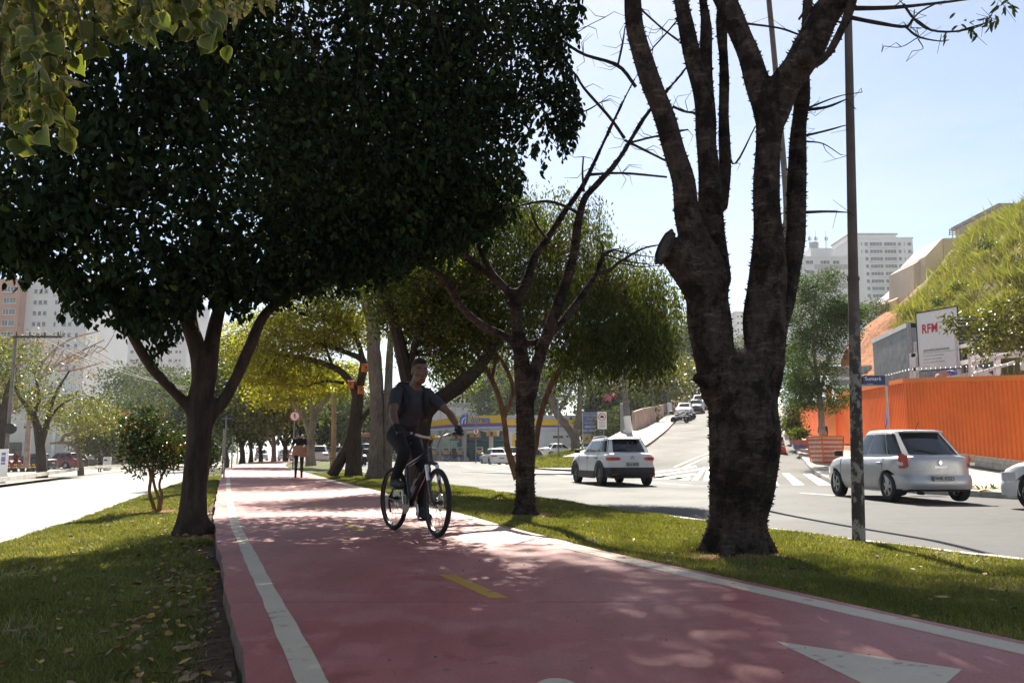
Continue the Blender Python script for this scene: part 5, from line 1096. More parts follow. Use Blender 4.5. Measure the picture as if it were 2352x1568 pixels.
MB().box((-1.79, -.79, .90), (.05, .09, .06)).build('turn_signal', M_AMBER, c, bevel=.01)
ex = MB(); ex.tube([(-1.8, .42, .2), (-1.99, .42, .2)], .035, 10); ex.build('exhaust_pipe', M_BLACK, c, True)
car('sedan_car', 'white car nose entering at the right edge of the picture', (10.75, 14.6, ZR(14.5)), R(109), PW, L=4.2, W=1.74, H=1.48, wb=2.6, wr=.32, hood=.96, belt=.94)
# petrol station and street cars
car('sedan_car', 'white sedan stopped at the petrol station kerb', (XP(1137, 72), 72, .0), R(106), PW, L=4.3, W=1.72, H=1.47, wb=2.5, hood=.93, belt=.95, xw=(1.0, -1.35), xr=(.2, -.85), tail=1.0, sedan=True, plate='EWR 2051')
car('suv_car', 'grey sport utility car parked behind the white sedan at the station', (XP(1152, 80), 80, .02), R(140), PG, L=4.4, W=1.8, H=1.66, wb=2.65, wr=.34, hood=1.02, belt=1.05, tail=1.0, simple=True)
car('sedan_car', 'blue grey car half hidden behind the slender thorny trunk', (XP(1222, 77), 77, .02), R(60), PB, L=4.3, H=1.44, simple=True, sedan=True, xw=(1.0, -1.35), xr=(.2, -.85), tail=.98)
car('sedan_car', 'white car parked beyond the grass mound by the station shop', (XP(1285, 84), 84, .62), R(20), PW, L=4.3, H=1.44, simple=True, sedan=True, xw=(1.0, -1.35), xr=(.2, -.85), tail=.98)
SP = 'cars parked up the side street'
def on_street(px, d, dz=.0): x = XP(px, d); return (x, d, float(zs(x, d)) + .02 + dz)
def park(name, lab, px, py, d, rz, paint, **k): 
    p = street_hit(px, py); return car(name, lab, (p.x, p.y, float(zs(p.x, p.y)) + .02), rz, paint, group=SP, simple=True, **k)
park('hatchback_car', 'lowest parked white car behind the motorcycles up the side street', 1573, 957, 105, R(-106), PW, L=3.9, H=1.46)
park('hatchback_car', 'dark parked car between two white ones up the side street', 1599, 948, 115, R(-106), PK, L=4.0, H=1.5)
park('suv_car', 'topmost big white car parked up the side street', 1607, 940, 122, R(-106), PW, L=4.6, W=1.85, H=1.75, hood=1.08, belt=1.08)
# forecourt cars across the bright road
LC = 'cars parked across the bright road'; ZL = lambda Y: -.485
car('suv_car', 'black parked car behind the striped bollards', (XP(72, 78), 78, ZL(40)), R(172), PK, L=4.5, W=1.8, H=1.55, wr=.34, hood=1.0, belt=1.0, tail=1.02, group=LC)
car('suv_car', 'dark red parked sport utility car in the forecourt', (XP(143, 86), 86, ZL(46)), R(170), PR, L=4.5, W=1.82, H=1.66, wr=.35, hood=1.02, belt=1.04, tail=1.02, group=LC)
car('suv_car', 'black sport utility car parked close behind the red one', (XP(152, 91), 91, ZL(50)), R(170), PK, L=4.5, W=1.82, H=1.72, wr=.35, hood=1.02, belt=1.04, tail=1.02, group=LC, simple=True)
car('sedan_car', 'graphite parked sedan rightmost in the forecourt row', (XP(188, 96), 96, ZL(55)), R(170), PG, L=4.5, H=1.46, sedan=True, xw=(1.0, -1.35), xr=(.2, -.85), tail=1.0, group=LC, simple=True)
car('hatchback_car', 'dark red car at the very edge behind the white totem', (XP(-10, 74), 74, ZL(37)), R(172), PR, L=4.1, H=1.5, group=LC, simple=True)
# far traffic
TR = 'traffic further along the avenue'
def far_car(name, lab, px, d, paint, rz=109, **k): car(name, lab, (XP(px, d), d, ZR(d)), R(rz), paint, group=TR, simple=True, **k)
far_car('hatchback_car', 'white hatchback in traffic left of the wooden post', 728, 74, PW, L=4.0)
far_car('sedan_car', 'silver car in traffic right of the wooden post', 772, 80, PS, L=4.3)
far_car('hatchback_car', 'dark car with red lamps between the forked tree and the grey trunk', 842, 64, PK, L=4.0, H=1.55)
far_car('hatchback_car', 'small silver car glinting far down the path end', 600, 118, PS)
far_car('sedan_car', 'pale car far behind the walking woman', 655, 112, PW)
far_car('hatchback_car', 'distant white car left of the bus', 792, 108, PW)
def bus(lab, loc, rz, paint, L=11, W=2.5, H=3.1):
    t = thing('city_bus', lab, 'bus', loc, rz); MB().box((0, 0, H / 2 + .2), (L, W, H - .4)).build('body', paint, t, bevel=.12)
    for s_ in (-1, 1):
        for i in range(6): MB().box((-L / 2 + 1.2 + i * 1.65, s_ * (W / 2 + .003), 2.1), (1.5, .02, .95)).build('window', G_CAR, t)
        for x in (-L * .28, L * .3):
            o = link('wheel', list(WHEELS.values())[0][0], M_TYRE, t); o.location = (x, s_ * (W / 2 - .12), .48); o.scale = (1.45,) * 3
    MB().box((-L / 2 - .01, 0, 2.2), (.03, W * .8, .9)).build('rear_window', G_CAR, t); MB().box((L / 2 + .01, 0, 2.1), (.03, W * .9, 1.3)).build('windscreen', G_CAR, t)
    for s_ in (-1, 1): MB().box((-L / 2 - .02, s_ * W * .42, 1.0), (.04, .18, .35)).build('tail_light', M_RED, t)
    MB().box((-L / 2 - .02, 0, .6), (.06, W * .9, .3)).build('bumper', M_BLACK, t); return t
PRB = m_paint_car('orange red bus paint', (.50, .07, .035))
bus('orange red city bus in traffic behind the forked tree', (XP(812, 92), 96, ZR(92)), R(106), PRB)
bus('red and white bus far away left of the path end', (XP(478, 112), 114, ZR(110) - .1), R(-78), m_paint_car('red bus paint', (.36, .05, .045)), L=9)
def motorbike(name, lab, loc, rz, paint, box=False, group=None):
    t = thing(name, lab, 'motorcycle', loc, rz, group)
    for x in (-.62, .62):
        w = MB(); w.lathe([(.20, -.05), (.27, -.06), (.30, 0), (.27, .06), (.20, .05)], (x, 0, .30), 20, 'Y'); o = w.build('wheel', M_TYRE, t, True); r_ = MB(); r_.lathe([(.19, -.02), (.19, .02)], (x, 0, .30), 14, 'Y'); r_.build('rim', M_RIM, o)
    MB().box((-.02, 0, .42), (.5, .26, .36)).build('engine', M_BLACK, t, bevel=.05)
    b = MB(); b.slab([(-.75, -.12, .62), (-.2, -.14, .66), (.12, -.14, .78), (.42, -.1, .88), (.5, -.06, .7), (.2, -.13, .5), (-.4, -.14, .48)], (0, .26, 0)); b.build('fairing', paint, t, bevel=.03)
    MB().box((-.38, 0, .80), (.62, .24, .1)).build('seat', M_BLACK, t, bevel=.04)
    f = MB(); [f.tube([(.62, s_ * .09, .3), (.42, s_ * .09, .98)], .022, 6) for s_ in (-1, 1)]; f.build('fork', M_CHROME, t)
    h = MB(); h.tube([(.30, -.34, 1.04), (.40, -.1, 1.0), (.40, .1, 1.0), (.30, .34, 1.04)], .014, 6); h.build('handlebar', M_BLACK, t)
    MB().slab([(.5, -.13, .92), (.5, .13, .92), (.38, .1, 1.22), (.38, -.1, 1.22)], (.01, 0, .0)).build('windshield', G_LITE, t)
    MB().box((.54, 0, .86), (.1, .16, .14)).build('headlight', M_LAMP, t, bevel=.03)
    m = MB(); m.box((.64, 0, .62), (.34, .12, .03)); m.build('front_fender', paint, t, bevel=.01)
    if box: MB().box((-.80, 0, .98), (.36, .38, .32)).build('top_box', M_BLACK, t, bevel=.05)
    return t
for k, (px, py, pa, bx2, lab) in enumerate([(1562, 971, PW, True, 'white scooter with black top box parked nearest at the street kerb'), (1571, 966, PK, False, 'dark motorcycle parked just behind the white scooter'), (1578, 963, PG, False, 'grey motorcycle parked last beside the white car')]):
    p = street_hit(px, py); motorbike('motorcycle', lab, (p.x, p.y, float(zs(p.x, p.y)) + .02), R(-25), pa, bx2, 'motorcycles at the side street kerb')
motorbike('motorcycle', 'motorcycle with a large pale top box in avenue traffic', (XP(836, 58), 58, ZR(58)), R(108), PK, True)
# ============================================================ PETROL STATION
C_YEL = pm('station yellow', (.80, .50, .01), .4, .06, 3); C_BLUE = pm('station blue', (.03, .12, .48), .4, .08, 3); C_REDB = pm('station red', (.62, .07, .03), .4, .08, 3); C_WHITE = pm('white painted wall', (.70, .70, .69), .7, .08, 1.5, bmp=.1); C_GREY = pm('grey metal', (.30, .30, .31), .5, .15, 5); C_LG = pm('pale grey cladding', (.55, .56, .57), .55, .1, 2)
M_POLE = pm('grey pole steel', (.22, .22, .22), .5, .2, 6, metal=.3); M_SIGNW = pm('sign white', (.78, .78, .76), .4, .05, 10); M_SIGNR = pm('sign red', (.52, .02, .02), .4, .08, 10)
def panel(a, b, ztop_a, ztop_b, zbot_a, zbot_b, th=.06):
    """upright slab between plan points a and b with given heights"""
    return MB().slab([(a[0], a[1], zbot_a), (b[0], b[1], zbot_b), (b[0], b[1], ztop_b), (a[0], a[1], ztop_a)], (0, th, 0))
st = thing('petrol_station', 'petrol station with yellow canopy fascia and white shop across the avenue', 'petrol station')
segs = [((980, 967, 985, 106), (1044, 957, 981, 98)), ((1044, 955, 981, 98), (1155, 953, 978.5, 96)), ((1152, 961, 976, 104), (1182, 960, 975, 106))]
for (xa, ta, ba, da), (xb, tb, bb, db) in segs:
    a, b = (XP(xa, da), da), (XP(xb, db), db); Za = [ZP(ta + (ba - ta) * f, da) for f in (0, .68, .80, 1.0)]; Zb = [ZP(tb + (bb - tb) * f, db) for f in (0, .68, .80, 1.0)]
    for k, (mt, nm) in enumerate(((C_YEL, 'fascia_panel'), (C_REDB, 'fascia_stripe'), (C_BLUE, 'fascia_stripe'))):
        panel(a, b, Za[k], Zb[k], Za[k + 1] + .002, Zb[k + 1] + .002).build(nm, mt, st)
    panel(a, b, Za[3], Zb[3], Za[3] - .28, Zb[3] - .28, .05).build('fascia_soffit', C_LG, st)
rf = MB(); rf.slab([(XP(980, 106), 106.2, ZP(985, 106) + .1), (XP(1044, 98), 98.2, ZP(985, 106) + .1), (XP(1155, 96), 96.2, ZP(985, 106) + .1), (XP(1155, 96) + 3, 116, ZP(985, 106) + .1), (XP(980, 106), 118, ZP(985, 106) + .1)], (0, 0, .3)); rf.build('canopy_roof', C_LG, st)
for px, d in ((1066, 102), (1128, 101), (1010, 110)): MB().box((XP(px, d), d, 2.15), (.5, .5, 4.4)).build('canopy_column', C_WHITE, st)
# logo and lettering on the fascia
dl = 97.2; lx, lz = XP(1064, dl), ZP(962, dl)
lg = MB(); s_ = dl / F
lg.slab([(lx - 11 * s_, dl, lz - 11 * s_), (lx - 8 * s_, dl, lz + 3 * s_), (lx - 3 * s_, dl, lz + 9 * s_), (lx + 3 * s_, dl, lz + 11 * s_), (lx + 12 * s_, dl, lz + 11 * s_), (lx + 9 * s_, dl, lz - 10 * s_)], (0, -.25, 0)); lg.build('logo_shield', C_BLUE, st)
l2 = MB(); l2.slab([(lx - 5 * s_, dl - .27, lz - 11 * s_), (lx - 3 * s_, dl - .27, lz - 1 * s_), (lx + 1 * s_, dl - .27, lz + 3 * s_), (lx + 7 * s_, dl - .27, lz + 4 * s_), (lx + 7 * s_, dl - .27, lz + 2 * s_), (lx + 2 * s_, dl - .27, lz + .5 * s_), (lx - .5 * s_, dl - .27, lz - 3 * s_), (lx - 2 * s_, dl - .27, lz - 11 * s_)], (0, -.03, 0))
l2.slab([(lx + 2.5 * s_, dl - .27, lz - 11 * s_), (lx + 4 * s_, dl - .27, lz - 1 * s_), (lx + 6 * s_, dl - .27, lz - 1 * s_), (lx + 4.8 * s_, dl - .27, lz - 11 * s_)], (0, -.03, 0)); l2.build('logo_letter', M_SIGNW, st)
MB().slab([(lx + 1.5 * s_, dl - .27, lz + 8 * s_), (lx + 7 * s_, dl - .27, lz + 8 * s_), (lx + 4.5 * s_, dl - .27, lz + 5 * s_)], (0, -.03, 0)).build('logo_dot', C_YEL, st)
put_text('Ipiranga', .92, C_BLUE, st, (XP(1109, 96.8), 96.55, ZP(963.5, 96.8)), (math.pi / 2, 0, 0), extrude=.02, offset=.03, shear=.25)
# hanging pump signs
for px, py, d in ((1091, 999, 101), (1129, 996, 100), (1048, 1003, 103)):
    MB().box((XP(px, d), d, ZP(py, d)), (1.25, .3, .62)).build('island_sign', C_YEL, st); MB().box((XP(px, d), d - .16, ZP(py, d) + .02), (.3, .03, .42)).build('island_logo', C_BLUE, st)
    MB().box((XP(px, d), d - .155, ZP(py, d) - .27), (1.25, .02, .07)).build('island_stripe', C_REDB, st)
for px, d in ((1025, 103), (1058, 102), (1101, 101), (996, 106), (1043, 108)):
    p = thing('fuel_pump', 'p', 'fuel pump', (XP(px, d), d, .03)); MB().box((0, 0, .5), (.85, .5, 1.0)).build('cabinet', C_GREY if px == 996 else C_BLUE, p, bevel=.04); MB().box((0, -.02, 1.18), (.8, .46, .36)).build('price_band', C_YEL, p, bevel=.03); MB().box((0, -.03, 1.62), (.85, .5, .5)).build('display_head', C_WHITE, p, bevel=.04); MB().box((0, -.29, 1.62), (.55, .02, .26)).build('display', G_CAR, p)
    for q in (-1, 1): MB().box((q * .47, -.05, 1.0), (.1, .16, .34)).build('nozzle', M_BLACK, p); h = MB(); h.tube([(q * .47, -.05, 1.15), (q * .62, -.1, 1.5), (q * .58, -.05, .5), (q * .45, 0, .35)], .022, 6); h.build('hose', M_BLACK, p)
    p['label'] = {1025: 'fuel pump with yellow band right of the chained cone row start', 1058: 'fuel pump with yellow band under the logo shield', 1101: 'fuel pump directly behind the no parking sign', 996: 'small grey fuel pump seen beside the bicycle handlebar', 1043: 'rear fuel pump half hidden between two front ones'}[px]; p['group'] = 'fuel pumps'
# shop
sh = [(XP(1160, 86), 86), (XP(1322, 88), 88)]
d0 = 88; x0, x1 = XP(1160, d0), XP(1323, d0); zt, zb = ZP(953, d0), -.1
MB().box(((x0 + x1) / 2, d0 + 4, (zt + zb) / 2 - .02), (x1 - x0, 8, zt - zb)).build('shop_wall', C_WHITE, st)
for z_a, z_b, mt in ((963.5, 976, C_YEL), (976, 978, C_REDB), (978, 981, C_BLUE), (981, 990, C_LG)):
    MB().box(((x0 + x1) / 2, d0 - .06, (ZP(z_a, d0) + ZP(z_b, d0)) / 2), (x1 - x0 + .1, .12, ZP(z_a, d0) - ZP(z_b, d0) - .004)).build('shop_band', mt, st)
for i in range(48): MB().box((x0 + (i + .5) * (x1 - x0) / 48, d0 - .05, ZP(958, d0)), (.07, .1, ZP(953, d0) - ZP(963, d0))).build('parapet_rib', C_LG, st)
MB().box((XP(1282, d0), d0 - .03, ZP(1003, d0)), (1.05, .06, .24)).build('wall_vent', pm('vent brown', (.16, .11, .09), .8), st)
MB().box((XP(1200, d0), d0 - .03, 1.3), (1.6, .06, 2.4)).build('shop_door', G_CAR, st)
MB().box((XP(1180, d0), d0 - .03, 1.6), (.3, .08, 3.0)).build('corner_stripe', C_YEL, st)
# canvas tents and back wall
wh = thing('warehouse', 'long pale warehouse wall rising behind the petrol station canopy', 'building')
d1 = 128; xa, xb = XP(900, d1), XP(1172, d1)
MB().box(((xa + xb) / 2, d1 + 10, ZP(934, d1) / 2), (xb - xa, 20, ZP(934, d1))).build('wall', C_LG, wh); MB().box(((xa + xb) / 2, d1 + 9.9, ZP(930, d1)), (xb - xa + .6, 20.4, .5)).build('roof_edge', C_GREY, wh)
for i in range(16): MB().box((xa + (i + .5) * (xb - xa) / 16, d1 - .03, ZP(946, d1)), (.06, .06, 1.6)).build('panel_joint', C_GREY, wh)
MB().box((XP(1090, d1), d1 - .05, 1.8), (9, .1, 3.4)).build('dark_bay', pm('dark interior', (.03, .035, .04), .8), wh); MB().box((XP(1010, d1), d1 - .06, 2.4), (6, .1, 4.4)).build('green_bay', pm('pale green wall', (.30, .42, .34), .7), wh)
for i, px in enumerate((1042, 1050, 1060, 1070, 1078)):
    o = thing('air_conditioner', 'rooftop air conditioner, number %s from the cyclist side on the warehouse' % ('one', 'two', 'three', 'four', 'five')[i], 'air conditioner', (XP(px, d1), d1 + 1.5, ZP(930, d1) + .25), group='air conditioners on the warehouse roof')
    MB().box((0, 0, .38), (.62, .5, .76)).build('casing', C_LG, o); MB().lathe([(.24, -.01), (.24, .01)], (0, -.26, .4), 14, 'Y').build('fan_grille', M_BLACK, o)
tn = thing('canvas_tent', 'blue canvas tent roof beneath the station canopy', 'tent', (XP(1102, 112), 112, 0)); C_TENT = pm('blue canvas', (.05, .22, .42), .6, .12, 2)
MB().add([(-4, -2.5, 2.9), (4, -2.5, 2.9), (4, 2.5, 2.9), (-4, 2.5, 2.9), (0, 0, 4.2)], [(0, 1, 4), (1, 2, 4), (2, 3, 4), (3, 0, 4)]).build('canopy', C_TENT, tn)
for a in (-1, 1):
    for b in (-1, 1): MB().bar((a * 3.9, b * 2.4, 0), (a * 3.9, b * 2.4, 2.9), .08).build('leg', C_WHITE, tn)
MB().box((.5, 2.6, 1.4), (7.4, .05, 2.6)).build('side_curtain', pm('teal curtain', (.03, .20, .24), .7, .2, 3), tn)
# cones with chain
def cone(lab, loc, h=.75, mat=None, bands=None, group=None, name='traffic_cone', k=1):
    t = thing(name, lab, 'cone', loc, group=group); mat = mat or pm('cone orange', (.62, .12, .03), .5, .12, 8)
    MB().box((0, 0, .02), (h * .5, h * .5, .04)).build('base', M_BLACK, t); r = lambda z: (.19 - .145 * z / h) * h / .75
    b = MB(); b.lathe([(r(z), z) for z in (.04, h)], seg=16); b.build('body', mat, t, True)
    for z in (.42, .66): s2 = MB(); s2.lathe([(r(z * h) + .004, z * h), (r(z * h + .11 * h) + .004, z * h + .11 * h)], seg=16); s2.build('band', bands or M_SIGNW, t, True)
    return t
cx = [(1016, 1061.5), (1033, 1062), (1054, 1063), (1074, 1063.5)]; pts = []
labs = ['orange cone at the bicycle side end of the chain', 'dark yellow cone second along the chain', 'orange cone third along the chain', 'orange cone at the sedan end of the chain']
for i, (px, py) in enumerate(cx):
    d = 100; z0 = ZP(py, d); pts.append((XP(px, d), d, z0 + .72)); cone(labs[i], (XP(px, d), d, z0), .78, None if i != 1 else pm('cone yellow', (.55, .36, .02), .5), None if i != 1 else M_BLACK, 'cones chained across the station exit')
chn = MB(); full = [(XP(1003, 100), 100, .55)] + pts
for a, b in zip(full[:-1], full[1:]):
    a, b = Vector(a), Vector(b); chn.tube([a.lerp(b, t_) + Vector((0, 0, -.35 * 4 * t_ * (1 - t_) * min(1, (b - a).length))) for t_ in np.linspace(0, 1, 8)], .035, 5)
tag(chn.build('plastic_chain', pm('chain yellow white', (.66, .55, .25), .6, .25, 4)), 'yellow and white plastic chain hung from cone to cone', 'chain')
# grass mound beside the shop
gm_ = MB(); px_ = np.linspace(1196, 1352, 14)
Vm = []; 
for j, (d, f) in enumerate(((50.5, 0), (54, .35), (60, .75), (68, 1.0), (78, 1.0))):
    for x in px_: Vm.append((XP(x, 62) + (x - 1274) * .004, d + (x - 1274) * .02, .06 + f * (.2 + .95 * np.clip((x - 1215) / 120, 0, 1.0)) + .04 * math.sin(x * .3 + d)))
Fm = [(j * 14 + i, j * 14 + i + 1, (j + 1) * 14 + i + 1, (j + 1) * 14 + i) for j in range(4) for i in range(13)]
o = link('grass_mound', np_mesh('grass_mound', Vm, Fm, True), M_LAWN); o['kind'] = 'structure'
g = np.random.default_rng(12); A_ = np.array(Vm); fi = g.integers(0, len(Fm), 9000); q_ = A_[np.array(Fm)[fi]]; w_ = g.dirichlet((1, 1, 1, 1), 9000); C = (q_ * w_[:, :, None]).sum(1)
o = link('grass', leaf_mesh('grass', C, .28, .05, -1.2, False), M_BLADE); tag(o, 'longer bright grass growing on the mound beside the station shop', 'grass', kind='stuff')
# kerbed corner pavement in front of the station
kp = [street_hit(1064, 1079), street_hit(1120, 1083), street_hit(1180, 1087), street_hit(1250, 1088.5), street_hit(1305, 1086), street_hit(1350, 1078)]
isl = thing('traffic_island', 'raised concrete corner pavement with reddish kerb before the station', None); isl['kind'] = 'structure'
kpts = catmull([(p.x, p.y) for p in kp], 26); back = [(kpts[-1][0] + .6, 52), (XP(1231, 60), 60), (kpts[0][0] + .8, 58)]
MB().slab([(x, y, .02) for x, y in kpts] + [(x, y, .02) for x, y in back], (0, 0, -.4)).build('pavement_slab', M_PAVE, isl)
for i in range(25):
    a, b = Vector((*kpts[i], .035)), Vector((*kpts[i + 1], .035)); n_ = Vector((-(b - a).y, (b - a).x, 0)).normalized() * .09
    MB().slab([a - n_ * 1.2, b - n_ * 1.2, b + n_, a + n_], (0, 0, -.4)).build('kerb_stone', pm('reddish kerb', (.38, .26, .20), .85, .25, 2) if i % 4 else M_KERB, isl)
# ---------------- posts, signs
def disc_sign(t, c, r, ring=M_SIGNR, nm='sign_disc', face=M_SIGNW):
    x, y, z = c; b = MB(); b.lathe([(r, -.004), (r, .004)], c, 28, 'Y'); b.build(nm, ring, t)
    b = MB(); b.lathe([(r * .80, -.003), (r * .80, .003)], (x, y - .006, z), 28, 'Y'); return b.build('sign_face', face, t)
def pole(t, x, y, z0, z1, r=.03, mat=None, lean=0, nm='post', r1=None):
    m = MB(); m.tube([(x, y, z0), (x + lean * .5, y, (z0 + z1) / 2), (x + lean, y, z1)], [r, (r + (r1 or r)) / 2, r1 or r], 12); return m.build(nm, mat or M_POLE, t, True)
d = 74; t = thing('no_parking_sign', 'round red bordered no parking sign on a thin post before the petrol pumps', 'sign'); x = XP(1093, d)
pole(t, x, d, -.3, ZP(946, d), .04); disc_sign(t, (x, d - .06, ZP(990.5, d)), .29); put_text('E', .40, M_INK, t, (x, d - .075, ZP(990.5, d)), (math.pi / 2, 0, 0), offset=.012)
sl = MB(); sl.bar((x - .19, d - .085, ZP(990.5, d) + .19), (x + .19, d - .085, ZP(990.5, d) - .19), .05, .01); sl.build('slash', M_SIGNR, t)
d = 80; t = thing('billboard', 'blue and yellow station billboard on two posts beside the leaning trunk', 'billboard'); x0, x1 = XP(1340, d), XP(1384, d); zt, zm, zb = ZP(948, d), ZP(996, d), ZP(1017, d)
MB().box(((x0 + x1) / 2, d + .08, (zt + zb) / 2), (x1 - x0 + .12, .14, zt - zb + .12)).build('frame', C_LG, t); MB().box(((x0 + x1) / 2, d, (zt + zm) / 2), (x1 - x0, .03, zt - zm)).build('blue_field', pm('billboard blue', (.13, .18, .52), .5, .06, 3), t); MB().box(((x0 + x1) / 2, d, (zm + zb) / 2), (x1 - x0, .03, zm - zb - .004)).build('yellow_field', pm('billboard yellow', (.62, .47, .10), .5, .06, 3), t)
for q in (x0 - .02, x1 + .02): MB().bar((q, d + .1, -.1), (q, d + .1, zt), .09).build('post', C_LG, t)
tan = pm('billboard lettering', (.48, .40, .30), .5, .06, 3)
for i, (tx, sz, mt) in enumerate((('PARAR AQUI', .30, tan), ('TAMBÉM', .30, tan), ('VANTAGEM', .30, tan), ('VISITE NOSSA', .25, M_SIGNW), ('CONVENIÊNCIA', .25, M_SIGNW))):
    put_text(tx, sz, mt, t, ((x0 + x1) / 2, d - .02, zt - .24 - i * .36), (math.pi / 2, 0, 0), offset=.006)
put_text('Ipiranga', .28, pm('billboard faded blue', (.30, .32, .48), .5), t, ((x0 + x1) / 2 + .2, d - .02, (zm + zb) / 2), (math.pi / 2, 0, 0), offset=.005, shear=.2)
lm = MB(); lm.slab([((x0 + x1) / 2 - .72, d - .017, (zm + zb) / 2 - .15), ((x0 + x1) / 2 - .64, d - .017, (zm + zb) / 2 + .12), ((x0 + x1) / 2 - .42, d - .017, (zm + zb) / 2 + .15), ((x0 + x1) / 2 - .47, d - .017, (zm + zb) / 2 - .15)], (0, -.01, 0)); lm.build('small_logo', C_BLUE, t)
d = 60; t = thing('turn_ban_sign', 'white panel sign with red ring and crossed out car before the billboard', 'sign'); x = XP(1384, d); zc = ZP(957, d)
MB().box((x, d, (ZP(945, d) + ZP(985, d)) / 2), (.66, .02, ZP(945, d) - ZP(985, d))).build('panel', M_SIGNW, t); disc_sign(t, (x, d - .02, zc), .27, nm='ring')
cm = MB(); cm.box((x, d - .04, zc - .02), (.28, .012, .10)); cm.box((x, d - .04, zc + .06), (.18, .012, .08)); cm.build('car_symbol', M_INK, t); sl = MB(); sl.bar((x - .18, d - .05, zc + .18), (x + .18, d - .05, zc - .18), .045, .01); sl.build('slash', M_SIGNR, t)
for k in range(5): MB().box((x, d - .013, ZP(969 + 3 * k, d)), (.46 - .05 * (k % 2), .008, .035)).build('text_line', C_GREY, t)
pole(t, x + .1, d + .03, .5, ZP(945, d), .04)
d = 64; t = thing('lamp_post', 'thin grey lamp post with flood lamps standing on the grass mound', 'lamp post'); x = XP(1283, d); pole(t, x, d, .2, ZP(915, d), .055); MB().box((x + .1, d, ZP(914, d)), (.5, .12, .12)).build('lamp_head', C_LG, t); MB().box((x + .3, d, ZP(917, d)), (.3, .2, .16)).build('lamp_head', pm('lamp amber', (.5, .38, .2), .4), t)
# utility pole with white base up the street corner
d = 66; p = street_hit(1449, 1012); t = thing('utility_pole', 'leaning concrete utility pole with white painted foot at the street corner', 'utility pole'); b0 = P(1449, 1014, 66); b1 = P(1440, 955, 66); b2 = P(1424, 760, 66)
m = MB(); m.tube([b0 - Vector((0, 0, .6)), b1], [.30, .27], 12); m.build('white_foot', M_SIGNW, t, True); m = MB(); m.tube([b1, b2], [.262, .19], 12); m.build('shaft', pm('dark concrete pole', (.14, .13, .12), .85, .3, 3), t, True)
for k in range(8): q = b1.lerp(b2, k / 8 + .04); mm = MB(); mm.lathe([(.275 - .01 * k, -.03), (.275 - .01 * k, .03)], q, 12); mm.build('metal_band', M_POLE, t)
m = MB(); m.tube([P(1432, 880, 66), P(1424, 876, 65.6), P(1415, 878, 65)], .05, 6); m.build('lamp_arm', M_POLE, t); MB().box(P(1410, 879, 65), (.75, .3, .2)).build('street_lamp_head', C_LG, t, bevel=.06)
for i in range(3):
    m = MB(); a = P(1428, 800 + i * 14, 66); b = P(1700, 740 + i * 22, 90); m.tube([a.lerp(b, f) - Vector((0, 0, 1.2 * 4 * f * (1 - f))) for f in np.linspace(0, 1, 10)], .02, 4); m.build('cable', M_BLACK, t)
t = thing('transformer_box', 'grey cabinet fixed beside the leaning utility pole', 'cabinet', P(1434, 1004, 67)); MB().box((0, 0, 1.1), (.55, .4, 3.2)).build('case', C_GREY, t, bevel=.03); MB().box((0, -.21, .5), (.2, .02, .25)).build('notice', M_SIGNW, t)
# pink wall up the street
wl_ = thing('garden_wall', 'stained pink beige garden wall along the side street pavement', 'wall'); M_PINK = pm('stained pink plaster', (.40, .29, .24), .9, .3, .8, bmp=.4, detail=8)
wp = [P(1459, 992, 70), P(1478, 985, 74), P(1530, 960, 92), P(1580, 935, 118)]; tops = [P(1460, 945, 70).z, P(1478, 938, 74).z, P(1530, 928, 92).z, P(1580, 905, 118).z]
for i in range(3): a, b = wp[i], wp[i + 1]; MB().slab([a - Vector((0, 0, 1)), b - Vector((0, 0, 1)), Vector((b.x, b.y, tops[i + 1])), Vector((a.x, a.y, tops[i]))], (-.2, .25, 0)).build('wall_section', M_PINK, wl_)
swk = np.array([(LK[i][0] + .0, LK[i][1]) for i in range(8, 50)]); swb = np.array([(x - 2.2 - .02 * y, y + .8) for x, y in swk])
o = ruled('sidewalk', swb, swk, lambda X, Y, t: zs(X, Y) + .16, 4, M_PAVE)
kk_ = thing('kerb', 'reddish kerb climbing the near side of the side street', None); kk_['kind'] = 'structure'
for i in range(4, 50):
    a, b = LK[i], LK[i + 1]; A, B = Vector((a[0], a[1], float(zs(*a)) + .17)), Vector((b[0], b[1], float(zs(*b)) + .17)); n_ = Vector((-(B - A).y, (B - A).x, 0)).normalized() * .1
    MB().slab([A - n_, B - n_, B + n_, A + n_], (0, 0, -.4)).build('kerb_stone', pm('reddish kerb', (.38, .26, .20)), kk_)
# bank of dark shrubs behind the corner
t = thing('hedge', 'dark overgrown hedge bank between the station and the pink wall', 'hedge'); crown([ell(1415, 985, 78, 45, 45, 3), ell(1440, 1000, 80, 22, 40, 2), ell(1390, 940, 86, 40, 50, 3), ell(1360, 1000, 84, 30, 40, 2.5)], 420, 22, .5, .3, .16, L_FAR, t, name='foliage')
d = 84; t = thing('lamp_post', 'four armed slim lamp post on the side street pavement', 'lamp post'); x = XP(1503, d); pole(t, x, d, ZP(996, d) - .5, ZP(876, d), .06); 
for q in (-.55, -.2, .2, .55): MB().box((x + q, d, ZP(876, d)), (.24, .24, .3)).build('lamp_head', C_GREY, t)
d = 90; t = thing('traffic_light', 'dark traffic light on a post before the parked scooters', 'traffic light'); x = XP(1528, d); pole(t, x, d, ZP(975, d) - .5, ZP(910, d), .06); MB().box((x + .1, d - .15, ZP(914, d)), (.45, .3, 1.1)).build('housing', M_BLACK, t)
t = thing('gate_post', 'white gate pillar beside the scooters', 'pillar'); a = P(1538, 969, 92); MB().box((a.x, a.y, (a.z + ZP(927, 92)) / 2 - .2), (.5, .5, ZP(927, 92) - a.z + .6)).build('pillar', M_SIGNW, t, bevel=.03)
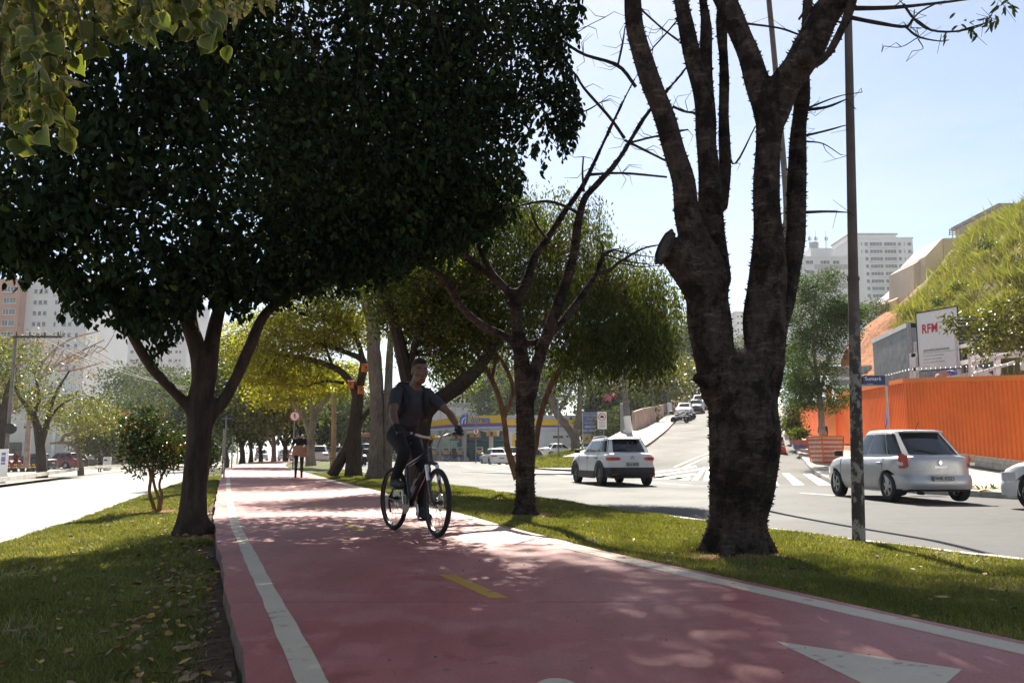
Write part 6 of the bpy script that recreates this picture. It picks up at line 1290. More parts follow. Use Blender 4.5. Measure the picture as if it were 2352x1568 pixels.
# ============================================================ DISTANT BUILDINGS
B_WHITE = pm('tower white render', (.60, .60, .60), .8, .06, .15, detail=8); B_BEIGE = pm('tower beige render', (.52, .46, .38), .8, .08, .15, detail=8); B_BRICK = pm('tower brick', (.40, .21, .16), .85, .12, .3); B_GREYB = pm('tower grey band', (.36, .34, .33), .8, .08, .2); B_CONC2 = pm('stained retaining wall', (.56, .47, .36), .9, .18, .25, detail=9, bmp=.2, bscale=3); G_WIN = m_glass('window glass', (.05, .065, .08)); B_FRAME = pm('window frame white', (.62, .62, .62), .6, .05, 2); B_ROOF = pm('roof grey', (.3, .29, .28), .8, .15, .5)
def win_mesh(w, h, panes=2, rail=True):
    m = MB(); t_ = .07
    for q in (-1, 1): m.box((q * (w / 2 - t_ / 2), 0, 0), (t_, .12, h)); m.box((0, 0, q * (h / 2 - t_ / 2)), (w - 2 * t_, .12, t_))
    for k in range(1, panes): m.box((-w / 2 + w * k / panes, 0, 0), (t_ * .8, .1, h - 2 * t_))
    if rail: m.box((0, -.06, -h / 2 - .06), (w + .2, .2, .1))
    m.cur = 1; m.box((0, .03, 0), (w - 2 * t_, .03, h - 2 * t_)); return m.mesh('window')
def tower(name, label, px0, px1, yt, yb, d, dep, mat, cols, rows, category='building', group=None, side_cols=0, parapet=True):
    """block facing the avenue; cols (px0, px1, panes), rows (y top, y bottom)"""
    t = thing(name, label, category, group=group); x0, x1, z1, z0 = XP(px0, d), XP(px1, d), ZP(yt, d), min(ZP(yb, d), 0) if yb > 1040 else ZP(yb, d)
    MB().box(((x0 + x1) / 2, d + dep / 2, (z0 + z1) / 2), (x1 - x0, dep, z1 - z0)).build('wall', mat, t)
    if parapet: MB().box(((x0 + x1) / 2, d + dep / 2, z1 + .25), (x1 - x0 + .5, dep + .5, .5)).build('parapet', mat, t)
    cache = {}
    for a, b, panes in cols:
        for (ya, yb_) in rows:
            w, h = (b - a) * d / F, (yb_ - ya) * d / F; key = (round(w, 1), round(h, 1), panes)
            if key not in cache: cache[key] = win_mesh(w, h, panes)
            o = link('window', cache[key], [B_FRAME, G_WIN], t); o.location = (XP((a + b) / 2, d), d - .04, ZP((ya + yb_) / 2, d))
    return t
# left: orange and white block, pale slab, slim tower
tower('apartment_block', 'white apartment block with an orange brick end above the bare treetop', 16, 178, 642, 1040, 215, 24, B_WHITE, [(49, 58, 1), (61, 70, 1), (73, 82, 1), (121, 130, 1), (134, 143, 1), (100, 106, 1), (152, 160, 1)], [(y, y + 11) for y in range(664, 860, 25)])
t = thing('apartment_block', 'orange brick block at the top left picture edge', 'building'); MB().box((XP(-40, 212), 224, ZP(640, 212) / 2 - 1), (XP(15.6, 212) - XP(-95, 212), 24, ZP(640, 212) + 2)).build('wall', B_BRICK, t)
wm = win_mesh(1.6, 1.5)
for y in range(664, 860, 26):
    for px in (1, -14): o = link('window', wm, [B_FRAME, G_WIN], t); o.location = (XP(px, 212), 211.9, ZP(y, 212))
tower('apartment_block', 'pale grey slab of flats left of the ficus trunk', 178, 416, 690, 1040, 285, 20, pm('tower pale grey', (.50, .50, .52), .8, .07, .15, detail=8), [(a + k, a + k + w_, 1) for a in (188, 236, 284, 332, 374) for k, w_ in ((0, 9), (15, 7), (24, 6))], [(y, y + 8) for y in range(704, 850, 20)])
tower('apartment_block', 'slim blue grey tower seen through the ficus fork', 486, 516, 822, 1040, 330, 14, pm('tower blue grey', (.40, .43, .46), .8, .06, .2), [(491, 497, 1), (503, 510, 1)], [(y, y + 7) for y in range(830, 900, 15)])
# low buildings on the left forecourt
t = thing('shop_building', 'low white shop wall behind the parked cars across the bright road', 'building'); d = 104; x0, x1 = XP(-200, d), XP(176, d)
MB().box(((x0 + x1) / 2, d + 6, 2.7), (x1 - x0, 12, 6.6)).build('wall', pm('pale green white wall', (.44, .47, .44), .8, .08, .6), t); MB().box((XP(163, d), d - .2, 2.2), (1.2, .5, 6.4)).build('pilaster', C_LG, t); MB().box((XP(122, d), d - .06, 2.2), (.4, .15, 6.4)).build('pilaster', C_LG, t)
MB().box((XP(30, d), d - .04, 1.3), (2.0, .1, 2.4)).build('shop_window', G_CAR, t); MB().slab([(XP(172, d), d, ZP(985, d)), (XP(236, d), d - .5, ZP(1012, d)), (XP(238, d), d - .5, ZP(1015, d)), (XP(172, d), d, ZP(991, d))], (0, 3, 0)).build('awning', C_LG, t)
t = thing('boundary_wall', 'low beige boundary wall behind the standing men across the road', 'wall'); d = 108; MB().box((XP(245, d), d, .55), (XP(320, d) - XP(176, d), .25, 2.4)).build('wall', pm('beige low wall', (.42, .36, .28), .85, .12, .8), t); MB().box((XP(245, d), d + 9, 1.2), (8, 6, 4)).build('dark_doorway', pm('dark interior', (.03, .035, .04)), t)
# centre
tower('apartment_block', 'beige tower with dark windows above the petrol station roof', 1111, 1168, 800, 1040, 175, 16, B_BEIGE, [(1127, 1138, 2), (1150, 1160, 2)], [(y, y + 9) for y in (822, 848, 877, 902)]); 
t = thing('house', 'small beige building beside the leaning limb beyond the station', 'building'); d = 190; MB().box((XP(1030, d), d + 4, ZP(892, d) / 2), (5.0, 8, ZP(892, d))).build('wall', B_BEIGE, t); MB().box((XP(1030, d), d + 4, ZP(891, d)), (5.6, 8.6, .4)).build('roof', B_ROOF, t)
# right: towers on the hill
tower('apartment_block', 'tall pale tower with glazed balconies on the hill', 1985, 2129, 548, 820, 315, 26, B_WHITE, [(2026, 2056, 4), (2060, 2089, 4), (1988, 1996, 1), (2014, 2022, 1), (2005, 2008, 1), (2093, 2101, 1), (2107, 2110, 1), (2116, 2125, 1)], [(y, y + 9) for y in range(556, 690, 17)])
d = 316; t2 = bpy.data.objects['apartment_block']
tp = [o for o in bpy.data.objects if o.get('label') == 'tall pale tower with glazed balconies on the hill'][0]
MB().box((XP(2049, d), d + 14, (ZP(531, d) + ZP(548, d)) / 2), (XP(2106, d) - XP(1992, d), 18, ZP(531, d) - ZP(548, d))).build('penthouse', B_WHITE, tp); MB().box((XP(2049, d), d + 14, ZP(530, d)), (XP(2108, d) - XP(1990, d), 19, .6)).build('roof_edge', B_ROOF, tp); MB().box((XP(2046, d), d + 12, ZP(528, d)), (XP(2070, d) - XP(2024, d), 8, .7)).build('roof_cap', B_ROOF, tp)
for y in range(556, 690, 17): MB().box((XP(2057, 315), 314.5, ZP(y + 11.5, 315)), (XP(2090, 315) - XP(2024, 315), 1.2, .35)).build('balcony_slab', B_WHITE, tp)
tower('apartment_block', 'lower pale block with long windows behind the planter tree', 1856, 2008, 592, 820, 250, 20, B_WHITE, [(1907, 1929, 3), (1936, 1952, 2), (1974, 1982, 1), (1985, 1992, 1), (1872, 1890, 2)], [(598, 607), (620, 629), (642, 651), (664, 673)])
tl = [o for o in bpy.data.objects if o.get('label') == 'lower pale block with long windows behind the planter tree'][0]; d = 250
for y in (607, 629, 651): MB().box((XP(1938, d), d - .03, ZP(y + 6, d)), (XP(1996, d) - XP(1905, d), .08, 1.5)).build('grey_band', B_GREYB, tl)
MB().box((XP(1920, d), d + 8, (ZP(564, d) + ZP(592, d)) / 2), (XP(1947, d) - XP(1895, d), 10, ZP(564, d) - ZP(592, d))).build('penthouse', B_WHITE, tl)
m = MB(); m.lathe([(1.4, 0), (1.4, 2.4)], (XP(1911, d), d + 6, ZP(564, d)), 14); m.build('water_tank', B_GREYB, tl, True)
for px in (1898, 1913, 1938):
    m = MB(); x = XP(px, d); z0 = ZP(564, d)
    m.bar((x - .25, d + 5, z0), (x - .1, d + 5, z0 + 4.2), .1); m.bar((x + .25, d + 5, z0), (x + .1, d + 5, z0 + 4.2), .1); m.bar((x, d + 5, z0 + 3), (x, d + 5, z0 + 6), .08)
    for k in range(5): m.bar((x - .3, d + 5, z0 + .6 + k * .8), (x + .3, d + 5, z0 + .6 + k * .8), .08)
    for q in (-.4, .4): m.box((x + q, d + 4.8, z0 + 3.4), (.2, .15, 1.0))
    m.build('antenna_mast', C_GREY, tl)
tower('apartment_block', 'narrow far tower just right of the thorny trunk', 1838, 1868, 558, 820, 300, 12, B_WHITE, [(1845, 1850, 1), (1856, 1861, 1)], [(y, y + 7) for y in range(570, 640, 16)])
tower('apartment_block', 'hazy distant tower between the thorny limbs', 1700, 1722, 718, 1000, 300, 12, B_WHITE, [(1704, 1709, 1), (1713, 1718, 1)], [(y, y + 6) for y in range(724, 800, 15)])
# house and walls at the top of the bank
hh = thing('hillside_house', 'beige walled house on top of the steep grassy bank', 'house'); d = 74
def wallpx(pts, d, th=6, mat=B_CONC2, nm='wall'): return MB().slab([P(x, y, d) for x, y in pts], (0, th, 0)).build(nm, mat, hh)
wallpx([(2099, 760), (2099, 606), (2124, 590), (2124, 760)], 74, 5); wallpx([(2126, 760), (2126, 588), (2165, 546), (2167, 760)], 73, 5); wallpx([(2169, 760), (2167, 551), (2216, 549), (2260, 760)], 74.5, 7)
MB().slab([P(2054, 680, 78), P(2101, 640, 74), P(2101, 646, 74), P(2056, 687, 78)], (.3, 6, 0)).build('eave', C_WHITE, hh); wallpx([(2058, 730), (2060, 686), (2100, 648), (2100, 740)], 77, 4, pm('ochre wall', (.50, .33, .2), .85, .2, .6))
MB().slab([P(2167, 547, 74.4), P(2216, 545, 74.4), P(2216, 549, 74.4), P(2167, 551, 74.4)], (0, 7, 0)).build('roof_edge', C_LG, hh)
for k in range(9): a = P(2170 + k * 5, 620 - k * 5, 73.5); MB().bar(a, a + Vector((0, 0, .9)), .05).build('railing_post', C_LG, hh)
MB().bar(P(2170, 598, 73.5), P(2212, 556, 73.5), .06).build('handrail', C_LG, hh)
t = thing('house', 'pale house corner on the bank at the right picture edge', 'house'); MB().box((XP(2420, 76), 80, ZP(470, 76) - 2.2), (6, 8, 4)).build('wall', B_CONC2, t); MB().box((XP(2420, 76), 80, ZP(470, 76) - .1), (6.6, 8.6, .3)).build('roof', B_ROOF, t)
for px, lab in ((2188, 'thin roof antenna beside the grassy bank'), (2212, 'taller roof antenna nearest the bank')):
    t = thing('roof_antenna', lab, 'antenna', group='roof antennas'); a = P(px, 548, 78); b = P(px, 512 if px > 2200 else 522, 78); m = MB(); m.bar(a, b, .07); m.build('mast', C_GREY, t)
    m = MB(); [m.bar(a.lerp(b, f) - Vector((.35, 0, 0)), a.lerp(b, f) + Vector((.35, 0, 0)), .06) for f in (.35, .5, .65, .8)]; [m.bar(a.lerp(b, .3) + Vector((q, 0, 0)), a.lerp(b, .85) + Vector((q, 0, 0)), .06) for q in (-.3, .3)]; m.build('cross_arms', C_GREY, t)
# ============================================================ BUILDING SITE, HILL
def m_sheet(name, col):
    m, N, L, out = nodes_of(name); a = noise(N, L, 1.6, 7, .7, stretch=(3.5, 3.5, .35)); b = noise(N, L, .6, 5); d = noise(N, L, 14, 4, .7)
    c = ramp(N, L, b, [(.3, tuple(x * .84 for x in col)), (.7, tuple(min(1, x * 1.08) for x in col))]); c = mix(N, L, ramp(N, L, a, [(.52, 0.0), (.75, .45)]), c, (.55, .20, .07)); c = mix(N, L, ramp(N, L, d, [(.66, 0.0), (.74, .35)]), c, (.30, .12, .05))
    bsdf(N, L, out, c, ramp(N, L, a, [(.3, .38), (.7, .6)]), .4); MATS[name] = m; return m
M_ORANGE = m_sheet('orange sheet metal', (.84, .165, .016)); M_ORANGE2 = pm('orange trim', (.76, .19, .02), .42, .08, 1.2); M_ZINC = pm('weathered zinc sheet', (.30, .32, .32), .5, .2, 2.5, metal=.35); M_BLOCK = pm('grey concrete block', (.42, .40, .36), .9, .2, 4, bmp=.4)
hd = thing('site_hoarding', 'tall bright orange ribbed metal hoarding round the building site', 'fence')
FH = 2.97
def ribbed(a, b, h, mat, parent, pitch=.245, dep=.045, nm='sheet_panel', z_extra=0):
    a, b = Vector(a), Vector(b); d = b - a; Lh = math.hypot(d.x, d.y); n = max(1, round(Lh / pitch)); ex = Vector((d.x, d.y, 0)) / Lh; nn = Vector((ex.y, -ex.x, 0))
    if nn.x > 0 and nn.y > 0: nn = -nn
    vs = []
    for i in range(n):
        for f, o in ((0, 0), (.30, 0), (.40, 1), (.80, 1), (.90, 0)):
            t = (i + f) / n; vs.append(a + d * t + nn * dep * o)
    vs.append(a + d); V = []
    for v in vs: V += [v, v + Vector((0, 0, h))]
    Fq = [(2 * i, 2 * i + 2, 2 * i + 3, 2 * i + 1) for i in range(len(vs) - 1)]
    return link(nm, np_mesh(nm, V, Fq), mat, parent), nn
FP = [(22, 4, .3), (19.2, 18, .42), (17.75, 29, .62), (17.2, 36.6, 1.2), (18.1, 42, 1.35), (19.9, 52, 1.6)]
for i in range(len(FP) - 1):
    a, b = Vector(FP[i]), Vector(FP[i + 1]); Lh = (b - a).length; k = max(1, round(Lh / 2.6))
    for j in range(k):
        p, q = a.lerp(b, j / k), a.lerp(b, (j + 1) / k); g_ = (q - p).normalized() * .006
        pnl, nn = ribbed(p + g_, q - g_, FH, M_ORANGE, hd)
        MB().slab([p + Vector((0, 0, FH - .16)) + nn * .06, q + Vector((0, 0, FH - .16)) + nn * .06, q + Vector((0, 0, FH + .03)) + nn * .06, p + Vector((0, 0, FH + .03)) + nn * .06], -nn * .12).build('top_trim', M_ORANGE2, hd)
# low block footing
for i in range(1, 4):
    a, b = Vector(FP[i]), Vector(FP[i + 1]); Lh = (b - a).length; k = int(Lh / .42)
    for row in range(2):
        for j in range(k):
            p, q = a.lerp(b, (j + .5 * row) / k), a.lerp(b, min(1, (j + 1 + .5 * row) / k)); e = (q - p).normalized() * .006; zz = -.21 * (row + 1)
            if (q - p).length > .1: MB().slab([p + e + Vector((-.06, 0, zz + .005)), q - e + Vector((-.06, 0, zz + .005)), q - e + Vector((-.06, 0, zz + .205)), p + e + Vector((-.06, 0, zz + .205))], (.16, 0, 0)).build('concrete_block', M_BLOCK, hd)
MB().slab([Vector(FP[1]) + Vector((.03, 0, -.6)), Vector(FP[2]) + Vector((.03, 0, -.6)), Vector(FP[3]) + Vector((.03, 0, -.6)), Vector(FP[3]) + Vector((.03, 0, -.02)), Vector(FP[2]) + Vector((.03, 0, -.02)), Vector(FP[1]) + Vector((.03, 0, -.02))], (.06, 0, 0)).build('mortar_bed', M_CONC, hd)
# hoarding further up the street, stepping uphill
hd2 = thing('site_hoarding', 'further orange hoarding climbing the side street behind the planter trees', 'fence')
FP2 = [(20.3, 54, 1.7), (23.2, 64, 2.2), (26.2, 76, 2.8), (30.5, 92, 4.0)]
for i in range(3): ribbed(FP2[i], Vector(FP2[i + 1]) - Vector((0, 0, 0)), 2.6, M_ORANGE, hd2); a, b = Vector(FP2[i]), Vector(FP2[i + 1]); MB().slab([a + Vector((-.06, 0, 2.5)), b + Vector((-.06, 0, 2.5)), b + Vector((-.06, 0, 2.66)), a + Vector((-.06, 0, 2.66))], (.12, 0, 0)).build('top_trim', M_ORANGE2, hd2)
MB().bar((20.1, 53, 1.2), (20.1, 53, 5.2), .3).build('gate_post', M_ORANGE, hd2); MB().box((19.3, 50.5, 2.7), (.08, 1.0, 2.0)).build('gate_leaf', M_ORANGE2, hd2)
ar = MB(); ar.slab([(17.35, 38.6, 3.2), (17.45, 38.9, 3.2), (17.5, 39.3, 2.5), (17.5, 39.35, 2.1), (17.4, 38.95, 2.4)], (-.05, 0, 0)); ar.build('blue_spray_mark', pm('blue paint mark', (.10, .06, .30), .6), hd)
# razor wire along the top
rw = MB(); a0, b0 = Vector(FP[2]) + Vector((.25, 0, FH + .22)), Vector(FP[3]) + Vector((.25, 0, FH + .22)); st_ = Vector(FP[1]) + Vector((.25, 0, FH + .22))
for (p, q, n) in ((st_, a0, 26), (a0, b0, 22), (b0, Vector(FP[5]) + Vector((.2, 0, FH + .2)), 34)):
    pts = []
    for k in range(n * 8):
        f = k / (n * 8); an = 2 * math.pi * k / 8; c = p.lerp(q, f); pts.append(c + Vector((.23 * math.cos(an) * .3, .23 * math.cos(an), .23 * math.sin(an))))
    rw.tube(pts, .007, 3, False)
tag(rw.build('razor_wire', M_ZINC), 'coiled razor wire running along the top of the orange hoarding', 'wire')
# site container
cn = thing('site_container', 'grey ribbed site container standing behind the orange hoarding', 'container'); a, b = P(2012, 905, 50), P(2096, 905, 43.5); a.z = b.z = 1.6; h = P(2096, 741, 43.5).z - 1.6
ribbed(a, b, h - .25, M_ZINC, cn, .2, .05, 'side_wall'); MB().slab([a + Vector((-.1, 0, h - .25)), b + Vector((-.1, 0, h - .25)), b + Vector((-.1, 0, h)), a + Vector((-.1, 0, h))], (.2, .1, 0)).build('roof_rail', C_LG, cn)
e = b + Vector((3.4, 1.2, 0)); ribbed(b, e, h - .25, M_ZINC, cn, .4, .06, 'end_wall'); MB().bar(b + Vector((0, -.05, 0)), b + Vector((0, -.05, h)), .16).build('corner_post', C_GREY, cn); MB().slab([a + Vector((0, 0, h)), b + Vector((0, 0, h)), e + Vector((0, 0, h)), e + (a - b) + Vector((0, 0, h))], (0, 0, .04)).build('roof', M_ZINC, cn)
c2 = thing('site_shed', 'low grey shed with pale rails beyond the planter tree', 'shed'); a, b = P(1908, 900, 58), P(2005, 900, 54); a.z = b.z = 2.6; ribbed(a, b, ZP(845, 56) - 2.6, M_ZINC, c2, .5, .05, 'wall'); MB().box((a + b) / 2 + Vector((0, 3, ZP(842, 56) - 2.6)), ((b - a).length, 6, .1)).build('roof', C_LG, c2)
for y in (868, 889): MB().bar(P(1906, y, 53), P(1988, y + 1, 51), .16).build('rail', C_WHITE, c2)
MB().slab([P(1912, 890, 52), P(1928, 925, 50), P(1912, 925, 50)], (0, .1, 0)).build('gusset', C_WHITE, c2)
# sign board of the contractor
sg = thing('site_sign', 'big white contractor sign board with red lettering above the hoarding', 'sign board'); pa, pb, pc, pd = P(2111, 852, 41.5), P(2207, 845, 38.6), P(2198, 703, 38.6), P(2103, 720, 41.5)
MB().slab([pa, pb, pc, pd], (.03, .1, 0)).build('panel', M_SIGNW, sg)
for p, q in ((pa, pb), (pb, pc), (pc, pd), (pd, pa)): MB().bar(p - Vector((0, .02, 0)), q - Vector((0, .02, 0)), .05).build('frame_bar', M_BLACK, sg)
ux = (pb - pa).normalized(); uz = (pd - pa).normalized(); un = ux.cross(uz).normalized(); uz = un.cross(ux); RM = Matrix((ux, uz, un)).transposed(); Wd, Hd = (pb - pa).length, (pd - pa).length
def on_sign(u, v, txt, sz, mt, al='LEFT', **k): put_text(txt, sz, mt, sg, pa + ux * u * Wd + uz * v * Hd + un * .012, RM, align=al, **k)
SR = pm('sign lettering red', (.55, .02, .04), .5, .05, 5); SGy = pm('sign lettering grey', (.36, .36, .37), .5, .05, 5)
on_sign(.10, .70, 'RFM', .62, SR, offset=.016, spacing=1.05); on_sign(.13, .335, 'ENGENHEIROS RESPONSÁVEIS:', .135, C_GREY, offset=.003)
on_sign(.13, .245, 'Marcos Moreira Mendes - CREA nº 0601104962', .075, SGy); on_sign(.13, .19, 'Daniel Souza Brito - CREA nº 5060467168', .075, SGy); on_sign(.13, .135, 'José Carlos de S. Lima Jr. - CREA nº 5060233446', .075, SGy); on_sign(.13, .07, 'www.rfm.com.br', .06, SGy)
q = pa + ux * .12 * Wd + uz * .295 * Hd + un * .012; MB().bar(q, q + ux * .86 * Wd, .018).build('rule', C_GREY, sg)
for f in (.0, 1.0): p = pa.lerp(pb, f) + Vector((0, .2, 0)); MB().bar(Vector((p.x, p.y, 1.2)), Vector((p.x, p.y, p.z + 1.5)), .12).build('post', C_LG, sg)
# pale timber rails round the site
rl = thing('site_railing', 'white timber railing frames between the sign board and the picture edge', 'railing')
for (x0, y0, x1, y1, d, w_) in ((2090, 816, 2105, 814, 40, .2), (2092, 850, 2112, 847, 40, .2), (2204, 796, 2240, 788, 37, .16), (2204, 834, 2236, 828, 37, .2), (2225, 818, 2352, 815, 36, .22), (2110, 884, 2172, 874, 39, .2), (2176, 870, 2225, 860, 38, .2), (2235, 835, 2340, 808, 35, .18), (2236, 860, 2330, 832, 35, .12)): MB().bar(P(x0, y0, d), P(x1, y1, d), w_).build('rail', C_WHITE, rl)
for (x, y0, y1, d) in ((2096, 812, 892, 40), (2232, 788, 868, 36.5), (2290, 818, 866, 36), (2352, 815, 850, 36)): MB().bar(P(x, y1, d), P(x, y0, d), .2).build('upright', C_WHITE, rl)
MB().slab([P(2228, 872, 36), P(2248, 842, 36), P(2300, 872, 36)], (0, .1, 0)).build('gusset', C_LG, rl)
for i, (x, y, d, col, lab) in enumerate(((2166, 868, 39.5, (.45, .2, .16), 'brownish ball shaped drum end behind the hoarding'), (2184, 866, 39.5, (.04, .06, .3), 'blue drum end beside the brownish one'), (2257, 852, 37, (.03, .035, .06), 'dark round cable reel right of the white gusset'))):
    t = thing('site_drum', lab, 'drum', P(x, y, d), group='drums stored behind the hoarding'); r = .33 if i < 2 else .55; m = MB(); m.lathe([(.0, -.3), (r * .8, -.28), (r, -.12), (r, .12), (r * .8, .28), (0, .3)], seg=18, axis='Y'); m.build('shell', pm('drum %d' % i, col, .5), t, True)
    MB().box((0, 0, -r - .6), (.5, .5, 1.2)).build('stand', C_GREY, t)
lv = thing('louvre_unit', 'dark slatted ventilation unit behind the seed pod branch', 'ventilation unit', P(2225, 790, 42)); 
for k in range(8): MB().box((0, 0, .1 + k * .17), (1.1, .12, .07)).build('slat', M_ZINC, lv)
MB().box((0, .2, .7), (1.2, .3, 1.5)).build('casing', M_BLACK, lv)
# site ground and the hill
o = ruled('site_ground', np.array([(18.3, 20), (17.9, 29), (17.4, 37), (20.1, 52), (24, 66), (31, 95)]), np.array([(70, 20), (70, 29), (70, 37), (70, 52), (70, 66), (70, 95)]), lambda X, Y, t: .3 + .02 * (Y - 20) + .03 * (X - 18), 6, M_DIRT)
def m_hill():
    m, N, L, out = nodes_of('bank grass and red earth')
    a = noise(N, L, .35, 7, .65); b = noise(N, L, 2.5, 6, .7); at = N.new('ShaderNodeAttribute'); at.attribute_name = 'soil'
    gcol = mix(N, L, ramp(N, L, a, [(.4, 0.0), (.6, 1.0)]), (.13, .13, .035), (.24, .20, .075)); s_ = mix(N, L, ramp(N, L, b, [(.4, 0.0), (.65, 1.0)]), (.30, .11, .045), (.40, .21, .12))
    ad = N.new('ShaderNodeMath'); ad.operation = 'ADD'; L.new(at.outputs['Fac'], ad.inputs[0]); mu = N.new('ShaderNodeMath'); mu.operation = 'MULTIPLY_ADD'; mu.inputs[1].default_value = .7; mu.inputs[2].default_value = -.35; L.new(b, mu.inputs[0]); L.new(mu.outputs[0], ad.inputs[1])
    c = mix(N, L, ramp(N, L, ad.outputs[0], [(.42, 0.0), (.55, 1.0)]), gcol, s_); c = mix(N, L, .6, c, ramp(N, L, noise(N, L, 12, 5, .7), [(.3, .6), (.7, 1.3)]), 'MULTIPLY')
    bsdf(N, L, out, c, .95, .1, 0, bump(N, L, b, .8, .3)); return m
rows = []   # crest line and two lines below it, (px, py, depth)
prof = [(1960, 800, 66, 835, 60, 900, 54), (1990, 768, 64, 830, 58, 895, 52), (2030, 738, 62, 800, 56, 880, 50), (2070, 715, 62, 780, 55, 870, 49), (2110, 684, 64, 760, 55, 860, 48), (2150, 640, 66, 735, 55, 850, 48), (2185, 604, 66, 715, 54, 840, 47), (2215, 560, 64, 690, 53, 830, 46), (2250, 525, 62, 660, 51, 820, 45), (2300, 500, 61, 630, 49, 815, 44), (2352, 468, 60, 600, 48, 812, 43), (2450, 410, 60, 560, 47, 800, 42), (2600, 330, 60, 500, 46, 780, 41)]
H = []; 
for p in prof:
    cr_, md, lw = P(p[0], p[1], p[2]), P(p[0], p[3], p[4]), P(p[0], p[5], p[6]); bk = cr_ + Vector((2, 8, -1.0)); bb = cr_ + Vector((4, 14, -14)); ft = lw + Vector((-.3, -1.5, -5)); H.append(catmull([tuple(bb), tuple(bk), tuple(cr_), tuple(md), tuple(lw), tuple(ft)], 44))
H = np.array(H); Hs = np.array([catmull(H[:, k], 90) for k in range(44)]).transpose(1, 0, 2)
nzf = .35 * np.sin(Hs[..., 0] * .9 + 1.3 * np.sin(Hs[..., 1] * .5)) * np.sin(Hs[..., 1] * .8) + .18 * np.sin(Hs[..., 0] * 2.3 + Hs[..., 1] * 1.7); Hs[..., 2] += nzf * .8
n0, n1 = Hs.shape[:2]; i, j = np.meshgrid(np.arange(n0 - 1), np.arange(n1 - 1), indexing='ij'); a_ = (i * n1 + j).ravel()
hm = np_mesh('hillside', Hs.reshape(-1, 3), np.stack([a_, a_ + n1, a_ + n1 + 1, a_ + 1], 1), True)
hx, hy = to_px(Hs.reshape(-1, 3)); soil = np.clip(1.0 - (hx - np.interp(hy, [560, 700, 800, 900], [2168, 2052, 2030, 2020])) / 45, 0, 1) ; fattr(hm, 'soil', soil, 'POINT')
o = link('hillside', hm, m_hill()); o['kind'] = 'structure'
L_HILL = leaf_mat('tall bank grass', (.11, .135, .03), (.27, .275, .07), .5, hue2=(.40, .34, .15))
idx = RNG.integers(0, n0 - 1, 90000), RNG.integers(16, n1 - 10, 90000); f1, f2 = RNG.random(90000)[:, None], RNG.random(90000)[:, None]
C = Hs[idx[0], idx[1]] * (1 - f1) * (1 - f2) + Hs[idx[0] + 1, idx[1]] * f1 * (1 - f2) + Hs[idx[0], idx[1] + 1] * (1 - f1) * f2 + Hs[idx[0] + 1, idx[1] + 1] * f1 * f2
x_, y_ = to_px(C); so = np.clip(1.0 - (x_ - np.interp(y_, [560, 700, 800, 900], [2168, 2052, 2030, 2020])) / 45, 0, 1); cl_ = vnoise(C[:, 0] * .5, C[:, 1] * .5 + C[:, 2] * .4); C = C[(RNG.random(len(C)) > so * 1.1) & (cl_ + RNG.normal(0, .3, len(C)) > -.35)]
tall_ = vnoise(C[:, 0] * .9 + 3, C[:, 2] * .9) + RNG.normal(0, .35, len(C)) > .25
o = link('bank_grass', leaf_mesh('bank_grass', C[tall_], .6, .032, -1.3, False, out=np.array([-.3, 0, 0]), jitter=.7), L_HILL); tag(o, 'tall feathery yellow green tufts on the steep bank', 'grass', kind='stuff')
o = link('bank_grass', leaf_mesh('bank_grass', C[~tall_], .36, .035, -.8, False, jitter=.7), leaf_mat('short bank grass', (.11, .115, .03), (.25, .225, .07), .4, hue2=(.36, .28, .14))); tag(o, 'short dull wild grass between the tufts on the bank', 'grass', kind='stuff')
for k_, (px_, py_, r_) in enumerate(((2150, 690, 12), (2200, 660, 16), (2260, 560, 14), (2290, 640, 18), (2325, 560, 16), (2240, 720, 14), (2335, 690, 20), (2180, 720, 10))):
    sh_ = thing('bank_shrub', 'small dark bush on the bank, %s counted from the soil edge' % ('first', 'third', 'fifth', 'sixth', 'seventh', 'fourth', 'eighth', 'second')[k_], 'shrub', group='bushes on the bank'); crown([ell(px_, py_, 52, r_, r_ * .7, .5)], 22, 14, .16, .16, .08, L_MID, sh_, name='foliage')
sh_ = thing('bank_shrub', 'dark shrub clump growing on the upper bank', 'shrub'); crown([ell(2190, 625, 64, 14, 12, .8), ell(2235, 600, 60, 18, 10, .8)], 60, 16, .25, .2, .1, L_FAR, sh_, name='foliage')
sh_ = thing('bank_shrub', 'grey green shrubs at the foot of the pale tower', 'shrub'); crown([ell(2010, 715, 80, 34, 22, 2), ell(2045, 700, 82, 24, 18, 2)], 90, 18, .4, .25, .12, L_FAR, sh_, name='foliage')
# ---------------- planter, pots, cone, stones on the pavement
d = 37; b = P(1898, 1061, d); t = thing('tree_planter', 'square planter wrapped in orange and white striped mesh', 'planter', (b.x, b.y, b.z - .05), .25); h = 1.15; M_ST1 = pm('planter orange mesh', (.62, .16, .07), .7, .15, 6); M_ST2 = pm('planter white mesh', (.66, .50, .42), .7, .12, 6)
for k in range(12): w_ = .86 + .22 * (k + .5) / 12; MB().box((0, 0, (k + .5) * h / 12), (w_, w_, h / 12 - .003)).build('mesh_band', M_ST1 if k % 2 == 0 else M_ST2, t)
for q in ((-1, -1), (1, -1), (1, 1), (-1, 1)): MB().bar((q[0] * .46, q[1] * .46, 0), (q[0] * .555, q[1] * .555, h + .03), .05).build('corner_batten', M_ORANGE, t)
for q in (-1, 1): MB().box((0, q * .54, h), (1.14, .06, .06)).build('rim', M_ORANGE2, t); MB().box((q * .54, 0, h), (.06, 1.02, .06)).build('rim', M_ORANGE2, t)
MB().box((0, 0, h - .03), (1.0, 1.0, .03)).build('soil', M_DIRT, t)
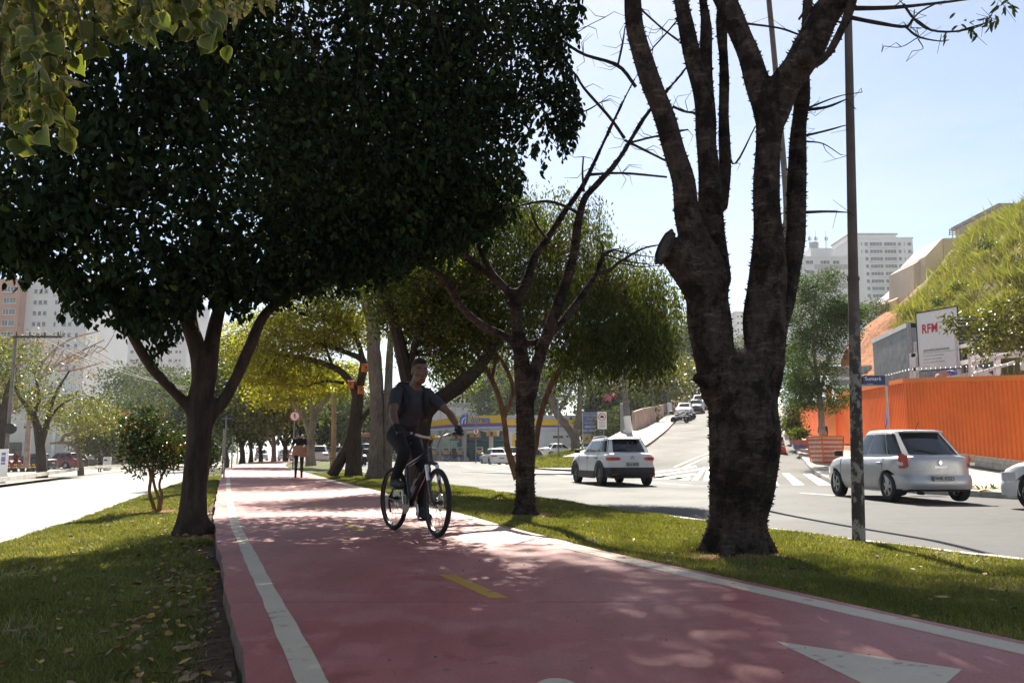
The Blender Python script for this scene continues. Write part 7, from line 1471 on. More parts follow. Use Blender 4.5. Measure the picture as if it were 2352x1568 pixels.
def pot(lab, px, py, d, r, h, mats, leafm, ln, n):
    b = P(px, py, d); t = thing('potted_plant', lab, 'plant', tuple(b), group='potted plants along the kerb')
    for k, mt in enumerate(mats): m = MB(); z0, z1 = h * k / len(mats), h * (k + 1) / len(mats); m.lathe([(r * (.8 + .2 * z0 / h), z0), (r * (.8 + .2 * z1 / h), z1)], seg=18); m.build('pot', mt, t, True)
    crown([(np.array([0, 0, h + ln * 1.6]), np.array([r * 1.2, r * 1.2, ln * 1.5]))], 40, 12, .07, ln, ln * .4, leafm, t, droop=-.2, name='foliage')
pot('dark bushy plant in a pink and blue tyre pot', 1840, 1030, 41, .42, .42, [pm('blue tyre', (.16, .18, .34), .7), pm('pink tyre', (.55, .18, .13), .7)], L_MID, .18, 1); pot('spiky pale plant in a grey pot beside the tyre pot', 1825, 1021, 44, .28, .4, [C_GREY], L_FARY, .3, 1); pot('low plant in a pale pot furthest along the kerb', 1812, 1010, 48, .26, .35, [C_LG], L_MID, .22, 1)
p = street_hit(1798, 1042); cone('orange traffic cone in the street beside the thorny trunk', (p.x, p.y, float(zs(p.x, p.y)) + .02), .8)
d = 43; b = P(1887, 1000, d); 
for i in range(14):
    y = 15.2 + i * .62 + random.uniform(-.2, .2); x = float(KRF(y)) + random.uniform(-.1, .5); s_ = random.uniform(.14, .34); m = bmesh.new(); bmesh.ops.create_icosphere(m, subdivisions=2, radius=1)
    for v in m.verts: v.co *= 1 + .22 * math.sin(v.co.x * 5 + i) * math.sin(v.co.y * 4 + 2 * i) + random.uniform(-.06, .06)
    me = bpy.data.meshes.new('stone'); m.to_mesh(me); m.free(); o = link('kerb_rock', me, pm('tan broken kerb stone', (.46, .34, .22), .9, .25, 6, bmp=.5)); o.location = (x, y, -.06); o.scale = (s_, s_ * 1.3, s_ * .55); o.rotation_euler = (0, 0, random.uniform(0, 3)); tag(o, '%s broken tan stone lying along the far kerb, %s from the white car nose' % ('large' if s_ > .25 else 'small', ('first', 'second', 'third', 'fourth', 'fifth', 'sixth', 'seventh', 'eighth', 'ninth', 'tenth', 'eleventh', 'twelfth', 'thirteenth', 'fourteenth')[i]), 'stone', 'broken stones along the far kerb')
wd_ = link('weeds', leaf_mesh('weeds', np.array([(float(KRF(y)) + .6 + RNG.random() * 1.2, y, -.02) for y in RNG.uniform(14, 24, 700) if math.sin(y * 5) > .2]), .16, .04, -.9, False), L_MID); tag(wd_, 'scrubby weeds growing along the broken far kerb', 'weeds', kind='stuff')
# ============================================================ PEOPLE AND BICYCLE
SKIN = pm('brown skin', (.13, .068, .044), .55, .12, 12); SKIN2 = pm('light brown skin', (.42, .23, .16), .55, .1, 12); SHIRT = pm('grey shirt', (.034, .036, .044), .9, .18, 10, bmp=.3, bscale=18); TROU = pm('black trousers', (.012, .012, .014), .9, .25, 10, bmp=.3, bscale=16); GLOVE = pm('black glove', (.010, .010, .011), .85, .2, 20); SHOE = pm('dark shoe', (.030, .034, .045), .7, .3, 20); HAIR = pm('black hair', (.010, .008, .007), .75, .3, 40, bmp=.6, bscale=90)
v3 = lambda *a: np.array(a, float)
def person(name, label, loc, rz, prims, mats, res, blend, group=None):
    t = thing(name, label, 'person', loc, rz, group); V, Q, mi = sdf_mesh(prims, res, blend)
    o = link('body', np_mesh('body', V, Q, True, mi), mats, t); return t, o
def chain(pts, rs, mat, bl=None):
    g = ('g', [(v3(*pts[i]), v3(*pts[i + 1]), rs[i], rs[i + 1]) for i in range(len(pts) - 1)], mat)
    return g + ((bl,) if bl else ())
def rotz(a): c, s = math.cos(a), math.sin(a); return np.array([[c, -s, 0], [s, c, 0], [0, 0, 1]])
def hand(w, k, fwd, down, side, mat, curl=True, s=1.0):
    """palm, four curled fingers of unequal length and a thumb; w wrist, k knuckle centre"""
    fwd, down, side = [np.asarray(x, float) / np.linalg.norm(x) for x in (fwd, down, side)]; out = []
    w, k = np.asarray(w, float), np.asarray(k, float)
    for q in (-.025, -.008, .010, .026): out.append(('c', w + side * q * .7 * s, k + side * q * s, .019 * s, .016 * s, mat, .012))
    for q, L in ((-.030, .030), (-.010, .036), (.011, .034), (.031, .026)):
        a = k + side * q * s; b = a + (fwd * .9 - (0 if not curl else 0) + down * (.35 if curl else -.0)) * L * s; c = b + (down if curl else fwd + down * .4) * L * .9 * s; e = c + (down * .3 - fwd if curl else down * .8 + fwd * .4) * L * .7 * s
        out.append(('g', [(a, b, .0105 * s, .0098 * s), (b, c, .0098 * s, .009 * s), (c, e, .009 * s, .008 * s)], mat, .006))
    th = w * .55 + k * .45 - side * .035 * s; out.append(('g', [(th, th + (fwd * .5 + down * .8 - side * .25) * .034 * s, .0125 * s, .011 * s), (th + (fwd * .5 + down * .8 - side * .25) * .034 * s, th + (fwd * .9 + down * 1.3 + side * .2) * .045 * s, .011 * s, .009 * s)], mat, .008))
    return out
def head_prims(c, yaw, pitch=0, s=1.0, skin=0, jaw=1.0):
    Rm = rotz(yaw) @ np.array([[math.cos(pitch), 0, math.sin(pitch)], [0, 1, 0], [-math.sin(pitch), 0, math.cos(pitch)]]); c = np.asarray(c, float)
    q = lambda x, y, z: c + Rm @ (v3(x, y, z) * s)
    pr = [('e', q(-.012, 0, .025), (.098 * s, .077 * s, .105 * s), Rm, skin, .02), ('e', q(.035, 0, -.035), (.062 * s, .058 * s, .085 * s), Rm, skin, .03), ('e', q(.060, 0, -.093), (.030 * s, .034 * s * jaw, .026 * s), Rm, skin, .03),
          ('c', q(.084, 0, .012), q(.113, 0, -.030), .010 * s, .0145 * s, skin, .014), ('c', q(.082, .030, .030), q(.080, -.030, .030), .013 * s, .013 * s, skin, .016), ('c', q(.093, .016, -.068), q(.093, -.016, -.068), .010 * s, .010 * s, skin, .012), ('c', q(.070, .042, -.012), q(.055, .052, -.02), .018 * s, .016 * s, skin, .02), ('c', q(.070, -.042, -.012), q(.055, -.052, -.02), .018 * s, .016 * s, skin, .02)]
    for e in (-1, 1): pr.append(('e', q(-.005, e * .080, -.005), (.020 * s, .010 * s, .033 * s), Rm, skin, .008))
    return pr, q, Rm
def face_bits(t, q, s=1.0, lips=(.20, .08, .07)):
    W_ = pm('eye white', (.16, .14, .13), .4, .05, 9)
    for e in (-1, 1):
        m = MB(); m.lathe([(0, -.005), (.009 * s, -.003), (.011 * s, 0), (.009 * s, .003), (0, .005)], tuple(q(.078, e * .030, .012)), 10); m.build('eye', W_, t, True); m = MB(); m.lathe([(0, -.005), (.0055 * s, 0), (0, .005)], tuple(q(.0865, e * .030, .012)), 8); m.build('iris', M_INK, t, True)
        m = MB(); m.tube([q(.090, e * .012, .036), q(.093, e * .03, .041), q(.080, e * .05, .035)], [.004 * s, .0055 * s, .003 * s], 6); m.build('eyebrow', HAIR, t)
    m = MB(); m.tube([q(.096, .024, -.066), q(.1035, 0, -.064), q(.096, -.024, -.066)], [.003 * s, .006 * s, .003 * s], 6); m.build('mouth', pm('lips', lips, .5), t, True)
# --- bicycle: x forward, rear axle over the origin
RX, RY = -1.32, 9.52; BH = math.atan2(-.90, .56)
bk = thing('bicycle', 'black mountain bike with pale riser handlebar ridden toward the viewer', 'bicycle', (RX, RY, float(zp(9))), BH)
M_FR = pm('satin black frame', (.016, .017, .018), .32, .2, 8, coat=.3); M_BAR = pm('pale handlebar', (.50, .42, .40), .35, .15, 10, metal=.3); M_ALU = pm('aluminium', (.46, .46, .47), .3, .1, 10, metal=.9); M_SPK = pm('spoke steel', (.20, .20, .20), .35, .1, 10, metal=.8)
WRd = .345
def bike_wheel(x, steer=0.0):
    e = bpy.data.objects.new('wheel', None); COL.objects.link(e); e.parent = bk; e.location = (x, 0, WRd); e.rotation_euler = (0, .3, steer)
    ty = MB(); K = 56
    for i in range(K):
        pass
    ring = [Vector((math.cos(2 * math.pi * k / K) * (WRd - .026), 0, math.sin(2 * math.pi * k / K) * (WRd - .026))) for k in range(K)]
    V = []; Fq = []; S_ = 10
    for k in range(K):
        a = 2 * math.pi * k / K
        for j in range(S_): b = 2 * math.pi * j / S_; rr = WRd - .026 + .026 * math.cos(b); V.append((math.cos(a) * rr, .027 * math.sin(b), math.sin(a) * rr))
    Fq = [(k * S_ + j, k * S_ + (j + 1) % S_, ((k + 1) % K) * S_ + (j + 1) % S_, ((k + 1) % K) * S_ + j) for k in range(K) for j in range(S_)]
    link('tyre', np_mesh('tyre', V, Fq, True), M_TYRE, e)
    rm = MB(); R0 = WRd - .056
    for (ra, rb) in ((R0, R0 + .016),):
        V2 = []; 
        for k in range(K):
            a = 2 * math.pi * k / K
            for r_, y_ in ((ra, -.012), (rb, -.014), (rb, .014), (ra, .012)): V2.append((math.cos(a) * r_, y_, math.sin(a) * r_))
        link('rim', np_mesh('rim', V2, [(k * 4 + j, k * 4 + (j + 1) % 4, ((k + 1) % K) * 4 + (j + 1) % 4, ((k + 1) % K) * 4 + j) for k in range(K) for j in range(4)]), M_FR, e)
    sp = MB()
    for k in range(28):
        a = 2 * math.pi * k / 28; o = (.022 if k % 2 else -.022); b = a + (.5 if (k // 2) % 2 else -.5)
        sp.bar((math.cos(b) * .022, o, math.sin(b) * .022), (math.cos(a) * R0, 0, math.sin(a) * R0), .0026)
    sp.build('spokes', M_SPK, e)
    h = MB(); h.lathe([(.014, -.05), (.026, -.026), (.018, -.012), (.018, .012), (.026, .026), (.014, .05)], seg=14, axis='Y'); h.build('hub', M_FR, e, True)
    r = MB(); r.lathe([(.09, -.001), (.09, .001)], (0, .034, 0), 24, 'Y'); r.build('brake_disc', M_ALU, e)
    return e
bike_wheel(0); bike_wheel(1.07, -.10)
def tubes(nm, segs, mat, par=bk, seg=10):
    m = MB()
    for pts, r in segs: m.tube(pts, r, seg)
    return m.build(nm, mat, par, True)
fr = tubes('frame', [([(.43, 0, .30), (.31, 0, .76)], .019), ([(.315, 0, .70), (.60, 0, .78), (.885, 0, .87)], [.018, .019, .021]), ([(.43, 0, .30), (.66, 0, .53), (.915, 0, .78)], [.026, .028, .024]), ([(.925, 0, .745), (.875, 0, .89)], .025), ([(.43, .03, .30), (0, .065, .345)], .011), ([(.43, -.03, .30), (0, -.065, .345)], .011), ([(.315, .02, .70), (0, .065, .345)], .009), ([(.315, -.02, .70), (0, -.065, .345)], .009), ([(.43, -.04, .30), (.43, .04, .30)], .026)], M_FR)
lb = MB(); lb.bar((.60, -.031, .50), (.76, -.031, .64), .03, .002); lb.build('frame_decal', M_ALU, bk)
tubes('seat_post', [([(.315, 0, .74), (.285, 0, .90)], .0145)], M_ALU)
sd_ = MB(); sd_.slab([(.12, -.07, .93), (.14, .0, .935), (.12, .07, .93), (.24, .06, .93), (.40, .018, .925), (.41, 0, .925), (.40, -.018, .925), (.24, -.06, .93)], (0, 0, .04)); sd_.build('saddle', M_BLACK, bk, bevel=.015)
tubes('fork', [([(.925, .06, .72), (1.07, .062, .345)], [.018, .016]), ([(.925, -.06, .72), (1.07, -.062, .345)], [.018, .016]), ([(.925, -.065, .725), (.915, 0, .745), (.925, .065, .725)], .022)], M_FR)
tubes('fork_stanchion', [([(.93, q * .06, .72), (.985, q * .061, .565)], .0205) for q in (-1, 1)], M_ALU)
tubes('stem', [([(.872, 0, .90), (.865, 0, .935)], .02), ([(.868, 0, .925), (.93, 0, 1.0)], .018)], M_FR)
HB = [(.90, -.37, 1.045), (.905, -.24, 1.045), (.935, -.10, 1.005), (.94, 0, 1.0), (.935, .10, 1.005), (.905, .24, 1.045), (.90, .37, 1.045)]
tubes('handlebar', [([Vector(q) for q in catmull(HB, 26)], .0145)], M_BAR)
yc = MB(); yc.box((.94, 0, 1.0), (.045, .06, .045)); yc.build('stem_clamp', pm('yellow clamp', (.55, .34, .02), .4), bk, bevel=.008)
for q in (-1, 1):
    tubes('grip', [([(.905, q * .24, 1.045), (.898, q * .385, 1.045)], .0175)], M_BLACK); tubes('brake_lever', [([(.925, q * .20, 1.035), (.965, q * .25, 1.025), (.96, q * .34, 1.02)], .006), ([(.915, q * .20, 1.04), (.92, q * .215, 1.03)], .018)], M_BLACK)
    tubes('brake_cable', [([(.93, q * .20, 1.04), (1.02, q * .12, 1.08), (1.03, q * .04, .98), (.96, q * .03, .85)], .0035)], M_BLACK, seg=5)
a1, a2 = R(100), R(280)
for q, a in ((-1, a1), (1, a2)):
    px_, pz_ = .43 + .17 * math.cos(a), .30 + .17 * math.sin(a); cr_ = MB(); cr_.bar((.43, q * .075, .30), (px_, q * .085, pz_), .028, .016); cr_.build('crank', M_ALU, bk, bevel=.004); pd_ = MB(); pd_.box((px_, q * .145, pz_), (.095, .10, .02)); pd_.build('pedal', M_BLACK, bk, bevel=.004)
for r_, y_ in ((.095, -.055), (.075, -.048)): cg = MB(); cg.lathe([(r_, -.0015), (r_, .0015)], (.43, y_, .30), 32, 'Y'); cg.build('chainring', M_FR, bk)
cs = MB()
for i in range(7): cs.lathe([(.022 + .006 * i, -.0012), (.022 + .006 * i, .0012)], (0, -.058 + .004 * i, .345), 20, 'Y')
cs.build('cassette', M_SPK, bk); tubes('rear_derailleur', [([(0, -.06, .345), (.02, -.065, .26), (.06, -.062, .20)], .012)], M_BLACK); tubes('chain', [([(.43, -.052, .395), (.0, -.05, .385)], .005), ([(.43, -.052, .205), (.06, -.058, .19)], .005)], M_SPK, seg=5)
tubes('bottle', [([(.50, 0, .44), (.60, 0, .55)], .036)], pm('dull bottle', (.25, .25, .26), .4), seg=14)
# --- rider
S0 = {'pel': (.20, 0, 1.05), 'bel': (.27, 0, 1.20), 'che': (.40, 0, 1.39), 'nk': (.465, 0, 1.535)}
hd_c = v3(.575, .02, 1.715); YAW = R(-10)
hp, hq, hR = head_prims(hd_c, YAW, .10, 1.06, 0)
pr = [chain([S0['pel'], S0['bel']], [.150, .135], 2, .05), chain([S0['bel'], S0['che'], (.44, 0, 1.47)], [.135, .145, .10], 1, .05), ('e', v3(.385, 0, 1.37), (.125, .185, .17), None, 1, .06), chain([(.43, -.165, 1.485), (.45, 0, 1.50), (.43, .165, 1.485)], [.072, .07, .072], 1, .05), chain([(.455, 0, 1.50), (.54, .012, 1.64)], [.066, .058], 0, .03)] + hp
for q, el, wr_, kn in ((-1, (.66, -.325, 1.255), (.815, -.355, 1.115), (.875, -.325, 1.085)), (1, (.66, .335, 1.285), (.825, .365, 1.120), (.880, .33, 1.088))):
    sh_ = v3(.435, q * .185, 1.475); e_ = v3(*el); m_ = sh_ * .42 + e_ * .58
    pr += [chain([sh_, m_], [.070, .060], 1, .04), chain([m_, e_, v3(*el) * .6 + v3(*wr_) * .4, wr_], [.047, .042, .043, .031], 0, .012)]
    pr += [chain([wr_, v3(*wr_) * .6 + v3(*kn) * .4], [.033, .034], 3, .01)] + hand(wr_, kn, (.75, 0, -.25), (.15, 0, -1), (0, -q, 0) if q < 0 else (0, -1, 0), 3)
px_, pz_ = .43 + .17 * math.cos(a1), .30 + .17 * math.sin(a1)
pr += [chain([(.21, -.095, 1.03), (.585, -.155, .865), (.56, -.155, .80), (px_ - .06, -.145, pz_ + .10)], [.098, .072, .066, .048], 2, .04), ('g', [(v3(px_ - .10, -.145, pz_ + .055), v3(px_ + .02, -.145, pz_ + .052), .040, .042), (v3(px_ + .02, -.145, pz_ + .052), v3(px_ + .13, -.15, pz_ + .042), .042, .032), (v3(px_ - .06, -.145, pz_ + .12), v3(px_ - .05, -.145, pz_ + .06), .046, .046)], 4, .02)]
px_, pz_ = .43 + .17 * math.cos(a2), .30 + .17 * math.sin(a2)
pr += [chain([(.22, .095, 1.03), (.49, .135, .665), (.48, .14, .58), (px_ - .07, .145, pz_ + .13)], [.098, .070, .064, .047], 2, .04), ('g', [(v3(px_ - .11, .145, pz_ + .060), v3(px_ + .02, .145, pz_ + .052), .040, .042), (v3(px_ + .02, .145, pz_ + .052), v3(px_ + .13, .15, pz_ + .036), .042, .032), (v3(px_ - .07, .145, pz_ + .15), v3(px_ - .06, .145, pz_ + .07), .045, .046)], 4, .02)]
rider, rb_ = person('person', 'cyclist in grey shirt and black trousers riding toward the viewer', (RX, RY, float(zp(9))), BH, pr, [SKIN, SHIRT, TROU, GLOVE, SHOE], .0085, .03)
face_bits(rider, hq, 1.06)
V, Q, _ = sdf_mesh([('e', hq(-.030, 0, .056), (.102, .083, .096), hR, 0), ('e', hq(-.058, 0, .0), (.066, .078, .085), hR, 0), ('e', hq(.022, 0, .108), (.062, .064, .030), hR, 0)], .007, .02); link('hair', np_mesh('hair', V, Q, True), HAIR, rider)
m = MB(); m.tube([Vector(q) for q in catmull([(.43, -.10, 1.57), (.515, -.06, 1.545), (.535, 0, 1.50), (.515, .06, 1.545), (.43, .10, 1.57)], 14)], .012, 6); m.build('collar', SHIRT, rider, True)
# backpack worn by the rider
bp_ = thing('backpack', 'black backpack on the cyclist with straps over both shoulders', 'backpack', (RX, RY, float(zp(9))), BH); M_BP = pm('black pack cloth', (.012, .013, .016), .8, .25, 12, bmp=.3, bscale=22)
V, Q, _ = sdf_mesh([('e', v3(.19, 0, 1.40), (.115, .165, .20), None, 0), ('e', v3(.10, 0, 1.34), (.08, .13, .14), None, 0), ('c', v3(.27, -.06, 1.58), v3(.27, .06, 1.58), .05, .05, 0)], .015, .05); link('pack', np_mesh('pack', V, Q, True), M_BP, bp_)
for q in (-1, 1):
    m = MB(); pts = catmull([(.26, q * .10, 1.58), (.42, q * .115, 1.575), (.535, q * .115, 1.46), (.54, q * .125, 1.33), (.42, q * .175, 1.22), (.25, q * .16, 1.22)], 18)
    V = []
    for p in pts: V += [(p[0], p[1] - .03, p[2]), (p[0] + .012, p[1], p[2] + .006), (p[0], p[1] + .03, p[2])]
    o = link('strap', np_mesh('strap', V, [(i * 3 + j, i * 3 + j + 1, i * 3 + j + 4, i * 3 + j + 3) for i in range(17) for j in range(2)], True), M_BP, bp_); so_ = o.modifiers.new('thick', 'SOLIDIFY'); so_.thickness = .012; so_.offset = 0
# --- woman walking away
WX, WY = XP(687, 28.6), 28.6; hc = v3(.02, 0, 1.50); hp, hq, hR = head_prims(hc, 0, 0, .93, 0)
pr = [chain([(0, 0, .90), (-.01, 0, 1.02)], [.150, .130], 2, .04), ('e', v3(-.02, 0, .88), (.135, .185, .14), None, 2, .05), chain([(-.01, 0, 1.06), (0, 0, 1.22)], [.115, .12], 1, .03), ('e', v3(0, 0, 1.23), (.105, .165, .11), None, 1, .04), chain([(.0, -.15, 1.285), (0, 0, 1.33), (0, .15, 1.285)], [.05, .055, .05], 0, .04), chain([(0, 0, 1.32), (.015, 0, 1.42)], [.052, .048], 0, .03)] + hp
pr += [chain([(0, -.17, 1.265), (-.02, -.20, 1.13)], [.058, .052], 1, .03), chain([(-.02, -.20, 1.13), (-.01, -.225, 1.0), (.06, -.215, .85), (.07, -.215, .80)], [.040, .036, .028, .026], 0, .01), chain([(0, .17, 1.265), (-.02, .205, 1.13)], [.058, .052], 1, .03), chain([(-.02, .205, 1.13), (-.05, .26, 1.0), (.0, .33, .84), (.01, .34, .78)], [.040, .036, .028, .025], 0, .01)]
pr += hand((.07, -.215, .80), (.09, -.215, .72), (0, 0, -1), (1, 0, -.2), (0, 1, 0), 0, True, .9) + hand((.01, .34, .78), (.02, .365, .70), (.1, .2, -1), (1, 0, -.2), (0, 1, 0), 0, True, .9)
pr += [chain([(-.02, -.09, .86), (-.01, -.095, .48), (-.06, -.095, .08)], [.095, .058, .040], 3, .02), chain([(-.02, .09, .86), (.03, .09, .47), (.03, .095, .08)], [.095, .058, .040], 3, .02), ('g', [(v3(-.10, -.095, .045), v3(.08, -.10, .035), .038, .030)], 4, .015), ('g', [(v3(-.02, .095, .045), v3(.16, .10, .035), .038, .030)], 4, .015)]
wm_, _b = person('person', 'woman in black top and dark leggings walking away along the path', (WX, WY, float(zp(WY)) + .002), R(108), pr, [SKIN2, pm('black top', (.010, .010, .011), .85), pm('tan tied jacket', (.42, .20, .12), .85, .15, 9), pm('dark blue leggings', (.022, .028, .038), .8, .2, 9), M_BLACK], .012, .03)
V, Q, _ = sdf_mesh([('e', hc + v3(-.02, 0, .035), (.100, .084, .098), None, 0), ('e', hc + v3(-.085, 0, .07), (.05, .05, .045), None, 0), ('c', hc + v3(-.07, 0, .0), hc + v3(-.08, 0, -.08), .05, .035, 0)], .01, .03); link('hair', np_mesh('hair', V, Q, True), pm('brown hair', (.030, .016, .011), .6, .3, 30), wm_)
jk = MB(); Vj = []
for k in range(28):
    a = 2 * math.pi * k / 28; f = .02 * math.sin(5 * a)
    for rr, z in ((.155, 1.035), (.19, .95), (.215 + f, .84), (.222 + f, .72 + .035 * math.sin(3 * a))): Vj.append((rr * .78 * math.cos(a) - .01, rr * math.sin(a), z))
o = link('tied_jacket', np_mesh('tied_jacket', Vj, [(k * 4 + j, ((k + 1) % 28) * 4 + j, ((k + 1) % 28) * 4 + j + 1, k * 4 + j + 1) for k in range(28) for j in range(3)], True), MATS['tan tied jacket'], wm_)
# --- bystanders
def bystander(label, px, d, z, rz, top, leg, h=1.72, arm=.0, res=.022, group=None):
    s = h / 1.72; hc = v3(0, 0, 1.60) * s; hp, hq, hR = head_prims(hc, 0, 0, .98 * s, 0)
    q = lambda *a: tuple(np.array(a) * s)
    pr = [chain([q(0, 0, .92), q(0, 0, 1.12)], [.14 * s, .13 * s], 1, .04), ('e', np.array(q(0, 0, 1.28)), (.11 * s, .17 * s, .16 * s), None, 1, .05), chain([q(0, -.16, 1.40), q(0, .16, 1.40)], [.06 * s, .06 * s], 1, .04), chain([q(0, 0, 1.42), q(0, 0, 1.52)], [.055 * s, .05 * s], 0, .02)] + hp
    for e in (-1, 1): pr += [chain([q(0, e * .19, 1.38), q(-.01, e * .23, 1.12), q(.05 + arm, e * (.22 - arm * .5), .90 + arm)], [.056 * s, .045 * s, .034 * s], 1, .02), chain([q(.05 + arm, e * (.22 - arm * .5), .90 + arm), q(.08 + arm, e * (.21 - arm * .5), .80 + arm)], [.032 * s, .03 * s], 0, .02), chain([q(0, e * .09, .90), q(.01, e * .10, .48), q(0, e * .10, .07)], [.095 * s, .062 * s, .045 * s], 2, .02), chain([q(-.04, e * .10, .04), q(.14, e * .11, .035)], [.04 * s, .035 * s], 3, .01)]
    t, b = person('person', label, (XP(px, d), d, z), rz, pr, [SKIN, top, leg, M_BLACK], res, .03, group); V, Q, _ = sdf_mesh([('e', hc + v3(-.02, 0, .04), (.1 * s, .085 * s, .1 * s), None, 0)], .02, .02); link('hair', np_mesh('hair', V, Q, True), HAIR, t)
DK = pm('dark jacket', (.030, .032, .042), .85, .2, 9); BLU = pm('blue overalls', (.025, .04, .12), .85, .2, 9)
bystander('man in dark suit standing alone on the far pavement', 231, 70, -.49, R(-20), DK, TROU)
bystander('second man in dark clothes by the low beige wall', 254, 80, -.49, R(160), DK, TROU)
bystander('man in black and red shirt behind the striped bollards', 37, 71, -.49, R(-60), pm('black red shirt', (.10, .015, .015), .85, .9, 4), TROU, arm=.15)
PA = 'petrol station attendants'
bystander('attendant with arm out beside the yellow chair at the pumps', 1092, 99, .04, R(20), BLU, BLU, 1.74, .18, .03, PA); bystander('attendant standing between the two front pumps', 1043, 101, .04, R(-90), BLU, BLU, 1.7, 0, .03, PA); bystander('attendant right of the second front pump', 1075, 102, .04, R(200), DK, BLU, 1.7, .1, .03, PA)
bystander('worker in blue behind the pale stem of the planter tree', 1893, 44, .95, R(-100), BLU, TROU, 1.7, .1, .025)
# ============================================================ POLES AND SIGNS
def m_peel():
    m, N, L, out = nodes_of('peeling pole paint'); a = noise(N, L, 9, 8, .72, stretch=(1, 1, .7)); b = noise(N, L, 2.2, 4); tc = N.new('ShaderNodeTexCoord'); sx = N.new('ShaderNodeSeparateXYZ'); L.new(tc.outputs['Object'], sx.inputs[0])
    low = ramp(N, L, sx.outputs['Z'], [(0, 1.0), (1, 1.0)]); mr = N.new('ShaderNodeMapRange'); mr.inputs[1].default_value = 1.6; mr.inputs[2].default_value = 2.6; mr.inputs[3].default_value = 1; mr.inputs[4].default_value = 0; L.new(sx.outputs['Z'], mr.inputs[0])
    old = mix(N, L, ramp(N, L, b, [(.3, 0.0), (.7, 1.0)]), (.085, .070, .064), (.140, .112, .10)); fl = mix(N, L, ramp(N, L, a, [(.50, 0.0), (.54, 1.0)]), (.045, .038, .034), (.30, .28, .25)); mk = N.new('ShaderNodeMath'); mk.operation = 'MULTIPLY'; L.new(mr.outputs[0], mk.inputs[0]); mk.inputs[1].default_value = .9
    bsdf(N, L, out, mix(N, L, mk.outputs[0], old, fl), .7, .3, 0, bump(N, L, a, .4, .01)); return m
M_PEEL = m_peel()
t = thing('light_pole', 'tall street light pole with peeling paint rising beside the thorny trunk', 'pole'); a, b, c = P(1972, 1248, 9.16), P(1960, 640, 9.16), P(1944, -160, 9.16); k = 9.16 / F
m = MB(); m.tube([a - Vector((0, 0, .1)), a.lerp(b, .5), b], [14.5 * k, 13.5 * k, 12.3 * k], 20); m.build('lower_shaft', M_PEEL, t, True); m = MB(); m.tube([b, c], [11.4 * k, 8.2 * k], 20); m.build('upper_shaft', M_PEEL, t, True); m = MB(); m.lathe([(.066, -.02), (.066, .02)], tuple(b), 20); m.build('joint_collar', M_PEEL, t); m = MB(); m.tube([c, c + Vector((.3, .5, .5)), c + Vector((.9, 1.6, .7))], [.04, .035, .03], 10); m.build('lamp_arm', M_POLE, t, True); MB().box(c + Vector((1.05, 1.9, .7)), (.3, .6, .14)).build('lamp_head', C_LG, t, bevel=.04)
for q in (235, 480): pass
t = thing('lamp_mast', 'slim leaning lamp mast behind the thorny limbs', 'pole'); d = 16
m = MB(); pts = catmull([tuple(P(*q)) for q in ((1748, 1158, d), (1752, 1000, d), (1772, 760, d), (1800, 560, d), (1806, 470, d), (1792, 280, d), (1766, 0, d), (1752, -120, d))], 24); m.tube([Vector(q) for q in pts], list(np.linspace(.075, .05, 24)), 12); m.build('mast', pm('pale mast', (.20, .175, .17), .6, .2, 3), t, True); m = MB(); q = Vector(pts[-1]); m.tube([q, q + Vector((-.5, .2, .3))], .04, 8); m.build('lamp_arm', M_POLE, t)
d = 38; t = thing('wooden_post', 'yellowish timber post in the verge between the walking woman and the forked tree', 'post'); x = XP(764, d); m = MB(); m.tube([(x, d, zp(d) - .3), (x + .03, d, 1.6), (x - .02, d, ZP(900, d))], [.13, .12, .11], 12); m.build('shaft', pm('yellow timber', (.26, .19, .10), .85, .25, 4, bmp=.4), t, True); m = MB(); m.lathe([(.135, -.015), (.135, .015)], (x, d, ZP(1052, d)), 12); m.build('iron_band', M_BLACK, t)
# pedestrian sign ahead of the woman
d = 41; t = thing('pedestrian_sign', 'round red rimmed pedestrian sign above the walking woman', 'sign'); x = XP(674, d); pole(t, x - .02, d + .03, float(zp(d)) - .1, ZP(955, d), .035); f = disc_sign(t, (x, d, ZP(955.5, d)), .25); zc = ZP(955.5, d)
m = MB(); m.lathe([(.026, -.004), (.026, .004)], (x, d - .015, zc + .12), 10, 'Y'); m.bar((x, d - .015, zc + .09), (x, d - .015, zc - .02), .045, .008); m.bar((x, d - .015, zc - .02), (x - .05, d - .015, zc - .14), .024, .008); m.bar((x, d - .015, zc - .02), (x + .05, d - .015, zc - .14), .024, .008); m.bar((x, d - .015, zc + .07), (x + .07, d - .015, zc + .0), .018, .008); m.bar((x, d - .015, zc + .07), (x - .06, d - .015, zc + .01), .018, .008); m.build('walker_symbol', M_INK, t)
sl = MB(); sl.bar((x - .14, d - .022, zc + .14), (x + .14, d - .022, zc - .14), .022, .006); sl.build('slash', M_SIGNR, t)
d = 29; t = thing('sign_back', 'dark back of a round sign on a thin post left of the path', 'sign'); x = XP(517, d); pole(t, x, d - .03, -.3, ZP(955, d), .028); m = MB(); m.lathe([(.2, -.006), (.2, .006)], (x, d, ZP(963, d)), 28, 'Y'); m.build('disc', M_BLACK, t); MB().box((x, d - .02, ZP(961, d)), (.36, .02, .03)).build('bracket', M_POLE, t)
for i, (px, d, y0, lab) in enumerate(((512, 37, 985, 'thin grey post just behind the round sign back'), (533, 44, 1000, 'second thin post further along the verge'), (545, 54, 1020, 'shortest far post along the verge'))): t = thing('verge_post', lab, 'post', group='thin posts along the left verge'); x = XP(px, d); pole(t, x, d, -.2, ZP(y0, d), .035)
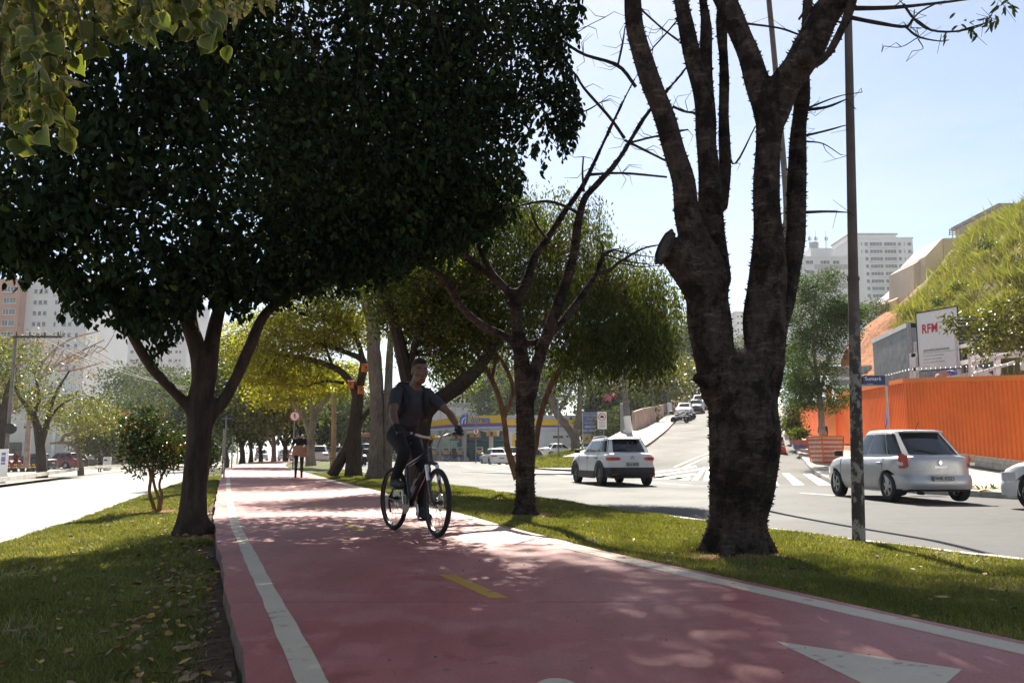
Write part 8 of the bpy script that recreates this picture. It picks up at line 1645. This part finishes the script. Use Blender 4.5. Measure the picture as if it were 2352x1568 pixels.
# street name sign
d = 24; t = thing('street_name_sign', 'blue street name plate reading Sumaré on a thin post', 'sign'); x0, x1 = XP(1983, d), XP(2051, d); zt, zb = ZP(862, d), ZP(886, d); pole(t, XP(2047, d), d + .05, -.1, zt, .028, C_LG)
MB().box(((x0 + x1) / 2, d, (zt + zb) / 2), (x1 - x0, .05, zt - zb)).build('case', C_GREY, t); MB().box((XP(2018, d), d - .03, (zt + zb) / 2 + .01), (XP(2042, d) - XP(1994, d), .02, (zt - zb) * .86)).build('blue_plate', pm('street plate blue', (.025, .05, .17), .5, .08, 6), t); MB().box((XP(1989, d), d - .028, (zt + zb) / 2), (XP(1993, d) - XP(1986, d), .02, (zt - zb) * .7)).build('end_tab', M_INK, t)
put_text('Sumaré', .155, M_SIGNW, t, (XP(2014, d), d - .042, (zt + zb) / 2 + .05), (math.pi / 2, 0, 0), offset=.001); put_text('Av. Sumaré', .04, M_SIGNW, t, (XP(2006, d), d - .042, zb + .055), (math.pi / 2, 0, 0))
# left pavement: totem, pole, bollards, bin
d = 41; t = thing('totem_sign', 'white totem board with blue lettering at the left picture edge', 'totem'); x = XP(9, d); MB().box((x, d, (ZP(1031, d) - .5) / 2), (.40, .12, ZP(1031, d) + .5)).build('board', M_SIGNW, t, bevel=.02); 
for y, sz in ((1042, .13), (1050, .08), (1056, .16), (1064, .10)): MB().box((x + .02, d - .065, ZP(y, d)), (.2, .01, sz)).build('blue_print', pm('totem blue', (.16, .20, .52), .5, .3, 9), t)
d = 44; t = thing('utility_pole', 'dark utility pole with cross arm at the left picture edge', 'utility pole'); x = XP(14, d); pole(t, x, d, -.6, ZP(775, d), .11, pm('dark concrete pole', (.14, .13, .12)), r1=.08, nm='shaft'); MB().box((x + 1.2, d - .1, ZP(774, d)), (2.6, .1, .1)).build('cross_arm', M_BLACK, t)
for q in (.1, .8, 1.6, 2.3): m = MB(); m.lathe([(.03, 0), (.05, .06), (.03, .1), (.05, .14), (.02, .2)], (x + q, d - .1, ZP(774, d) + .07), 10); m.build('insulator', M_BLACK, t)
MB().lathe([(.28, -.1), (.3, 0), (.28, .1)], (x + .25, d - .2, ZP(984, d)), 14, 'Y').build('siren_box', M_BLACK, t)
for i in range(3): m = MB(); a, b = Vector((x + .5 + i, d, ZP(774, d) + .3)), P(560, 860 + i * 8, 130); m.tube([a.lerp(b, f) - Vector((0, 0, 2.4 * 4 * f * (1 - f))) for f in np.linspace(0, 1, 14)], .025, 4); m.build('cable', M_BLACK, t)
for i, px in enumerate((20, 37, 54, 68, 78)):
    d = 69 + i * .5; t = cone(('striped bollard nearest the white totem', 'striped bollard second from the totem', 'middle striped bollard of five', 'striped bollard fourth from the totem', 'striped bollard against the dark street tree')[i], (XP(px, d), d, -.49), .85, M_BLACK, pm('bollard yellow', (.62, .42, .03), .5), 'black and yellow bollards in the forecourt', 'bollard'); t['category'] = 'bollard'
t = thing('litter_bin', 'pale round litter bin beside the second man', 'litter bin', (XP(247, 76), 76, -.49)); m = MB(); m.lathe([(.28, 0), (.33, .2), (.34, 1.15), (.30, 1.25)], seg=18); m.build('drum', C_LG, t, True); MB().box((0, -.33, .95), (.3, .04, .15)).build('slot', M_BLACK, t)
t = thing('bench_rail', 'low white rails beyond the walking woman beside the path', 'railing'); 
for k in range(3): MB().bar((XP(640 + 14 * k, 70), 70, .2), (XP(640 + 14 * k, 70), 70, 1.3), .06).build('upright', C_LG, t)
for z in (.7, 1.2): MB().bar((XP(636, 70), 70, z), (XP(676, 70), 70, z), .06).build('rail', C_LG, t)
# ============================================================ HAZE
hz = MB(); hz.box((0, 1500, 55), (6990, 6980, 117)); hz = hz.build('haze', None)
m = bpy.data.materials.new('thin city haze'); m.use_nodes = True; N, L = m.node_tree.nodes, m.node_tree.links; N.clear()
out = N.new('ShaderNodeOutputMaterial'); pv = N.new('ShaderNodeVolumePrincipled'); pv.inputs['Color'].default_value = (.92, .95, 1, 1); pv.inputs['Density'].default_value = .00022; pv.inputs['Anisotropy'].default_value = .35
L.new(pv.outputs[0], out.inputs['Volume']); hz.data.materials.append(m); tag(hz, 'thin bright city haze filling the air', 'haze', kind='stuff')
scene.cycles.volume_bounces = 0
